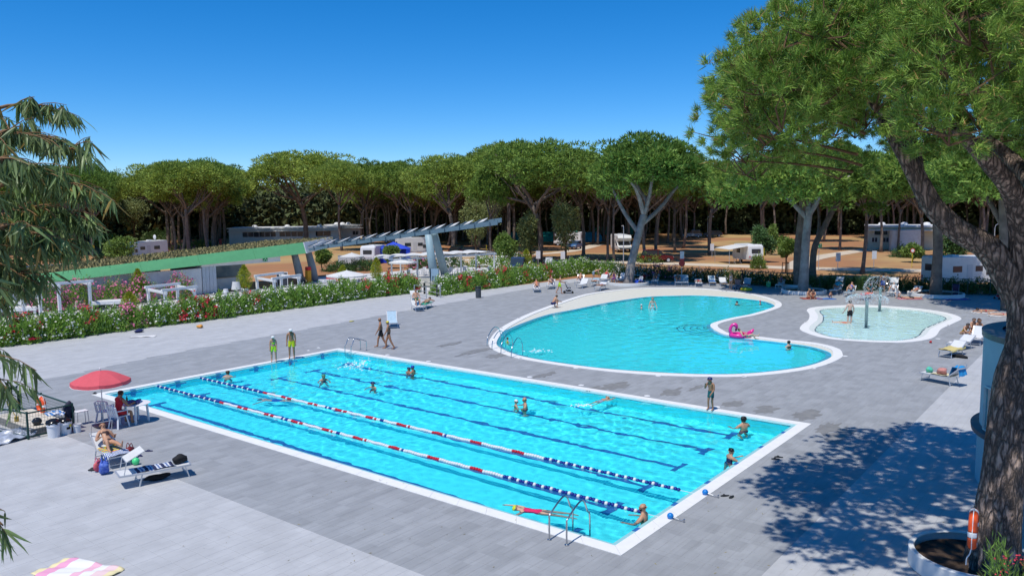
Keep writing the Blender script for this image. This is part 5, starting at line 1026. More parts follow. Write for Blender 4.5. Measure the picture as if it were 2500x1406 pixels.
def bag(name, label, cat, c, size, m, z=0, rz=0, seed=1, handles=True, lump=.12):
    rnd = np.random.default_rng(seed); mb = MB(); mb.ball((0, 0, size[2]/2), (size[0]/2, size[1]/2, size[2]/2), 14, 10); V = np.array(mb.v); d = V-np.array([0, 0, size[2]/2]); p = rnd.uniform(0, 6, 6)
    k = 1+lump*(np.sin(9*d[:, 0]/size[0]+p[0]+5*d[:, 2]/size[2])+np.sin(8*d[:, 1]/size[1]+p[1])+.6*np.sin(15*d[:, 2]/size[2]+p[2])); V = np.array([0, 0, size[2]/2])+d*k[:, None]; V[:, 2] = np.maximum(V[:, 2], .0); mb.v = V.tolist()
    o = thing(name, label, cat, (c[0], c[1], z), rz); mb.build('bag_body', m, o, smooth=True)
    if handles:
        for s in (-1, 1): mb = MB(); mb.tube(spline([(-size[0]*.25, s*size[1]*.2, size[2]*.9), (0, s*size[1]*.25, size[2]*1.25), (size[0]*.25, s*size[1]*.2, size[2]*.9)], 5, False), .012, 5); mb.build('handle', m, o)
    return o
def flip_flops(label, x, y, m, rel=0, spread=.16):
    p = G(x, y); o = thing('flip_flops', label, 'flip-flops', (p.x, p.y, .002), face(rel)); rnd = random.Random(int(x))
    for s in (-1, 1):
        a_ = rnd.uniform(-.5, .5); xf = Matrix.Translation((s*spread/2, rnd.uniform(-.06, .06), 0)) @ Matrix.Rotation(a_, 4, 'Z'); k = 12
        mb = MB(); mb.prism([((.048+.008*math.sin(2*math.pi*j/k))*math.cos(2*math.pi*j/k), .13*math.sin(2*math.pi*j/k)) for j in range(k)], .002, .022); mb.v = [tuple(xf @ Vector(v)) for v in mb.v]; mb.build('sole', m, o)
        mb = MB(); mb.tube([(-.04, -.02, .025), (-.02, .03, .055), (0, .07, .025), (.02, .03, .055), (.04, -.02, .025)], .008, 5); mb.v = [tuple(xf @ Vector(v)) for v in mb.v]; mb.build('strap', m, o)
cblack = paint('rubber_black', (.02, .022, .025), .7)
flip_flops('black flip-flops on the tiles near the right pool corner, upper pair', 1895, 1118, cblack, 60, .24); flip_flops('dark flip-flops at the edge of the tree shadow, lower pair', 1778, 1212, cblack, 120); flip_flops('blue flip-flops left lying on the tiles behind the red backpack', 353, 1107, c_navy, 80, .5); flip_flops('dark slippers on the far left coping corner', 232, 961, cblack, 80); flip_flops('white slippers on the tiles behind the far coping', 766, 853, white, 70, .9)
def lay_on(o_rz, label, at, H, pose, back, skin, wear, **k): return None
# near pair of loungers
o1, rz1 = lounger('white sun lounger carrying the sunbathing woman near the red parasol', (270, 1124), (236, 1102), 38, (18, .45, False, 0)); C1 = G(270, 1124)
drz = rz1; draped('rainbow_towel', 'rainbow striped towel under the sunbathing woman', 'towel', (C1.x-.30*math.sin(rz1)*-1*0, C1.y), drz, (.56, 1.2), striped('rainbow', [(.7, .05, .02), (.75, .35, .02), (.7, .65, .03), (.1, .45, .08), (.02, .15, .5)], 5, 1), .385, seed=3, fold=.004)
pw = person('woman in a dark brown bikini lying on the near sun lounger, hands at her face', (C1.x, C1.y), 1.64, 'recline', 0, skinB, [('top', c_brown), ('briefs', c_brown)], hair=hair_br, female=True, z=.40); pw.rotation_euler.z = rz1+math.pi; pw.location.x += .12*-math.sin(rz1); pw.location.y += .12*math.cos(rz1)
draped('sarong', 'blue and white patterned sarong hanging over the foot of the near lounger', 'cloth', C1+Vector((math.sin(rz1)*.72, -math.cos(rz1)*.72, 0)), rz1, (.95, .5), striped('sarong_print', [(.02, .05, .2), (.6, .65, .7), (.03, .08, .3), (.7, .72, .75)], 14, 0), .40, seed=5, fold=.012, hang=(.32, 0))
o2, rz2 = lounger('empty white sun lounger with raised sunshade and striped towel, nearest the camera', (378, 1172), (318, 1184), 3, (12, .4, True, 52)); C2 = G(378, 1172)
draped('striped_towel', 'navy and white striped towel on the empty near lounger', 'towel', C2+Vector((0, 0, 0)), rz2, (.5, 1.1), striped('navy_stripes', [(.02, .03, .1), (.6, .62, .65), (.1, .16, .35), (.55, .6, .68), (.015, .02, .06)], 4.3, 1), .385, seed=8, fold=.01)
f2 = C2+Vector((math.sin(rz2)*.72, -math.cos(rz2)*.72, 0)); bag('backpack', 'black crumpled bag at the foot of the empty near lounger', 'bag', f2, (.42, .34, .26), black, .385, seed=4, handles=False)
u2 = C2+Vector((math.sin(rz2)*.1, -math.cos(rz2)*.1, 0)); bag('dark_bag', 'black bag lying under the empty near lounger', 'bag', u2, (.7, .3, .16), black, 0, rz2+1.57, seed=6, handles=False)
bag('beach_bag', 'blue flowered beach bag beside the near lounger', 'bag', G(255, 1157), (.36, .26, .42), mat('blue_flower_print', (.02, .06, .45), .6, .3, 14, c2=(.15, .25, .6)), 0, 1, seed=7); bag('beach_bag', 'orange and pink beach bag behind the blue one', 'bag', G(240, 1150), (.3, .2, .34), mat('orange_print', (.7, .15, .1), .6, .3, 12, c2=(.4, .03, .2)), 0, .4, seed=9)
def shoes(label, x, y, m):
    p = G(x, y); o = thing('trainers', label, 'shoes', (p.x, p.y, 0), .7)
    for s in (-1, 1):
        MB().box((s*.07, 0, .02), (.09, .27, .035)).build('sole', white, o, bevel=.01); mb = MB(); mb.ball((s*.07, .02, .06), (.045, .125, .05), 10, 8); mb.ball((s*.07, -.07, .09), (.04, .055, .06), 10, 8); mb.build('upper', m, o, smooth=True)
shoes('black trainers beside the near lounger', 229, 1150, cblack)
bag('backpack', 'red and black backpack standing behind the near lounger', 'backpack', G(318, 1120), (.36, .26, .42), mat('red_black_fabric', (.4, .02, .03), .7, .4, 6, c2=(.02, .02, .022)), 0, .4, seed=11)
p = G(332, 1134); o = thing('ball', 'bright green ball on the tiles between the two near loungers', 'ball', (p.x, p.y, 0)); mb = MB(); mb.ball((0, 0, .115), .115, 16, 12); mb.build('ball_skin', paint('green_ball', (.08, .7, .25), .35), o, smooth=True); MB().lathe([(.012, .226), (.014, .236), (.005, .24)], 8).build('valve', white, o)
# striped towel at the bottom left
tg = G(190, 1400); draped('beach_towel', 'white towel with pink and yellow stripes on the tiles at bottom left', 'towel', (tg.x, tg.y), face(70), (.95, 1.7), striped('pink_yellow_stripes', [(.75, .74, .72), (.75, .74, .72), (.75, .34, .5), (.76, .66, .38), (.75, .55, .56), (.75, .74, .72), (.75, .42, .52)], .62, 1), .003, seed=12, fold=.022, n=22)
# ---- red parasol, table, chairs, lifeguard
p = G(253, 1040); o = thing('parasol', 'coral red beach parasol shading the lifeguard table', 'parasol', (p.x, p.y, 0), .3); red_c = mat('coral_canvas', (.85, .14, .17), .8, .05, 4, trans=.3)
hc, rc, n = 2.08, 1.0, 8; mb = MB()
for k in range(n):
    a0, a1 = 2*math.pi*k/n, 2*math.pi*(k+1)/n; mb = MB(); rows = []
    for i in range(7):
        t = i/6; row = []
        for j in range(5):
            a_ = a0+(a1-a0)*j/4; w = 1-.05*math.sin(math.pi*j/4)*t; row.append((rc*t*w*math.cos(a_), rc*t*w*math.sin(a_), hc-.36*t**1.7-.03*t*math.sin(math.pi*j/4)))
        rows.append(row)
    rows.append([(q[0]*1.01, q[1]*1.01, q[2]-.13) for q in rows[-1]]); mb.v = [q for r_ in rows for q in r_]
    mb.f = [(i*5+j, i*5+j+1, (i+1)*5+j+1, (i+1)*5+j) for i in range(7) for j in range(4)]; mb.build('canopy_panel', red_c, o, smooth=False)
    MB().tube([(q[0]*1.004, q[1]*1.004, q[2]) for q in rows[-1]], .008, 5).build('white_trim', white, o)
    MB().tube([(0, 0, hc-.05), (rc*.5*math.cos(a0), rc*.5*math.sin(a0), hc-.14), (rc*math.cos(a0), rc*math.sin(a0), hc-.385)], .006, 4).build('rib', alu, o)
MB().tube([(0, 0, 0), (0, 0, hc+.06)], .019, 10).build('pole', alu, o); MB().ball((0, 0, hc+.07), .03, 8, 6).build('finial', white, o)
mb = MB(); mb.lathe([(.02, .02), (.3, .02), (.33, .06), (.3, .1), (.12, .14), (.03, .16)], 18); mb.build('base_bag', mat('mauve_canvas', (.3, .2, .2), .9, .2, 6), o, smooth=True)
tp = G(335, 1030); o = thing('round_table', 'white plastic round table beside the lap pool corner', 'table', (tp.x, tp.y, 0), .4)
MB().lathe([(.05, .70), (.46, .70), (.5, .715), (.5, .73), (.47, .74), (.05, .74)], 32).build('tabletop', wplastic, o, smooth=False)
for k in range(4): a_ = k*math.pi/2+.6; mb = MB(); mb.bar((.36*math.cos(a_), .36*math.sin(a_), .7), (.4*math.cos(a_), .4*math.sin(a_), 0), .06, .06); mb.build('leg', wplastic, o)
def mono_chair(label, at, rz):
    o = thing('plastic_chair', label, 'chair', (at[0], at[1], 0), rz); MB().box((0, 0, .43), (.44, .44, .03)).build('seat', wplastic, o, bevel=.01)
    for sx in (-1, 1):
        for sy in (-1, 1): mb = MB(); mb.bar((sx*.19, sy*.18, .42), (sx*.25, sy*.25, 0), .055, .045); mb.build('leg', wplastic, o)
        mb = MB(); mb.tube([(sx*.23, .2, .43), (sx*.26, .18, .64), (sx*.26, -.12, .66), (sx*.22, -.24, .66)], .022, 6); mb.build('armrest', wplastic, o)
    mb = MB()
    for k in range(5): u = (k-2)*.085; mb.bar((u, -.2, .44), (u*1.15, -.31, .84), .05, .018)
    mb.build('back_slats', wplastic, o); mb = MB(); mb.tube([(-.22, -.2, .44), (-.235, -.3, .82), (-.12, -.33, .88), (.12, -.33, .88), (.235, -.3, .82), (.22, -.2, .44)], .025, 6); mb.build('back_frame', wplastic, o); return o
lg = G(291, 1043); tv = (tp-lg).xy; rzc = math.atan2(tv.y, tv.x)-math.pi/2
mono_chair('white plastic chair the lifeguard sits on', (lg.x, lg.y), rzc); cg = G(258, 1030); mono_chair('empty white plastic chair behind the parasol pole', (cg.x, cg.y), rzc+.5)
pl_ = person('lifeguard in a red tank top and red shorts hunched over the white table', (lg.x, lg.y), 1.76, 'sit_chair', 0, skinC, [('tank', c_red), ('shorts', c_red)], hair=hair_d, z=0); pl_.rotation_euler.z = rzc
pl_.location.z = .45+.07*1.76
draped('clothes_pile', 'navy and lilac clothes heaped on the round table', 'clothes', (tp.x-.08, tp.y), .8, (.5, .42), mat('lilac_navy_cloth', (.3, .22, .42), .8, .4, 7, c2=(.02, .03, .12)), .745, seed=14, fold=.03)
bt = tp+Vector((-.2, .28, 0)); o = thing('bottle', 'green bottle standing on the round table', 'bottle', (bt.x, bt.y, .742)); MB().lathe([(.035, 0), (.037, .02), (.037, .17), (.015, .22), (.015, .25)], 12).build('glass', mat('green_glass', (.01, .25, .1), .1, .1), o, smooth=True); MB().lathe([(.017, .25), (.017, .275)], 10).build('cap', white, o)
# ---- green fenced plant enclosure on the left
x0, x1, y0, y1 = -4.4, -2.9, 21.1, 25.9
def fence_run(label, a, b, posts, h=.95, mesh=True, grp=None, step=.09):
    a, b = Vector(a), Vector(b); d = b-a; o = thing('wire_fence', label, 'fence', (a.x, a.y, 0), math.atan2(d.y, d.x), grp); L_ = d.length
    for t in posts: MB().box((L_*t, 0, h/2+.02), (.06, .06, h+.04)).build('post', green_metal, o)
    MB().box((L_/2, 0, h-.02), (L_, .045, .045)).build('top_rail', green_metal, o); MB().box((L_/2, 0, .1), (L_, .04, .04)).build('bottom_rail', green_metal, o)
    if mesh:
        mb = MB(); n = int(L_/step)
        for k in range(1, n): mb.bar((L_*k/n, 0, .1), (L_*k/n, 0, h-.04), .006)
        for k in range(1, 7): mb.bar((0, .006, .1+k*(h-.14)/7), (L_, .006, .1+k*(h-.14)/7), .006)
        mb.build('wire_mesh', green_metal, o)['kind'] = 'stuff'
fence_run('green wire fence panel at the near end of the pump enclosure', (x0, y0), (x1, y0), (0, 1)); fence_run('green wire fence along the pool side of the pump enclosure', (x1, y0+.05), (x1, y1), (0, .55, 1)); fence_run('green wire fence at the far end of the pump enclosure', (x0-2.2, y1), (x1-.04, y1), (0, .5, 1)); fence_run('green wire fence on the left side of the pump enclosure', (x0, y0+.05), (x0-.9, y1-.1), (1,))
o = thing('pump_cover', 'low cream timber pump cover inside the green fence', 'platform', ((x0+x1)/2+.05, 22.9, 0)); MB().box((0, 0, .13), (1.25, 3.1, .24)).build('base', mat('grey_wood', (.3, .28, .26), .8, .15, 3), o)
for k in range(5): MB().box((-.5+.25*k, 0, .27), (.235, 3.14, .03)).build('plank', mat('cream_board', (.66, .6, .5), .7, .08, 3), o)
hp = Vector((-3.85, 21.75, .285)); o = thing('helmet', 'black motorcycle helmet on the pump cover', 'helmet', hp, 1.0); mb = MB(); mb.ball((0, 0, .14), (.13, .16, .14), 16, 12); mb.build('shell', mat('helmet_black', (.03, .03, .035), .12, .2, 5), o, smooth=True); MB().ball((0, .06, .15), (.118, .12, .06), 14, 8).build('visor', glass, o, smooth=True); MB().lathe([(.1, .0), (.12, .02)], 14).build('rim', rubber, o)
def bucket(label, at, r_, h, sack, sticker=False):
    o = thing('bucket', label, 'bucket', (at[0], at[1], 0)); MB().lathe([(r_*.86, 0), (r_*.97, h*.78), (r_*1.06, h*.8), (r_*1.06, h*.84), (r_, h*.86), (r_*1.04, h), (r_*.95, h), (r_*.8, .03), (.01, .03)], 24, close=False).build('tub', wplastic, o, smooth=False, fix=True)
    mb = MB(); mb.tube([(r_*1.03*math.cos(a_), r_*1.03*math.sin(a_), h*.83-.1*math.sin(a_)) for a_ in [math.pi*k/10 for k in range(11)]], .007, 5); mb.build('handle', steel, o)
    if sack:
        mb = MB(); mb.ball((0, 0, h), (r_*1.1, r_*1.1, .12), 18, 8); rnd = random.Random(int(at[0]*100)); mb.v = [(v[0]*rnd.uniform(.9, 1.08), v[1]*rnd.uniform(.9, 1.08), v[2]+rnd.uniform(-.02, .03)) for v in mb.v]; mb.build('bin_liner', mat('black_polythene', (.012, .012, .014), .18, .1), o, smooth=True)
    if sticker: MB().box((r_*.1, -r_*.99, h*.5), (.12, .006, .08)).build('label', black, o); MB().box((r_*.45, -r_*.9, h*.68), (.09, .006, .09), .5).build('label', paint('yellow_sticker', (.75, .6, .03)), o)
b1 = G(132, 1066); bucket('white tub with a black bin liner at the fence corner, nearer one', b1, .22, .52, True); b2 = G(160, 1058); bucket('white tub with dark label and black bin liner, beside the fence post', b2, .22, .46, True, True); b3 = G(189, 1054); bucket('small white bucket right of the fence post', b3, .14, .3, False)
draped('grey_cover', 'silver-grey cover sheet hung over the far fence rail', 'cover', (x1+.0, 25.0, 0), 0, (.5, 1.5), mat('silver_sheet', (.5, .5, .48), .5, .15, 3), .98, seed=21, fold=.02, hang=(.06, 0))
def life_ring(label, at, xf, r_=.28, t=.075):
    o = thing('life_ring', label, 'life ring', at); o.rotation_euler = xf; n, k = 32, 10
    for q in range(4):
        for m_, a0, a1 in ((orange, q*90+8, q*90+82), (wplastic, q*90-8, q*90+8)):
            st = 12 if m_ is orange else 4; mb = MB(); pts = [(r_*math.cos(R(a0+(a1-a0)*i/st)), r_*math.sin(R(a0+(a1-a0)*i/st)), 0) for i in range(st+1)]; mb.tube(pts, t if m_ is orange else t*1.03, 12); mb.build('float_segment' if m_ is orange else 'white_band', m_, o, smooth='flat')
    mb = MB(); mb.tube([((r_+t+.02+.03*math.sin(4*R(i*10)))*math.cos(R(i*10)), (r_+t+.02+.03*math.sin(4*R(i*10)))*math.sin(R(i*10)), 0) for i in range(37)], .009, 5); mb.build('grab_line', white, o); return o
life_ring('orange life ring hung on the pump enclosure fence', (x1-.08, 23.6, .55), (0, R(90), 0))
bag('dark_bundle', 'dark blue bag and clothes hung over the fence corner post', 'bag', (x1-.1, y0+.12, 0), (.36, .3, .62), mat('dark_blue_fabric', (.02, .025, .06), .7, .3, 8), .42, seed=23, handles=False)
draped('striped_cloth', 'white and blue striped cloth hanging on the near fence rail', 'cloth', (-3.35, 21.35, 0), .5, (.5, .7), striped('blue_stripe', [(.7, .7, .7), (.05, .2, .5)], 9, 0), .62, seed=25, fold=.03)
st_ = G(200, 1035); o = thing('small_stand', 'small white stand just right of the fence corner', 'stand', (st_.x, st_.y, 0)); MB().box((0, 0, .5), (.42, .3, .02)).build('top', wplastic, o)
for sx in (-1, 1):
    for sy in (-1, 1): MB().bar((sx*.18, sy*.12, .5), (sx*.2, sy*.14, 0), .018).build('leg', alu, o)
draped('silver_sheet', 'crumpled silver-blue sheet on the tiles at the left edge', 'sheet', G(18, 1072), .2, (1.4, 1.2), mat('silver_foil', (.45, .5, .6), .3, .3, 5), .003, seed=27, fold=.06, n=20)
p = Vector((-4.1, 22.9, .29)); o = thing('broom', 'yellow broom leaning in the pump enclosure', 'broom', (p.x, p.y, p.z)); MB().tube([(0, 0, .15), (-.25, .5, 1.0)], .014, 6).build('handle', mat('yellow_wood', (.7, .5, .1), .6), o); MB().box((0, -.02, .08), (.12, .1, .2)).build('bristles', mat('straw', (.62, .42, .08), .9, .2, 20), o)
# ---- other loungers across the deck
LG = [((1018, 757), (1000, 748), 40, (20, .4, True, -75), None, 'white lounger with a raised shade carrying the hugging couple'), ((1040, 752), (1052, 747), 0, None, cloth('green_sling', (.03, .4, .25)), 'flat green lounger under the lying man'), ((958, 797), (952, 782), 58, None, cloth('azure_sling', (.45, .6, .7)), 'upright white and blue deck chair behind the walking couple'),
      ((1310, 712), (1306, 700), 30, None, None, 'white lounger near the hedge with a woman on it'), ((1422, 702), (1442, 696), 40, None, None, 'empty white lounger beside the hedge left of the pine'), ((1467, 708), (1490, 702), 35, (25, .35, True, -70), None, 'white lounger with a blue and white striped shade left of the pine'),
      ((1478, 686), (1492, 682), 35, None, None, 'lounger with red towels near the hedge'), ((1415, 694), (1428, 688), 55, None, None, 'blue-cushioned chair lounger near the hedge'), ((1655, 696), (1650, 687), 55, None, cloth('slate_sling', (.3, .42, .5)), 'left one of two slate-blue loungers in the pine shade'), ((1672, 696), (1670, 687), 55, None, cloth('slate_sling', (.3, .42, .5)), 'right one of two slate-blue loungers in the pine shade'),
      ((1738, 696), (1732, 689), 45, None, cloth('slate_sling', (.3, .42, .5)), 'shaded lounger with a blue towel left of the blond woman'), ((1765, 697), (1758, 690), 30, None, None, 'shaded white lounger just left of the blond woman'), ((1822, 704), (1834, 697), 50, None, cloth('slate_sling', (.3, .42, .5)), 'lounger with a red towel right of the pushchair'), ((1835, 693), (1842, 686), 45, None, cloth('slate_sling', (.3, .42, .5)), 'slate-blue lounger at the hedge left of the bending man'), ((1855, 693), (1860, 686), 45, None, cloth('slate_sling', (.3, .42, .5)), 'slate-blue lounger at the hedge just beside the bending man'),
      ((2042, 716), (2062, 710), 35, (20, .35, True, -70), None, 'white lounger with a dark shade and a person in turquoise'), ((2112, 730), (2132, 726), 8, None, cloth('coral_sling', (.75, .16, .06)), 'lounger covered with coral towels behind the fountain'), ((2178, 722), (2192, 716), 50, (20, .3, True, -60), None, 'white lounger with a shade right behind the fountain'),
      ((2325, 868), (2360, 858), 28, None, None, 'lounger draped with a yellow towel beside the round building'), ((2345, 852), (2375, 846), 28, None, None, 'white lounger just behind the yellow-towelled one'), ((2385, 838), (2400, 828), 50, None, None, 'white lounger at the foot of the three women'), ((2304, 936), (2345, 944), 42, (-20, .25, False, 0), None, 'lounger with a bright blue towel over its backrest near the light paving')]
LG += [((1345, 704), (1352, 697), 40, None, None, 'white lounger between the hedge and the man with the pushchair'), ((1452, 698), (1462, 693), 30, None, cloth('slate_sling', (.3, .42, .5)), 'slate-blue lounger left of the lounger with the striped shade'), ((1520, 688), (1530, 683), 45, None, None, 'white lounger in the shade directly behind the grey-barked pine'), ((1600, 692), (1606, 686), 45, None, cloth('slate_sling', (.3, .42, .5)), 'lone slate-blue lounger right of the grey-barked pine'), ((1705, 698), (1700, 690), 20, None, None, 'white lounger with a towel between the slate-blue pairs'), ((1905, 703), (1915, 697), 35, None, None, 'white lounger right of the green cool box'), ((2075, 722), (2090, 716), 40, None, cloth('slate_sling', (.3, .42, .5)), 'slate-blue lounger left of the coral-towelled lounger'), ((2235, 722), (2250, 717), 35, None, None, 'white lounger left of the straight pine ring')]
LO = []
for c, h_, ba, ca, sm, lab in LG: LO.append((lounger(lab, c, h_, ba, ca, sm), G(*c)))
def off(i, dy, dx=0): (o_, rz), c = LO[i]; return Vector((c.x-math.sin(rz)*dy+math.cos(rz)*dx, c.y+math.cos(rz)*dy+math.sin(rz)*dx, 0)), rz
def on_lounger(i, label, H, pose, skin, wear, dy=.12, flip=True, z=.4, **k):
    p, rz = off(i, dy); q = person(label, p, H, pose, 0, skin, wear, z=z, **k); q.rotation_euler.z = rz+(math.pi if flip else 0); return q
on_lounger(0, 'man with dark hair sitting on the shaded lounger, leaning to his companion', 1.76, 'sit_back', skinB, [('shorts', c_green)], hair=hair_d)
on_lounger(1, 'man in green trunks lying on his front beside his companion', 1.76, 'lie_front', skinB, [('briefs', c_green)], dy=.35, flip=False, hair=hair_d)
on_lounger(3, 'woman in coral bikini reclining on the lounger by the hedge', 1.64, 'recline', skinB, [('top', c_orange), ('briefs', c_orange)], hair=hair_br, female=True)
on_lounger(5, 'sunbather lying on the lounger with the striped shade', 1.7, 'lie_back', skinB, [('briefs', c_purple)], dy=.1, hair=hair_d, female=True)
on_lounger(6, 'sunbather in red reclining by the hedge', 1.66, 'recline', skinB, [('suit', c_red)], hair=hair_d, female=True, eyes=False)
on_lounger(7, 'sunbather reading in the blue chair by the hedge', 1.66, 'recline', skinB, [('briefs', c_orange)], hair=hair_d, female=True, eyes=False)
on_lounger(15, 'sunbather in turquoise reclining under the dark shade', 1.7, 'recline', skinC, [('shirt', cloth('turquoise', (.05, .4, .5)))], hair=hair_d, eyes=False)
on_lounger(17, 'woman in white skirt reclining behind the fountain dome', 1.66, 'recline', skinB, [('dress', c_white)], hair=hair_d, female=True, eyes=False)
for i_, lab_, sk_, w_, po_ in ((22, 'sunbather in navy trunks on the lounger left of the pushchair man', skinB, c_navy, 'recline'), (23, 'sunbather in coral trunks lying left of the striped shade', skinB, c_orange, 'lie_back'), (25, 'sunbather in black on the lone slate-blue lounger', skinC, c_blk, 'recline'), (26, 'woman in pink lying between the slate-blue loungers', skinB, c_pink, 'lie_back'), (27, 'sunbather in purple right of the green cool box', skinC, c_purple, 'recline'), (28, 'sunbather in blue left of the coral-towelled lounger', skinB, c_blue, 'recline'), (29, 'woman in red lying left of the straight pine ring', skinB, c_red, 'lie_front'), (8, 'sunbather in teal on the left slate-blue lounger of the pair', skinC, c_teal, 'recline'), (13, 'sunbather in white on the slate-blue lounger near the bending man', skinB, c_white, 'recline')):
    on_lounger(i_, lab_, 1.68, po_, sk_, [('briefs', w_), ('top', w_)], hair=hair_d, female=True, eyes=False, flip=po_ != 'lie_front')
for i, nm, lab, m_, sz, dy, z, hg in [(18, 'yellow_towel', 'pale yellow towel draped over the lounger beside the round building', mat('yellow_towel', (.68, .56, .22), .9, .15, 6), (.85, 1.7), -.05, .39, (.32, 0)), (19, 'white_towel', 'white towel on the lounger behind the yellow-towelled one', mat('white_towel', (.72, .71, .7), .9, .08, 6), (.6, 1.2), -.2, .385, (0, 0)), (21, 'cream_towel', 'cream towel on the seat of the lounger with the blue backrest towel', mat('cream_towel', (.66, .6, .4), .9, .1, 6), (.58, .95), 0, .385, (0, 0)), (20, 'white_towel', 'white towel on the lounger below the three women', mat('white_towel', (.72, .71, .7), .9, .08, 6), (.6, 1.0), -.2, .385, (0, 0)), (16, 'coral_towel', 'coral and orange towels heaped on the lounger behind the fountain', mat('coral_towel', (.75, .13, .05), .9, .2, 6, c2=(.6, .05, .15)), (.7, 1.3), -.1, .4, (.32, 0)), (12, 'red_towel', 'crimson towel hanging off the foot of a shaded lounger', mat('crimson_towel', (.5, .02, .06), .9, .1, 6), (.8, .5), -.6, .4, (.32, 0)), (10, 'blue_towel', 'blue towel over a shaded lounger left of the blond woman', mat('blue_towel', (.04, .16, .5), .9, .1, 6), (.6, .8), 0, .39, (0, 0)), (6, 'red_towel', 'red and white towel on the lounger near the hedge', mat('red_white_towel', (.6, .03, .04), .9, .3, 4, c2=(.7, .6, .6)), (.6, .6), .45, .55, (0, 0)), (5, 'striped_towel', 'blue and white striped towel on the lounger left of the pine', striped('blue_white_band', [(.1, .25, .6), (.7, .72, .75)], 6, 0), (.6, .6), .5, .5, (0, 0))]:
    p, rz = off(i, dy); draped(nm, lab, 'towel', p, rz, sz, m_, z, seed=i+40, fold=.014, hang=hg)
p, rz = off(21, .62); bt_ = draped('blue_towel', 'bright azure towel hung over the lounger backrest near the light paving', 'towel', p, rz, (.62, 1.0), mat('azure_towel', (.02, .28, .62), .9, .12, 6), .82, seed=61, fold=.02, hang=(0, .12)); p, rz = off(21, -.1)
bag('pink_bag', 'pink cloth bag on the seat of the blue-towelled lounger', 'bag', p, (.5, .36, .3), mat('pink_cloth', (.65, .28, .24), .8, .2, 8), .39, seed=62, handles=False); p, rz = off(21, -.68); bag('teal_bag', 'teal swimming bag at the foot of the blue-towelled lounger', 'bag', p, (.34, .28, .24), mat('teal_cloth', (.03, .4, .5), .6, .3, 8, c2=(.15, .55, .2)), .38, seed=63, handles=False)
p, rz = off(18, -.3, .5); bag('dark_bag', 'dark bag under the yellow-towelled lounger', 'bag', p, (.8, .3, .18), black, 0, rz, seed=64, handles=False)
# towels and items on the deck
for lab, x, y, sz, m_, rel, cat in [('white towel under the sunbather nearest the foreground pine trunk', 2446, 771, (.8, 1.8), mat('white_towel', (.72, .71, .7), .9, .08, 6), 80, 'towel'), ('white towel under the tanned woman at the deck edge', 2405, 763, (.8, 1.8), mat('white_towel', (.72, .71, .7), .9, .08, 6), 100, 'towel'), ('pink towel beside the straight pine ring', 2222, 730, (.9, 1.9), mat('pink_towel', (.6, .25, .3), .9, .1, 6), -100, 'towel'), ('purple patterned towel in the shade right of the straight pine', 2335, 731, (1.0, 2.0), mat('purple_towel', (.3, .06, .3), .9, .3, 3, c2=(.1, .15, .4)), 90, 'towel'), ('blue towel under the crouching child', 2016, 730, (.8, 1.5), mat('blue_towel', (.04, .16, .5), .9, .1, 6), 90, 'towel'), ('red towel under the two women sitting by the tree ring', 1980, 729, (1.0, 1.6), mat('rust_towel', (.4, .08, .05), .9, .2, 6), 90, 'towel'), ('small white cloth lying near the long hedge on the left', 350, 822, (.5, 1.5), mat('white_towel', (.72, .71, .7), .9, .08, 6), 100, 'cloth')]:
    p = G(x, y); draped('towel', lab, cat, p, face(rel), sz, m_, .003, seed=int(x), fold=.01)
bag('yellow_bag', 'yellow and orange crumpled bag on the light tiles by the hedge', 'bag', G(488, 800), (.6, .4, .22), mat('yellow_orange', (.75, .5, .02), .7, .3, 4, c2=(.7, .2, .08)), 0, 1, seed=71, handles=False); bag('blue_bundle', 'dark blue bundle at the foot of the long hedge', 'bag', G(340, 811), (.7, .4, .2), c_navy, 0, .5, seed=72, handles=False); bag('red_bag', 'small crimson bag on the deck between the two right loungers and the paddling pool', 'bag', G(2272, 837), (.2, .16, .12), c_red, 0, 0, seed=73, handles=False); bag('lime_mat', 'yellow-green frisbee-like bag on the light tiles', 'bag', G(858, 785), (.35, .3, .06), mat('khaki', (.5, .45, .1), .8), 0, 0, seed=74, handles=False)
p = G(1822, 709); o = thing('swim_ring', 'yellow swim ring lying on the deck beside the pushchair', 'swim ring', (p.x, p.y, 0)); mb = MB(); mb.tube([(.42*math.cos(R(i*15)), .42*math.sin(R(i*15)), .12) for i in range(25)], .12, 12, False); mb.build('ring_tube', paint('yellow_vinyl', (.75, .6, .02), .25), o, smooth=True); MB().lathe([(.02, .24), (.02, .26)], 8, (.42, 0, 0)).build('valve', white, o)
p = G(1876, 700); o = thing('cool_box', 'green cool box beside the bending man', 'cool box', (p.x, p.y, 0), .4); MB().box((0, 0, .2), (.6, .4, .4)).build('box', paint('green_cooler', (.05, .5, .2)), o, bevel=.04); MB().box((0, 0, .43), (.62, .42, .07)).build('lid', paint('lime_lid', (.3, .7, .2)), o, bevel=.02); MB().tube([(-.28, 0, .42), (-.28, 0, .55), (.28, 0, .55), (.28, 0, .42)], .015, 6).build('handle', white, o)
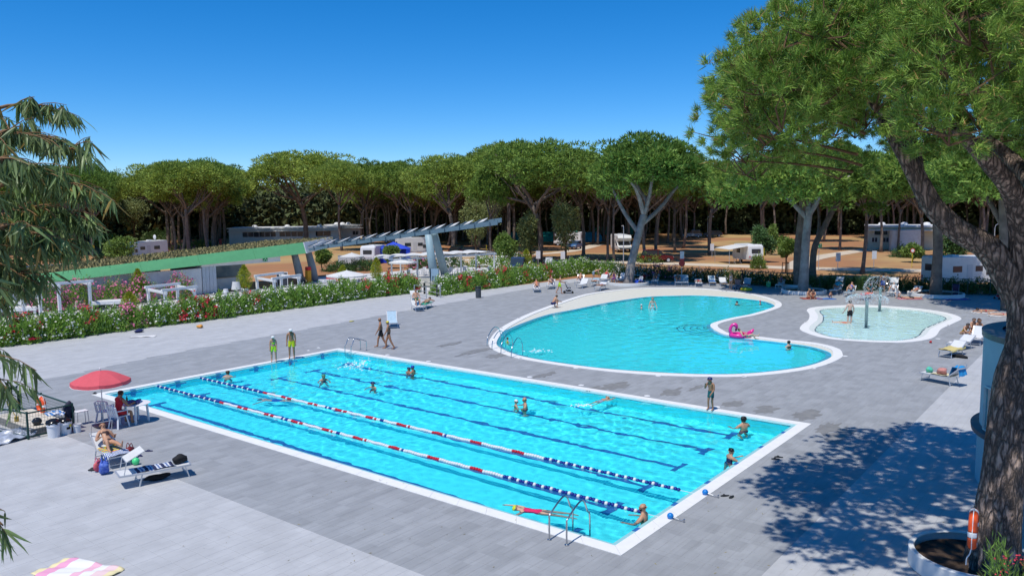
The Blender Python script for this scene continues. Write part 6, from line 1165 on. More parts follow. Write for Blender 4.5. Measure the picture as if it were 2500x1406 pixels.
# flamingo float
p = G(1808, 823, WL); pinkv = paint('pink_vinyl', (.8, .04, .3), .22); o = thing('flamingo_float', 'hot pink inflatable flamingo float at the bay of the lagoon', 'float', (p.x, p.y, WL), face(-90), None, .82)
mb = MB(); mb.tube([(.5*math.cos(R(i*15)), .68*math.sin(R(i*15)), .12) for i in range(25)], .2, 14, False, .8); mb.build('ring_body', pinkv, o, smooth=True)
mb = MB(); mb.tube(spline([(0, -.62, .2), (0, -.78, .5), (0, -.66, .85), (0, -.42, .92), (0, -.3, .74), (0, -.34, .6)], 6, False), [.13, .13, .13, .13, .12, .12, .115, .115, .11, .11, .11, .11, .11, .11, .115, .12, .13, .14, .15, .15, .15, .14, .13, .12, .11, .1, .09, .08, .07, .06, .05][:31], 12); mb.build('neck_and_head', pinkv, o, smooth=True)
MB().tube([(0, -.34, .62), (0, -.34, .5), (0, -.39, .44)], [.08, .06, .02], 10).build('beak', black, o, smooth=True); MB().tube([(0, .55, .25), (0, .85, .45), (0, .95, .6)], [.16, .12, .04], 10).build('tail', pinkv, o, smooth=True)
# bubbles of white water where people splash
foam = mat('white_foam', (.8, .85, .86), .5, .05)
for lab, x, y, w_, h_, n in (('white splash of water below the far pool ladder', 868, 890, 1.0, 1.7, 90), ('white splash in the left bend of the lagoon', 1318, 856, .9, .5, 40), ('small white splash behind the child swimming to the far side', 1420, 989, .5, .3, 25)):
    p = G(x, y, WL+.03); rng = np.random.default_rng(int(x)); mb = MB()
    for k in range(n): q = rng.normal(0, .4, 2); mb.ball((q[0]*w_, q[1]*h_, abs(rng.normal(0, .012))), (rng.uniform(.02, .07), rng.uniform(.02, .06), rng.uniform(.008, .02)), 6, 4, rng.uniform(0, 3))
    o = mb.build('splash', foam); o.location = (p.x, p.y, WL+.012); o.rotation_euler = (0, 0, face(0)); o['kind'] = 'stuff'; o['label'] = lab
# pushchairs
def pushchair(label, x, y, rel, m):
    p = G(x, y); o = thing('pushchair', label, 'pushchair', (p.x, p.y, 0), face(rel))
    for sx in (-1, 1):
        MB().tube([(sx*.24, .35, .08), (sx*.24, -.05, .6), (sx*.24, -.42, 1.02)], .016, 6).build('frame_tube', alu, o); MB().tube([(sx*.24, -.35, .1), (sx*.24, .1, .55)], .016, 6).build('frame_tube', alu, o)
        for sy, r_ in ((.36, .09), (-.36, .11)): w = MB(); w.tube([(sx*.24-.02, sy, r_), (sx*.24+.02, sy, r_)], r_, 14); w.build('wheel', rubber, o)
    MB().bar((-.24, -.42, 1.02), (.24, -.42, 1.02), .03).build('handle', rubber, o); mb = MB(); mb.bar((0, .2, .5), (0, -.12, .48), .42, .06); mb.bar((0, -.12, .48), (0, -.3, .95), .42, .06); mb.build('seat', m, o)
    mb = MB(); k = 9
    for i in range(k):
        a_ = R(15+100*i/(k-1)); mb.v += [(-.24, -.26+.42*math.cos(a_)*.9, .62+.4*math.sin(a_)), (.24, -.26+.42*math.cos(a_)*.9, .62+.4*math.sin(a_))]
    mb.f = [(2*i, 2*i+1, 2*i+3, 2*i+2) for i in range(k-1)]; mb.build('hood', m, o); MB().box((0, 0, .24), (.38, .5, .14)).build('basket', m, o)
pushchair('black pushchair being pushed along by the man in lime shorts', 1388, 716, -90, c_blk); pushchair('grey pushchair beside the blond woman', 1802, 707, -30, cloth('grey_hood', (.12, .11, .14))); pushchair('dark purple pushchair in the shade right of the straight pine', 2332, 724, 150, cloth('plum', (.06, .03, .08))); pushchair('red pushchair at the foot of the pine by the hedge', 2443, 730, 100, c_red)
# poolside tables at the back, seated women
def small_table(label, x, y, m, h=.72, r_=.4):
    p = G(x, y); o = thing('side_table', label, 'table', (p.x, p.y, 0)); MB().lathe([(.03, h-.02), (r_, h-.02), (r_, h+.01), (.03, h+.01)], 24).build('tabletop', m, o); MB().lathe([(.22, 0), (.22, .02), (.03, .04), (.03, h)], 12).build('pedestal', alu, o)
small_table('round dark-rimmed table behind the fountain', 2128, 718, mat('dark_top', (.05, .06, .08), .4), 1.05, .42)
o_ = G(1500, 694); mono_chair('blue folding chair just left of the grey-barked pine', o_, face(150)); q = person('woman in purple sitting in the chair left of the grey-barked pine', o_, 1.64, 'sit_chair', 150, skinB, [('dress', c_purple)], hair=hair_d, female=True, z=0, eyes=False); q.location.z = .45+.07*1.64
o_ = G(1560, 697); mono_chair('chair with a blue towel right of the grey-barked pine', o_, face(120)); draped('blue_towel', 'royal blue towel over the chair right of the grey-barked pine', 'towel', o_, 1, (.6, 1.1), mat('royal_towel', (.02, .08, .55), .9, .1, 6), .47, seed=81, fold=.02, hang=(0, .25))
for lab, x, y, sk, w, pose, rel in [('woman sitting on the ground behind the chair right of the pine', 1572, 686, skinC, c_red, 'floor_hug', 180), ('person sitting at the table behind the fountain', 2126, 714, skinC, c_teal, 'floor_hug', 150), ('seated dark-haired sunbather left of the bending man in the shade', 1845, 694, skinC, c_purple, 'floor_hug', 160), ('shaded person standing behind the grey pushchair', 1812, 700, skinC, c_blk, 'stand', 60)]:
    person(lab, G(x, y), 1.64, pose, rel, sk, [('shirt', w)], hair=hair_d, eyes=False)
# life ring on the foreground pine, seen edge-on
lr = Wp(2376, 1290, 16.2); life_ring('red-orange life ring hanging edge-on against the foreground pine trunk', lr, (R(90), 0, face(0)+R(57)), .33, .085)
# hanging rope below it
mb = MB(); mb.tube(spline([Wp(2372, 1330, 16.2), Wp(2368, 1350, 16.2), Wp(2360, 1362, 16.2), Wp(2358, 1378, 16.2)], 4, False), .012, 5); tag(mb.build('rope', white), 'short pale rope dangling below the life ring on the pine', 'rope')
# fallen leaves on the tiles
rng = np.random.default_rng(55); n = 420; fx, fy = rng.uniform(-9, 9, n), rng.uniform(-8, 9, n); k = ~inside_np(fx, fy, inset(rectO, .4)); k &= (rng.random(n) < np.where((fx > -4) | (fy < 5), 1, .35)); fx, fy = fx[k], fy[k]
V, F = leaves(np.stack([fx, fy, np.full(len(fx), .017)], -1), unit(np.stack([rng.normal(size=len(fx)), rng.normal(size=len(fx)), .12*rng.normal(size=len(fx))], -1)), rng.uniform(.04, .11, len(fx)), .018, rng); V[:, 2] = np.maximum(V[:, 2], .006)
o = link('fallen_leaves', npmesh('fallen_leaves', V, F, mat('dry_leaf', (.4, .33, .12), .8, .2, 9, isl=.6, c3=(.08, .06, .04)))); o['kind'] = 'stuff'; o['label'] = 'dry leaves scattered over the near tiles'
# ================================================================== BUILDINGS
terr_m = mat('terrace_paving', (.6, .59, .57), .8, .08, .8, coord='World')
struct(fill('cafe_terrace', [[Vector(p) for p in ((2, 44.6), (36.4, 44.6), (36.4, 41.2), (40, 41.0), (62, 41.0), (63, 60), (40, 64), (36, 58.2), (2, 58.2))]], -.008, terr_m))
green_p = paint('green_fascia', (.16, .48, .21), .5); sedum = mat('sedum_roof', (.36, .29, .13), .95, .3, .6, isl=.35, c2=(.24, .22, .09)); soff = mat('soffit_white', (.62, .63, .64), .8, .04)
cafe = thing('cafe_building', 'low white cafe with a sloping green fascia and planted roof', 'building', (0, 58, 0))
def fz(x): return (2.16+(x-9.5)*.0385, 2.81+(x-9.1)*.0553)      # bottom and top of the fascia
xe = 35.85; xs = -14.0
n = 7; br = [xs, -2, 6, 13.4, 18.6, 24.0, 29.8, xe]
for i in range(n):
    a0, a1 = br[i]+.012, br[i+1]-.012; mb = MB(); mb.v = [(a0, -.06, fz(a0)[0]), (a1, -.06, fz(a1)[0]), (a1, .4, fz(a1)[1]), (a0, .4, fz(a0)[1]), (a0, .02, fz(a0)[0]), (a1, .02, fz(a1)[0]), (a1, .48, fz(a1)[1]), (a0, .48, fz(a0)[1])]
    mb.f = [(0, 1, 2, 3), (7, 6, 5, 4), (0, 4, 5, 1), (1, 5, 6, 2), (2, 6, 7, 3), (3, 7, 4, 0)]; mb.build('fascia_panel', green_p, cafe)
dR = 7.5; ex_ = 9.5
mb = MB(); mb.v = [(xs, .5, fz(xs)[1]-.12), (xe, .5, fz(xe)[1]-.12), (xe+ex_, dR, fz(xe)[1]-.02), (xs, dR, fz(xs)[1]-.1), (xs, .03, fz(xs)[0]+.02), (xe, .03, fz(xe)[0]+.02), (xe+ex_, dR, fz(xe)[0]+.1), (xs, dR, fz(xs)[0])]; mb.f = [(0, 1, 2, 3), (7, 6, 5, 4), (0, 4, 5, 1), (1, 5, 6, 2), (2, 6, 7, 3), (3, 7, 4, 0)]; mb.build('roof_slab', soff, cafe)
rng = np.random.default_rng(4); N = 17000; u, v = rng.random(N), rng.random(N); X = xs+(xe-xs+ex_*v)*u; X = xs+(xe+ex_*v-xs)*u; Z = 2.81+(np.minimum(X, xe)-9.1)*.0553-.1
P = np.stack([X, .5+v*(dR-.7), Z], -1); V, F = leaves(P, unit(rng.normal(size=(N, 3))*.7+np.array([0, 0, 1])), rng.uniform(.15, .32, N), .14, rng); o = link('roof_planting', npmesh('roof_planting', V, F, sedum), cafe); o['kind'] = 'stuff'
mb = MB(); mb.v = [(xs, .52, fz(xs)[1]-.08), (xe-.1, .52, fz(xe)[1]-.08), (xe+ex_-.2, dR-.1, fz(xe)[1]+.02), (xs, dR-.1, fz(xs)[1]-.05)]; mb.f = [(0, 1, 2, 3)]; mb.build('roof_soil', mat('roof_soil', (.14, .12, .06), .95, .3, 1), cafe)
mb = MB(); mb.v = [(xe, -.06, fz(xe)[0]), (xe+ex_, dR, fz(xe)[0]+.12), (xe+ex_, dR, fz(xe)[1]+.1), (xe, .4, fz(xe)[1])]; mb.v += [(p[0]-.1, p[1], p[2]) for p in mb.v]; mb.f = [(0, 1, 2, 3), (7, 6, 5, 4), (0, 4, 5, 1), (1, 5, 6, 2), (2, 6, 7, 3), (3, 7, 4, 0)]; mb.build('end_gutter', white, cafe)
MB().box(((xs+24.4)/2, .62, 1.2), (24.4-xs, .2, 2.4)).build('front_wall', white2, cafe)
mb = MB(); mb.v = [(24.4, .5, 2.5), (33, .5, 2.5), (33, .5, 3.25), (24.4, .5, 2.75)]; mb.v += [(p[0], p[1]+.2, p[2]) for p in mb.v]; mb.f = [(0, 1, 2, 3), (7, 6, 5, 4), (0, 4, 5, 1), (1, 5, 6, 2), (2, 6, 7, 3), (3, 7, 4, 0)]; mb.build('lintel_wall', white2, cafe, fix=True)
for k in range(4): MB().box((24.62+.36*k, .50+.02*(k % 2), 1.25), (.33, .05, 2.48)).build('door_panel', paint('blue_white_panel', (.5, .55, .6)), cafe)
mural = mat('map_mural', (.55, .6, .6), .7, .3, .8, c2=(.15, .25, .35), detail=10)
MB().box((28, 5.2, 1.5), (8, .15, 3)).build('back_wall', mural, cafe); MB().box((xs+19, 7.2, 1.6), (38, .2, 3.1)).build('rear_wall', white2, cafe); MB().box((24.5, 2.9, 1.35), (.15, 4.4, 2.7)).build('partition', white2, cafe)
MB().box((27.6, 3.0, .55), (4.2, .5, 1.1)).build('bar_counter', white2, cafe); MB().box((27.6, 3.0, 1.12), (4.4, .62, .05)).build('counter_top', mat('counter_wood', (.5, .4, .28), .5), cafe)
sg = MB().box((31.2, .44, 2.88), (.52, .03, .52)).build('exit_sign', paint('sign_green', (.01, .28, .1)), cafe)
for sx, sz in ((-1, -1), (-1, 1), (1, -1), (1, 1)): mb = MB(); mb.bar((31.2+sx*.2, .42, 2.88+sz*.2), (31.2+sx*.1, .42, 2.88+sz*.1), .06, .02, up=(0, 1, 0)); mb.build('arrow', white, sg)
MB().lathe([(.05, 0), (.05, .02)], 10, (0, 0, 0)).build('dot', white, sg).matrix_local = Matrix.Translation((31.2, .42, 2.88)) @ Matrix.Rotation(R(90), 4, 'X')
for x, y, r_ in ((G(735, 690).x, G(735, 690).y, .42), (G(769, 686).x, G(769, 686).y, .42)):
    mb = MB(); mb.tube([(x, y-58, 0), (x-.25, y-58+.1, 1.6), (x-.55, y-58+.3, fz(xe)[0]+.1)], [r_, r_*.95, r_*.8], 20); mb.build('column', mat('concrete_grey', (.32, .35, .36), .8, .1, 2), cafe, smooth='flat')
gp = G(757, 690); o = thing('vending_unit', 'yellow and red dispenser beside the cafe column', 'dispenser', (gp.x-.2, gp.y, 0)); MB().box((0, 0, .65), (.5, .45, 1.3)).build('body', paint('amber', (.7, .35, .02)), o, bevel=.03); MB().box((0, -.02, 1.5), (.5, .42, .38)).build('header', redm, o, bevel=.03)
# steel canopy
can = thing('steel_canopy', 'long sloping blue-grey steel canopy with white louvres on leaning columns', 'canopy', (43.6, 47.4, 0)); stl = paint('blue_grey_steel', (.14, .22, .27), .45)
A, B = Vector((36.6, 58.8, 3.35)), Vector((46.1, 41.0, 5.98)); B0 = Vector((43.6, 47.4, 0)); dv = (B-A).normalized(); sd = Vector((-dv.y, dv.x, 0)).normalized()
if sd.dot(Vector((1, 1, 0))) < 0: sd = -sd
off_ = {0: Vector((0, 0, 0)), 1: sd*2.2+Vector((0, 0, .2))}
for k in (0, 1):
    a, b = A+off_[k]-B0, B+off_[k]-B0; mb = MB(); h0, h1 = .24, .46; ww = sd*.09
    mb.v = [tuple(p) for p in (a-ww, b-ww, b-ww+Vector((0, 0, h1)), a-ww+Vector((0, 0, h0)), a+ww, b+ww, b+ww+Vector((0, 0, h1)), a+ww+Vector((0, 0, h0)))]; mb.f = [(0, 1, 2, 3), (7, 6, 5, 4), (0, 4, 5, 1), (1, 5, 6, 2), (2, 6, 7, 3), (3, 7, 4, 0)]; mb.build('main_beam', stl, can, fix=True)
    for t in range(13):
        q = a.lerp(b, (t+.5)/13); MB().bar(q-sd*.2+Vector((0, 0, -.02)), q-sd*.2+Vector((0, 0, .42)), .05, .12).build('web_stiffener', stl, can)
for t in range(13):
    q = A.lerp(B, (t+.45)/13.6)+Vector((0, 0, .5))-B0; mb = MB(); mb.bar(q+sd*-.05, q+sd*2.1+Vector((0, 0, .28)), .62, .03, up=(-.3*dv+Vector((0, 0, 1))).normalized()); mb.build('louvre', canvas, can)
    MB().bar(q+sd*-.15-dv*.5, q+sd*2.3-dv*.5+Vector((0, 0, .26)), .06, .1).build('cross_beam', stl, can)
for (bx, by), tt_ in ((G(1062, 693).xy, .645), (G(1088, 676).xy, .66)):
    tgt = A.lerp(B, tt_)+(off_[1]*.5 if tt_ > .65 else off_[0]); mb = MB(); b = Vector((bx, by, 0))-B0; t_ = Vector((tgt.x, tgt.y, tgt.z))-B0
    mb.tube([b, b.lerp(t_, .5), t_], [.46, .42, .34], 22); mb.build('column', mat('pale_blue_column', (.3, .42, .46), .5, .06, 2), can, smooth='flat')
# white cube frames and day beds on the terrace
def frame(label, corners, h, w=.2):
    P4 = [G(*c).xy if len(c) == 2 else Vector(c[:2]) for c in corners]; c = sum(P4, Vector((0, 0)))/4; o = thing('garden_pergola', label, 'pergola', (c.x, c.y, 0)); P4 = [Vector((*(p-c), 0)) for p in P4]
    for p in P4: MB().box((p.x, p.y, h/2), (w, w, h)).build('post', white, o, bevel=.01)
    for i, (a, b) in enumerate(((0, 1), (1, 2), (2, 3), (3, 0))):
        d = (P4[b]-P4[a]).normalized()*.3; mb = MB(); zz = h-.1+(.205 if i % 2 else 0); mb.bar(P4[a]-d+Vector((0, 0, zz)), P4[b]+d+Vector((0, 0, zz)), w*.9, .2); mb.build('beam', white, o, bevel=.01)
frame('tall white cube frame in the cafe garden on the left', [(118, 757), (147, 768), (222, 760), (192, 750)], 2.25); frame('low white cube frame beside the potted bamboo', [(364, 747), (405, 757), (476, 747), (435, 737)], 1.45); frame('low white cube frame in front of the cafe opening', [(629, 722), (671, 731), (731, 721), (688, 713)], 1.7); frame('low white cube frame at the left edge behind the eucalyptus', [(-10, 775), (60, 790), (100, 772), (40, 760)], 1.5)
def daybed(label, x, y, rel, sz=(3.0, 1.7)):
    p = G(x, y); o = thing('day_bed', label, 'day bed', (p.x, p.y, 0), face(rel)); MB().box((0, 0, .47), (sz[0], sz[1], .16)).build('platform', white, o, bevel=.02); MB().box((0, 0, .59), (sz[0]*.96, sz[1]*.94, .08)).build('cushion', wplastic, o, bevel=.03)
    for sx in (-1, 1):
        for sy in (-1, 1): MB().box((sx*(sz[0]/2-.12), sy*(sz[1]/2-.12), .2), (.16, .16, .4)).build('leg', white, o)
daybed('white day bed right of the tall white frame', 275, 752, 20); daybed('white day bed at the left edge behind the eucalyptus', 40, 770, 20)
p = G(195, 752); o = thing('white_cube_seat', 'small white cube seat inside the tall white frame', 'seat', (p.x, p.y, 0), .4); MB().box((0, 0, .25), (.5, .5, .5)).build('body', white, o, bevel=.02); MB().box((0, 0, .53), (.46, .46, .06)).build('cushion', wplastic, o, bevel=.02)
def floor_lamp(label, x, y, s=1.0):
    p = G(x, y); o = thing('floor_lamp', label, 'lamp', (p.x, p.y, 0), 0, None, s); MB().lathe([(.28, 0), (.3, .04), (.26, .3), (.1, .36), (.09, .75)], 20).build('base', white, o, smooth=False); MB().lathe([(.42, .75), (.3, 1.45), (.28, 1.45), (.4, .75)], 20, close=False).build('shade', canvas, o)
floor_lamp('oversized white floor lamp left of the cafe bamboo', 578, 727); floor_lamp('white floor lamp standing behind the hedge right of the blue car', 1341, 668, 1.3)
p = G(552, 729); o = thing('white_stool', 'tapered white stool in front of the cafe opening', 'stool', (p.x, p.y, 0)); MB().lathe([(.32, 0), (.2, .8), (.01, .82)], 18).build('body', wplastic, o); MB().lathe([(.2, .82), (.2, .85), (.02, .86)], 18).build('seat_pad', wplastic, o)
p = G(690, 700); o = thing('menu_board', 'dark chalkboard menu inside the low white frame', 'sign', (p.x, p.y, 0), face(180)); MB().box((0, 0, .75), (1.0, .06, 1.3)).build('board', mat('chalkboard', (.05, .06, .09), .8, .3, 4), o); MB().box((0, .0, .76), (1.1, .04, 1.42)).build('frame', white, o)
# picket fence
p0, p1 = G(738, 728), G(850, 718); d = p1-p0; o = thing('picket_fence', 'short white picket fence behind the long oleander hedge', 'fence', p0, math.atan2(d.y, d.x)); L_ = d.length
for k in range(24): MB().box((L_*k/23, 0, .5), (.07, .04, 1.0)).build('picket', white, o)
MB().box((L_/2, .03, .95), (L_, .04, .09)).build('top_rail', white, o)
# parasols
def parasol(label, x, y, h, r_, sq=False):
    p = G(x, y); o = thing('parasol', label, 'parasol', (p.x, p.y, 0), .4); n = 4 if sq else 8; mb = MB(); N_ = n*4
    rows = [[(0, 0, h)]*N_]
    for t in (.5, 1.0): rows.append([(r_*t*math.cos(2*math.pi*j/N_)/(max(abs(math.cos((j % 4)/4*2*math.pi/n-math.pi/n)), .5)/math.cos(math.pi/n) if not sq else 1), r_*t*math.sin(2*math.pi*j/N_), h-.45*t) for j in range(N_)])
    rows.append([(q[0], q[1], q[2]-.12) for q in rows[-1]]); mb.v = [q for r2 in rows for q in r2]; mb.f = [(i*N_+j, i*N_+(j+1) % N_, (i+1)*N_+(j+1) % N_, (i+1)*N_+j) for i in range(3) for j in range(N_)]; mb.build('canopy', canvas, o)
    MB().tube([(0, 0, 0), (0, 0, h+.08)], .03, 8).build('pole', white, o); MB().lathe([(.3, 0), (.3, .06), (.05, .1)], 16).build('base', wplastic, o)
parasol('low wide white parasol beside the yellow bamboo in the cafe garden', 848, 712, 2.0, 1.9); parasol('white parasol under the left end of the cafe pergola', 985, 690, 2.6, 1.5); parasol('white parasol behind the caravan at the cafe garden edge', 860, 660, 2.2, 1.5)
# cafe pergola
PX = [G(957, 690).xy, G(1020, 684).xy, G(1126, 676).xy, G(1207, 671).xy]; dvp = (PX[-1]-PX[0]).normalized(); bk = Vector((-dvp.y, dvp.x))*3.6
if bk.dot(Vector((FW.x, FW.y))) < 0: bk = -bk
c0 = PX[0]; o = thing('cafe_pergola', 'long white pergola with cloth roof over the cafe tables', 'pergola', (c0.x, c0.y, 0)); loc = lambda p, z: Vector((p.x-c0.x, p.y-c0.y, z))
for q in PX:
    for b in (Vector((0, 0)), bk): MB().bar(loc(q+b, 0), loc(q+b, 2.45), .13).build('post', white, o)
    MB().bar(loc(q-bk*.05, 2.5), loc(q+bk*1.05, 2.5), .1, .14).build('cross_beam', white, o)
for b in (Vector((0, 0)), bk): MB().bar(loc(PX[0]+b-dvp*.3, 2.4), loc(PX[-1]+b+dvp*.3, 2.4), .12, .16).build('long_beam', white, o)
Lp = (PX[-1]-PX[0]).length
for k in range(7):
    mb = MB(); m_ = 8
    for i in range(m_+1):
        t = (k+i/m_)/7; q = PX[0]+dvp*Lp*t; z = 2.62+.12*math.sin(math.pi*i/m_); mb.v += [tuple(loc(q-bk*.03, z)), tuple(loc(q+bk*1.03, z))]
    mb.f = [(2*i, 2*i+1, 2*i+3, 2*i+2) for i in range(m_)]; mb.build('roof_cloth', canvas, o)
def cafe_set(i, x, y, chairs=4):
    p = G(x, y); lab = ORD[i]; o = thing('cafe_table', 'white cafe table, %s from the left under the pergola' % lab, 'table', (p.x, p.y, 0), .3); MB().box((0, 0, .73), (.8, .8, .03)).build('tabletop', wplastic, o, bevel=.008); MB().lathe([(.25, 0), (.25, .02), (.04, .04), (.04, .72)], 10).build('pedestal', alu, o)
    for k in range(chairs):
        a_ = k*math.pi*2/chairs+.3; mono = thing('cafe_chair', '%s chair around the %s cafe table from the left under the pergola' % (('near', 'right', 'far', 'left')[k], lab), 'chair', (p.x+.68*math.cos(a_-1.2), p.y+.68*math.sin(a_-1.2), 0), a_-1.2+math.pi/2, 'chairs at the cafe tables'); MB().box((0, 0, .44), (.42, .42, .03)).build('seat', wplastic, mono); MB().box((0, -.2, .68), (.4, .03, .4)).build('backrest', wplastic, mono)
        for sx in (-1, 1):
            for sy in (-1, 1): MB().bar((sx*.18, sy*.18, .44), (sx*.2, sy*.2, 0), .03).build('leg', alu, mono)
for i, (x, y) in enumerate([(1000, 676), (1035, 672), (1100, 672), (1135, 668), (1168, 676), (1195, 668)]): cafe_set(i, x, y)
q = person('woman in a coral top sitting at a cafe table under the pergola', G(1172, 668), 1.64, 'sit_chair', 90, skinB, [('dress', c_orange)], hair=hair_br, female=True, eyes=False); q.location.z = .5
person('woman in a long red dress standing in the cafe garden', G(949, 692), 1.68, 'stand', 160, skinB, [('dress', c_red)], hair=hair_d, long_hair=True, female=True, eyes=False)
def sofa(label, x, y, rel, w_, m_):
    p = G(x, y); o = thing('sofa', label, 'sofa', (p.x, p.y, 0), face(rel)); MB().box((0, 0, .25), (w_, .85, .3)).build('base', m_, o, bevel=.04); MB().box((0, .03, .44), (w_-.3, .7, .12)).build('cushion', m_, o, bevel=.04); MB().box((0, -.4, .55), (w_, .18, .55)).build('backrest', m_, o, bevel=.05)
    for s in (-1, 1): MB().box((s*(w_/2-.09), 0, .45), (.18, .85, .32)).build('armrest', m_, o, bevel=.05)
sofa('cream outdoor sofa in front of the pergola posts', 1000, 698, 30, 2.2, mat('cream_weave', (.66, .6, .42), .8, .1, 8)); sofa('pale wicker sofa left of the canopy column', 1035, 700, 180, 2.0, mat('pale_wicker', (.6, .58, .5), .8, .1, 8)); sofa('white outdoor sofa in the cafe garden behind the parasol', 1075, 690, 10, 1.8, wplastic)
for i, (x, y, w_, h_, d_, lab, m_) in enumerate([(1220, 676, 1.1, .9, .6, 'white cabinet at the right end of the cafe pergola', wplastic), (1288, 668, 2.0, .75, .6, 'white trough planter under the yellow bamboo beside the blue car', wplastic), (800, 706, 1.6, .9, .6, 'white bar cabinet beside the low parasol', wplastic), (815, 690, 1.5, .75, .5, 'red and blue ice-cream chest in the cafe garden', redm), (855, 656, 3.0, 1.7, .1, 'white board fence behind the cafe garden', wplastic)]):
    p = G(x, y); o = thing('cabinet' if i != 1 else 'trough_planter', lab, 'cabinet' if i != 1 else 'planter', (p.x, p.y, 0), face(10)); MB().box((0, 0, h_/2), (w_, d_, h_)).build('body', m_, o, bevel=.02); MB().box((0, 0, h_+.02), (w_+.05, d_+.05, .03)).build('top', white, o)
# entrance gate between the hedges
p = G(1045, 722); o = thing('entrance_gate', 'steel entrance barrier rails in the gap between the hedges', 'gate', (p.x, p.y, 0))
Q = [G(1012, 727), G(1041, 733), G(1038, 717), G(1075, 727), G(1068, 712), G(1052, 716)]
for q in Q: MB().bar(q-p, q-p+Vector((0, 0, 1.15)), .06).build('post', alu, o)
for a, b in ((0, 1), (2, 3), (4, 5)):
    for z in (.35, .75, 1.12): MB().bar(Q[a]-p+Vector((0, 0, z)), Q[b]-p+Vector((0, 0, z)), .04).build('rail', alu, o)
for q in (G(1036, 718), G(1067, 725)): MB().bar(q-p+Vector((.1, .1, 0)), q-p+Vector((.1, .1, 1.0)), .1).build('bollard', dark, o)
p = G(1062, 706); o = thing('notice_board', 'pale blue notice board at the foot of the canopy column', 'sign', (p.x, p.y, 0), face(180)); MB().box((0, 0, 1.35), (.9, .05, 1.2)).build('panel', mat('pale_blue_board', (.35, .5, .62), .5, .06, 3), o)
for s in (-1, 1): MB().bar((s*.42, .05, 0), (s*.42, .05, 2.0), .07).build('post', dark, o)
p = G(1168, 727); o = thing('litter_bin', 'dark grey cylindrical litter bin in front of the oleander hedge', 'bin', (p.x, p.y, 0)); MB().lathe([(.2, 0), (.24, .05), (.24, .72), (.26, .74), (.26, .8), (.2, .84)], 20).build('drum', mat('bin_grey', (.06, .07, .08), .5), o); MB().lathe([(.26, .9), (.24, .98), (.05, 1.0)], 20).build('hood', dark, o); MB().box((0, .22, .87), (.06, .04, .14)).build('bracket', dark, o)
# hedge fences
for lab, a, b, n in (('green wire fence behind the long oleander hedge', (20, 836), (1012, 707), 14), ('green wire fence behind the hedge right of the entrance', (1092, 713), (1436, 662), 10)):
    A2, B2 = G(*a), G(*b); fence_run(lab, A2.xy+Vector((0, 1.8)), B2.xy+Vector((0, 1.8)), [k/(n-1) for k in range(n)], 1.35, False)
for i in range(len(pts)-1):
    a, b = pts[i]+dirv*-.1, pts[i+1]+dirv*-.1; fence_run('green wire fence section, %s from the left in front of the shaded back hedge' % ORD[i], a, b, (0, .5), 1.35, False, 'fence along the back hedge')
# round building at the right
rb_m = mat('teal_render', (.33, .5, .54), .7, .05, 1, c2=(.27, .43, .48), bump=.1); capm = mat('dark_capping', (.08, .09, .1), .4, .2, 3)
tc_ = G(2383, 1158); rdir = Vector((RT.x, RT.y, 0)).normalized(); RB = 3.1; dirc = ray(2383, 700); ph = Vector((dirc.y, -dirc.x, 0)).normalized(); cc = tc_+ph*RB
o = thing('round_building', 'round teal kiosk building behind the foreground pine', 'building', (cc.x, cc.y, 0)); h_ = 4.25
MB().lathe([(RB+.04, 0), (RB+.04, .62*h_*.56), (RB+.02, h_*.35)], 72, close=False).build('lower_wall', rb_m, o, smooth=False); MB().lathe([(RB, h_*.35+.0), (RB, h_-.06)], 72, close=False).build('wall', rb_m, o, smooth='flat')
MB().lathe([(RB-.02, h_*.35-.04), (RB+.2, h_*.35-.04), (RB+.22, h_*.35+.1), (RB-.02, h_*.35+.14)], 72, close=False).build('sill_ledge', capm, o, fix=True); MB().lathe([(RB-.45, h_-.08), (RB+.05, h_-.08), (RB+.06, h_+.08), (RB-.45, h_+.1)], 72, close=False).build('parapet_capping', capm, o, fix=True)
MB().lathe([(.05, h_-.32), (RB-.4, h_-.35), (RB-.42, h_+.0)], 64, close=False).build('roof', mat('blue_roof_membrane', (.06, .1, .2), .3, .3, 1.5), o)
va = math.atan2(CPOS.y-cc.y, CPOS.x-cc.x)
for k, da in enumerate((-1.06, -.88)):
    a0, a1 = va+da-.085, va+da+.085; f = MB(); z0, z1 = h_*.35+.14, h_*.35+1.35; m_ = 6
    gl = MB()
    for i in range(m_+1): a_ = a0+(a1-a0)*i/m_; gl.v += [((RB+.02)*math.cos(a_), (RB+.02)*math.sin(a_), z0), ((RB+.02)*math.cos(a_), (RB+.02)*math.sin(a_), z1)]
    gl.f = [(2*i, 2*i+2, 2*i+3, 2*i+1) for i in range(m_)]; w = gl.build('window', mat('aqua_glass', (.05, .25, .3), .06, .2, 2, spec=.8), o)
    for z in (z0, z1): f.tube([((RB+.03)*math.cos(a0+(a1-a0)*i/m_), (RB+.03)*math.sin(a0+(a1-a0)*i/m_), z) for i in range(m_+1)], .035, 6)
    for a_ in (a0, a1): f.bar(((RB+.03)*math.cos(a_), (RB+.03)*math.sin(a_), z0), ((RB+.03)*math.cos(a_), (RB+.03)*math.sin(a_), z1), .07)
    f.build('frame', mat('pale_frame', (.45, .6, .63), .5), w)
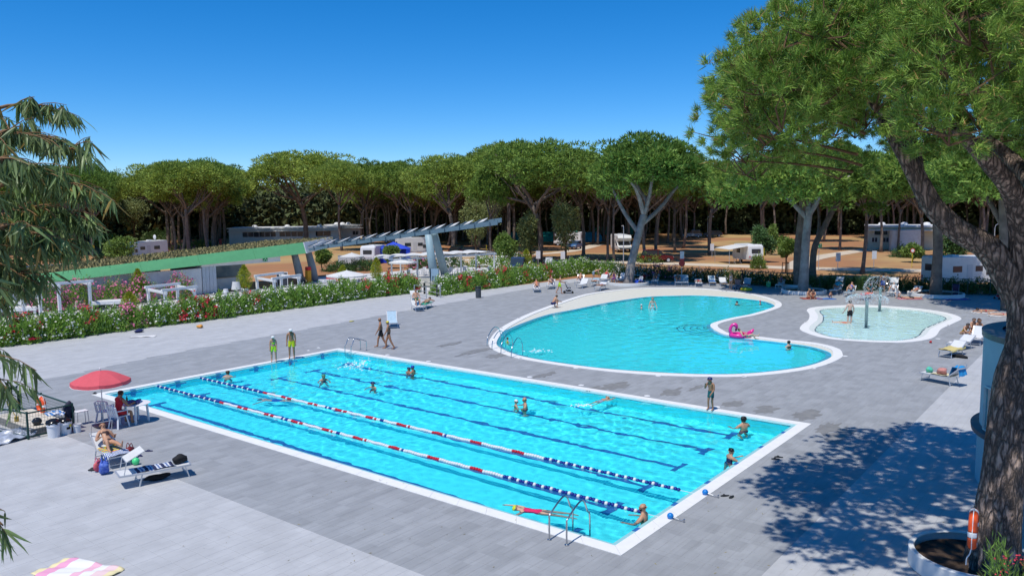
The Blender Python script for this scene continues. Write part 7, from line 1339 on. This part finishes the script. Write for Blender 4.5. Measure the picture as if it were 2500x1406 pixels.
# long white building on the left and service building on the right
def block(label, base_l, base_r, h, depth, wins, m_, door=None):
    A2, B2 = G(*base_l), G(*base_r); d = B2-A2; L_ = d.length; o = thing('white_building', label, 'building', (A2.x, A2.y, 0), math.atan2(d.y, d.x)); MB().box((L_/2, depth/2, h/2), (L_, depth, h)).build('walls', m_, o); MB().box((L_/2, depth/2-.2, h+.12), (L_+.5, depth+.9, .24)).build('roof', white2, o); MB().box((L_/2, -.75, h*.86), (L_, 1.5, .12)).build('canopy', white2, o)
    for (t0, t1, z0, z1) in wins:
        w = MB().box((L_*(t0+t1)/2, -.02, (z0+z1)/2), (L_*(t1-t0), .06, z1-z0)).build('window', glass, o); n_ = max(2, int(L_*(t1-t0)/1.1)); fb = MB()
        for i in range(n_+1): fb.box((L_*(t0+(t1-t0)*i/n_), -.055, (z0+z1)/2), (.07, .03, z1-z0))
        fb.build('mullions', wplastic, w)
    if door: MB().box((L_*door, -.03, 1.05), (1.1, .08, 2.1)).build('door', paint('blue_door', (.03, .06, .2)), o)
    for k in range(3): MB().lathe([(.6, 0), (.6, .2), (.4, .42), (.02, .5)], 14, (L_*(.2+.3*k), depth*.5, h+.24)).build('roof_dome', wplastic, o)
    return o
block('long low white building behind the green roof with ribbon windows', (560, 598), (830, 594), 3.3, 8, [(.12, .42, 1.6, 2.6), (.45, .72, 1.6, 2.6), (.78, .92, 1.6, 2.6)], white2); block('white block at the right end of the long white building', (832, 592), (880, 590), 3.6, 7, [(.6, .9, 1.6, 2.4)], white2)
block('small flat-roofed service building with cream panels among the pines', (2118, 608), (2305, 610), 3.7, 7, [(.08, .26, 2.4, 3.1), (.05, .13, 1.2, 1.9), (.2, .28, 1.2, 1.9), (.9, .97, 2.3, 3.0)], mat('cream_panel', (.6, .55, .42), .7, .08, 1.5), .36)
p = G(2210, 611); o = thing('curved_screen', 'curved grey metal screen in front of the service building', 'screen', (p.x, p.y, 0), face(180)); mb = MB()
for i in range(13): a_ = R(15*i); mb.v += [(2.6*math.cos(a_), 1.3*math.sin(a_)-.2, 0), (2.6*math.cos(a_), 1.3*math.sin(a_)-.2, 3.3)]
mb.f = [(2*i, 2*i+2, 2*i+3, 2*i+1) for i in range(12)]; mb.build('panel', mat('corrugated_grey', (.5, .52, .56), .4, .1, 2, metal=.4), o, smooth='flat'); MB().tube([(2.62*math.cos(R(15*i)), 1.32*math.sin(R(15*i))-.2, 3.3) for i in range(13)], .06, 6).build('top_rail', alu, o)
for lab, x, y, h_, m_ in (('far white chalet between the trunks behind the grey-barked pine', 1660, 548, 2.6, white2), ('far pale chalet between the trunks right of the awning caravan', 1790, 550, 2.4, white2)):
    block(lab, (x-40, y), (x+60, y), h_, 4, [(.2, .4, 1.0, 1.8), (.6, .8, 1.0, 1.8)], m_)
# ================================================================== VEHICLES
def wheel(o, x, y, r_=.34, w=.22):
    mb = MB(); mb.tube([(x-w/2, y, r_), (x+w/2, y, r_)], r_, 18); t = mb.build('tyre', rubber, o); s = 1 if x > 0 else -1; mb = MB(); mb.tube([(x+s*w*.4, y, r_), (x+s*w*.53, y, r_)], r_*.62, 14); mb.build('rim', alu, t)
def loc_v(x, y, rel): p = G(x, y); return (p.x, p.y, -.02), face(rel)
def camper(label, x, y, rel, over=True, L_=6.6, s=1.0, awning=False, dish=False, cat='motorhome'):
    l, rz = loc_v(x, y, rel); o = thing('motorhome', label, cat, l, rz, None, s); W_ = 2.25; f = L_/2
    nose = [(-f, .45), (f-.9, .45), (f-.05, .5), (f, .95), (f-.55, 1.15), (f-1.15, 1.75)]
    top = [(f-1.15, 1.8), (f-.35, 1.95), (f-.25, 2.35), (f-.6, 2.8), (-f+.1, 2.85), (-f, 2.7)] if over else [(f-1.5, 2.3), (f-2.1, 2.75), (-f+.1, 2.85), (-f, 2.7)]
    mb = MB(); mb.xprism(nose+top, -W_/2, W_/2); mb.build('body', paint('camper_white', (.74, .74, .73), .35), o, bevel=.06)
    for sx in (-1, 1):
        X = sx*(W_/2+.005); MB().box((X, -f*.45, 1.75), (.03, 1.0, .55)).build('side_window', glass, o, bevel=.01); MB().box((X, f*.25, 1.75), (.03, .8, .5)).build('side_window', glass, o, bevel=.01); MB().box((X, -f*.05, 1.35), (.03, .62, 1.6)).build('door', paint('camper_door', (.62, .63, .64)), o, bevel=.01)
        mb = MB(); mb.xprism([(f-1.75, 1.15), (f-.75, 1.15), (f-1.2, 1.68), (f-1.75, 1.68)], X-.015, X+.015); mb.build('cab_window', glass, o)
        if over: MB().box((X, f-.95, 2.35), (.03, .6, .35)).build('cab_over_window', glass, o, bevel=.01)
        MB().box((X, 0, .62), (.02, L_*.96, .1)).build('stripe', paint('camper_stripe', (.25, .28, .34)), o)
        for yy in (-f+1.5, f-.95): wheel(o, sx*(W_/2-.12), yy)
    mb = MB(); d = .02; mb.v = [(-W_/2+.15, f-.50, 1.2), (W_/2-.15, f-.50, 1.2), (W_/2-.25, f-1.05, 1.74), (-W_/2+.25, f-1.05, 1.74)]; mb.v += [(v[0], v[1]-.06, v[2]-.05) for v in mb.v]; mb.f = [(0, 1, 2, 3), (7, 6, 5, 4), (0, 4, 5, 1), (1, 5, 6, 2), (2, 6, 7, 3), (3, 7, 4, 0)]; mb.build('windscreen', glass, o, fix=True)
    for sx in (-1, 1): MB().box((sx*.8, f-.02, .85), (.35, .08, .18)).build('headlight', mat('lamp_glass', (.6, .65, .68), .1), o, bevel=.02); MB().box((sx*.95, -f-.01, 1.0), (.12, .04, .3)).build('tail_light', redm, o)
    MB().box((0, f+.01, .58), (1.7, .1, .22)).build('bumper', dark, o, bevel=.02); MB().box((0, -f*.3, 2.9), (.7, .7, .12)).build('roof_vent', wplastic, o, bevel=.02); MB().box((0, -f-.01, 1.9), (1.3, .03, .6)).build('rear_window', glass, o, bevel=.01)
    if awning: MB().box((-W_/2-.12, -.2, 2.62), (.2, L_*.7, .22)).build('awning_case', wplastic, o, bevel=.04)
    if dish: mb = MB(); mb.tube([(0, -f*.6, 2.8), (0, -f*.6, 3.1)], .03, 6); mb.build('dish_mast', alu, o); MB().ball((0, -f*.6+.1, 3.35), (.38, .1, .38), 14, 8).build('satellite_dish', wplastic, o, smooth=True)
    return o
camper('white motorhome with a satellite dish on the pale road behind the green roof', 352, 632, 148, False, 7.0, dish=True); camper('white camper with an overcab bunk facing the camera among the pines', 1516, 614, 185, True, 6.0); camper('white motorhome with a rolled awning parked behind the right-hand hedge', 2345, 700, -75, True, 6.8, 1.02, True); camper('white camper van right of the blue awning tent', 1012, 622, -70, True, 5.8)
camper('pale camper half hidden behind the forked pine trunks', 1390, 600, 60, True, 6.0, .95)
def caravan(label, x, y, rel, L_=4.6, awn=None):
    l, rz = loc_v(x, y, rel); o = thing('caravan', label, 'caravan', l, rz); W_ = 2.1; f = L_/2; mb = MB(); mb.xprism([(-f, .5), (f, .5), (f+.12, 1.0), (f-.05, 2.3), (f-.4, 2.5), (-f+.4, 2.5), (-f+.05, 2.3), (-f-.12, 1.0)], -W_/2, W_/2); mb.build('body', paint('caravan_white', (.74, .74, .73), .35), o, bevel=.08)
    MB().box((0, -f-.06, 1.65), (1.25, .06, .6)).build('end_window', glass, o, bevel=.02); MB().box((0, f+.04, 1.65), (1.4, .06, .6)).build('end_window', glass, o, bevel=.02); MB().box((0, -f-.1, .72), (1.9, .06, .18)).build('rear_panel', paint('caravan_grey', (.45, .46, .48)), o)
    for sx in (-1, 1):
        wheel(o, sx*(W_/2-.08), 0, .32, .2); MB().box((sx*(W_/2+.005), .6, 1.65), (.04, 1.0, .6)).build('side_window', glass, o, bevel=.01); MB().box((sx*.9, -f-.12, .95), (.14, .03, .22)).build('tail_light', redm, o)
    MB().box((-W_/2-.005, -.7, 1.35), (.04, .62, 1.7)).build('door', paint('caravan_door', (.6, .6, .6)), o); mb = MB(); mb.bar((-.35, f, .5), (0, f+1.1, .5), .06); mb.bar((.35, f, .5), (0, f+1.1, .5), .06); mb.tube([(0, f+1.0, 0), (0, f+1.0, .6)], .04, 6); mb.build('drawbar', dark, o); MB().box((0, 0, 2.54), (.5, .5, .08)).build('roof_vent', wplastic, o)
    if awn:
        w_ = 2.6; mb = MB(); mb.v = [(-W_/2, -f+.2, 2.35), (-W_/2, f-.2, 2.35), (-W_/2-w_, f-.1, 1.95), (-W_/2-w_, -f+.1, 1.95)]; mb.v += [(v[0], v[1], v[2]-.03) for v in mb.v]; mb.f = [(0, 1, 2, 3), (7, 6, 5, 4), (0, 4, 5, 1), (1, 5, 6, 2), (2, 6, 7, 3), (3, 7, 4, 0)]; mb.build('awning', awn, o)
        for yy in (-f+.1, f-.1): MB().bar((-W_/2-w_, yy, 1.95), (-W_/2-w_, yy, 0), .04).build('awning_pole', alu, o)
    return o
caravan('white caravan with a tilted white awning in the brown clearing', 1825, 641, 10, awn=canvas); caravan('white caravan with a dark rear window beside the blue tent', 912, 642, -10)
p = G(965, 640); o = thing('awning_tent', 'bright blue awning tent beside the caravan', 'tent', (p.x, p.y, 0), face(5)); bl = mat('blue_tarp', (.01, .06, .6), .6, .15, 2); mb = MB(); mb.v = [(-2.2, -1.3, 2.0), (2.2, -1.3, 1.9), (2.2, 1.3, 1.9), (-2.2, 1.3, 2.0), (-.2, 0, 2.9)]; mb.f = [(0, 1, 4), (1, 2, 4), (2, 3, 4), (3, 0, 4)]; mb.build('roof', bl, o)
MB().box((-1.6, -1.3, 1.0), (1.1, .04, 2.0)).build('wall_panel', bl, o); MB().box((1.9, -1.3, .95), (.6, .04, 1.9)).build('wall_panel', bl, o); MB().box((0, 1.3, 1.0), (4.3, .04, 1.95)).build('back_wall', bl, o)
for sx in (-1, 1):
    for sy in (-1, 1): MB().bar((sx*2.2, sy*1.3, 0), (sx*2.2, sy*1.3, 1.95), .05).build('pole', alu, o)
def car(label, x, y, rel, m_, suv=False):
    l, rz = loc_v(x, y, rel); o = thing('car', label, 'car', l, rz); W_ = 1.78; h = 1.72 if suv else 1.46; f = 2.15
    mb = MB(); mb.xprism([(-f, .35), (f, .35), (f+.03, .6), (f-.1, .85), (f-.95, .98), (-f+.05, 1.0), (-f-.02, .6)], -W_/2, W_/2); mb.build('body', m_, o, bevel=.07)
    mb = MB(); top = [(f-1.2, .96), (f-1.95, h), (-f+.5, h-.02), (-f+.12, .98)]; mb.xprism(top, -W_/2+.12, W_/2-.12); mb.build('cabin_glass', glass, o, bevel=.05); mb = MB(); mb.xprism([(f-1.9, h-.05), (f-1.98, h+.015), (-f+.52, h), (-f+.42, h-.06)], -W_/2+.1, W_/2-.1); mb.build('roof', m_, o, bevel=.02)
    for sx in (-1, 1):
        for yy in (-f+.8, f-.8): wheel(o, sx*(W_/2-.1), yy, .34 if suv else .31, .21)
        MB().box((sx*.65, f-.02, .72), (.34, .1, .15)).build('headlight', MATS['lamp_glass'], o, bevel=.02); MB().box((sx*.7, -f-.01, .82), (.3, .06, .16)).build('tail_light', redm, o); MB().box((sx*(W_/2+.06), f-1.35, 1.02), (.14, .1, .12)).build('mirror', m_, o); mb = MB(); mb.bar((sx*(W_/2-.1), -.1, .98), (sx*(W_/2-.13), -.1, h-.02), .08, .04); mb.build('door_pillar', m_, o)
    MB().box((0, f+.03, .5), (1.5, .06, .2)).build('grille', dark, o); return o
car('dark blue car facing the camera beside the yellow bamboo', 1264, 664, 172, paint('car_blue', (.02, .05, .16), .25), True); car('dark red off-roader parked among the pines', 1603, 640, -80, paint('car_red', (.14, .012, .015), .25), True); car('dark estate car behind the cafe pergola', 1158, 624, -75, paint('car_black', (.015, .018, .025), .2)); car('dark green car beside the forked pine behind the pergola', 1128, 622, -80, paint('car_green', (.015, .05, .045), .25)); car('blue car between the pines left of the white camper', 1402, 608, 160, paint('car_steel_blue', (.06, .16, .35), .25)); car('white car far off behind the right-hand motorhome', 2345, 655, 90, paint('car_white', (.7, .7, .7), .25)); car('silver car far among the pines right of the grey-barked pine', 1690, 580, 80, paint('car_silver', (.4, .42, .45), .25), True); car('dark grey car far among the pines above the awning caravan', 1740, 578, 85, paint('car_grey', (.08, .09, .1), .25)); car('white car parked beside the dark hedge in front of the white block', 960, 592, 90, paint('car_white', (.7, .7, .7), .25))
# small teal tents and bags deep in the grove
for i, (x, y, c, lab) in enumerate([(1345, 590, (.01, .3, .25), 'teal tent deep among the trunks, leftmost of the row'), (1385, 585, (.02, .35, .28), 'teal tent deep among the trunks, second of the row'), (1440, 590, (.02, .3, .45), 'blue tent with a dark doorway left of the white camper'), (1470, 572, (.01, .35, .25), 'green tent behind the white camper'), (1540, 572, (.02, .35, .3), 'teal tent behind the grey-barked pine'), (1250, 588, (.02, .3, .3), 'teal tent right of the canopy tip')]):
    p = G(x, y); o = thing('tent', lab, 'tent', (p.x, p.y, 0), face(20*i)); mb = MB(); mb.xprism([(-1.6, 0), (1.6, 0), (1.5, 1.1), (.6, 2.0), (-.6, 2.0), (-1.5, 1.1)], -2.2, 2.2); mb.build('canvas', mat('tent_canvas_%d' % i, c, .8, .15, 2), o, bevel=.1); MB().box((2.22, 0, .8), (.03, .9, 1.5)).build('doorway', dark, o)
# ---- lamp posts, signs, hydrants, stakes
def lamp_post(label, x, y, h, rel, dbl=False):
    p = G(x, y); o = thing('lamp_post', label, 'lamp post', (p.x, p.y, -.02), face(rel)); mb = MB(); mb.tube([(0, 0, 0), (0, 0, h*.5), (0, 0, h-.3)], [.07, .055, .045], 8); mb.build('post', alu, o)
    for s in ((-1, 1) if dbl else (1,)): MB().tube(spline([(0, 0, h-.3), (s*.15, 0, h+.1), (s*.6, 0, h+.22), (s*1.1, 0, h+.15)], 5, False), .035, 6).build('arm', alu, o); MB().box((s*1.25, 0, h+.12), (.5, .18, .08)).build('lamp_head', wplastic, o, bevel=.02)
lamp_post('grey lamp post right of the left motorhome', 457, 597, 4.4, 90); lamp_post('grey lamp post behind the camper van and steel canopy', 905, 580, 4.6, 0, True); lamp_post('curved lamp post left of the canopy tip', 1062, 575, 5.2, -20); lamp_post('lamp post far right beyond the service building', 2425, 630, 4.5, 0); lamp_post('slim lamp post beside the grey-barked pine', 1522, 650, 5.0, 90); lamp_post('lamp post among the pines right of the grey-barked pine', 1727, 575, 4.5, 0)
def sign(label, x, y, h, shape, m_, size=.5, rel=180, word=None, post=alu):
    p = G(x, y); o = thing('sign_post', label, 'sign', (p.x, p.y, -.02), face(rel)); MB().tube([(0, 0, 0), (0, 0, h)], .035, 8).build('post', post, o)
    mb = MB()
    if shape == 'disc': mb.lathe([(size/2, -.012), (size/2, .012)], 20); q = mb.build('sign_face', m_, o); q.matrix_local = Matrix.Translation((0, .05, h-size/2)) @ Matrix.Rotation(R(90), 4, 'X')
    else: mb.box((0, .05, h-size/2), (size*(.7 if shape == 'tall' else 1), .025, size*(1.25 if shape == 'tall' else .8))); q = mb.build('sign_face', m_, o)
    return o, q
sign('yellow round sign beside the pale road on the left', 228, 640, 2.6, 'disc', paint('sign_yellow', (.75, .5, .02)), .7); sign('grey sign post in front of the left motorhome', 331, 642, 3.0, 'rect', wplastic, .5)
for i, (x, y) in enumerate([(1314, 650), (1374, 652), (1738, 628), (2045, 658), (2133, 652)]): sign('white pitch notice board on a post, %s from the left among the pines' % ORD[i], x, y, 1.9, 'tall', wplastic, .8)
o, q = sign('green emergency point sign beside the pale road', 1998, 660, 3.2, 'rect', MATS['sign_green'], .6)
for sx, sz in ((-1, -1), (-1, 1), (1, -1), (1, 1)): MB().bar((sx*.2, .07, 2.9+sz*.15), (sx*.08, .07, 2.9+sz*.07), .06, .02, up=(0, 1, 0)).build('arrow', white, q)
o, q = sign('red and white no-entry sign among the hedge', 1664, 688, 2.2, 'disc', redm, .62); MB().box((0, .075, 1.89), (.42, .02, .11)).build('white_bar', white, q)
MB().box((0, .05, 2.75), (.4, .03, .75)).build('upper_board', wplastic, o); MB().box((0, .05, 2.3), (.52, .03, .16)).build('red_board', redm, o)
o, q = sign('red-rimmed round sign on a yellow post near the service building', 2226, 652, 2.3, 'disc', redm, .55, post=paint('post_yellow', (.7, .55, .03))); MB().lathe([(.19, -.016), (.19, .016)], 18).build('white_centre', white, q)
for lab, x, y in (('yellow marker post right of the awning caravan', 1864, 652), ('yellow marker post behind the cafe pergola', 1188, 640)): p = G(x, y); o = thing('marker_post', lab, 'post', (p.x, p.y, 0)); MB().tube([(0, 0, 0), (0, 0, 2.4)], .05, 8).build('post', MATS['post_yellow'], o); MB().lathe([(.07, 2.4), (.07, 2.5), (.01, 2.52)], 8).build('cap', dark, o)
for lab, x, y in (('red hydrant cabinet at the left beside the pale road', 154, 640), ('red hydrant cabinet left of the long white building', 539, 602)): p = G(x, y); o = thing('hydrant', lab, 'hydrant', (p.x, p.y, 0), face(180)); MB().box((0, 0, .85), (.45, .4, 1.0)).build('cabinet', redm, o, bevel=.03); MB().box((0, 0, .2), (.2, .2, .4)).build('stand', dark, o); MB().ball((0, 0, 1.42), (.26, .24, .14), 12, 8).build('cap', redm, o, smooth=True)
p = G(1919, 668); o = thing('tree_stake', 'wooden tripod stake round the young tree by the pale road', 'stake', (p.x, p.y, 0)); wd = mat('stake_wood', (.2, .13, .08), .9, .2)
for k in range(3): a_ = k*2.1; MB().bar((.45*math.cos(a_), .45*math.sin(a_), 0), (.4*math.cos(a_), .4*math.sin(a_), 1.3), .07).build('stake', wd, o)
MB().tube([(.4*math.cos(k*2.1), .4*math.sin(k*2.1), 1.2) for k in range(4)], .03, 5).build('rail', wd, o)
p = G(1800, 644); o = thing('camping_table', 'folding camping table and dark chair under the caravan awning', 'table', (p.x, p.y, 0), face(20)); MB().box((0, 0, .7), (1.0, .6, .03)).build('tabletop', alu, o)
for sx in (-1, 1): MB().bar((sx*.45, -.25, 0), (sx*.45, .25, .7), .03).build('leg', alu, o); MB().bar((sx*.45, .25, 0), (sx*.45, -.25, .7), .03).build('leg', alu, o)
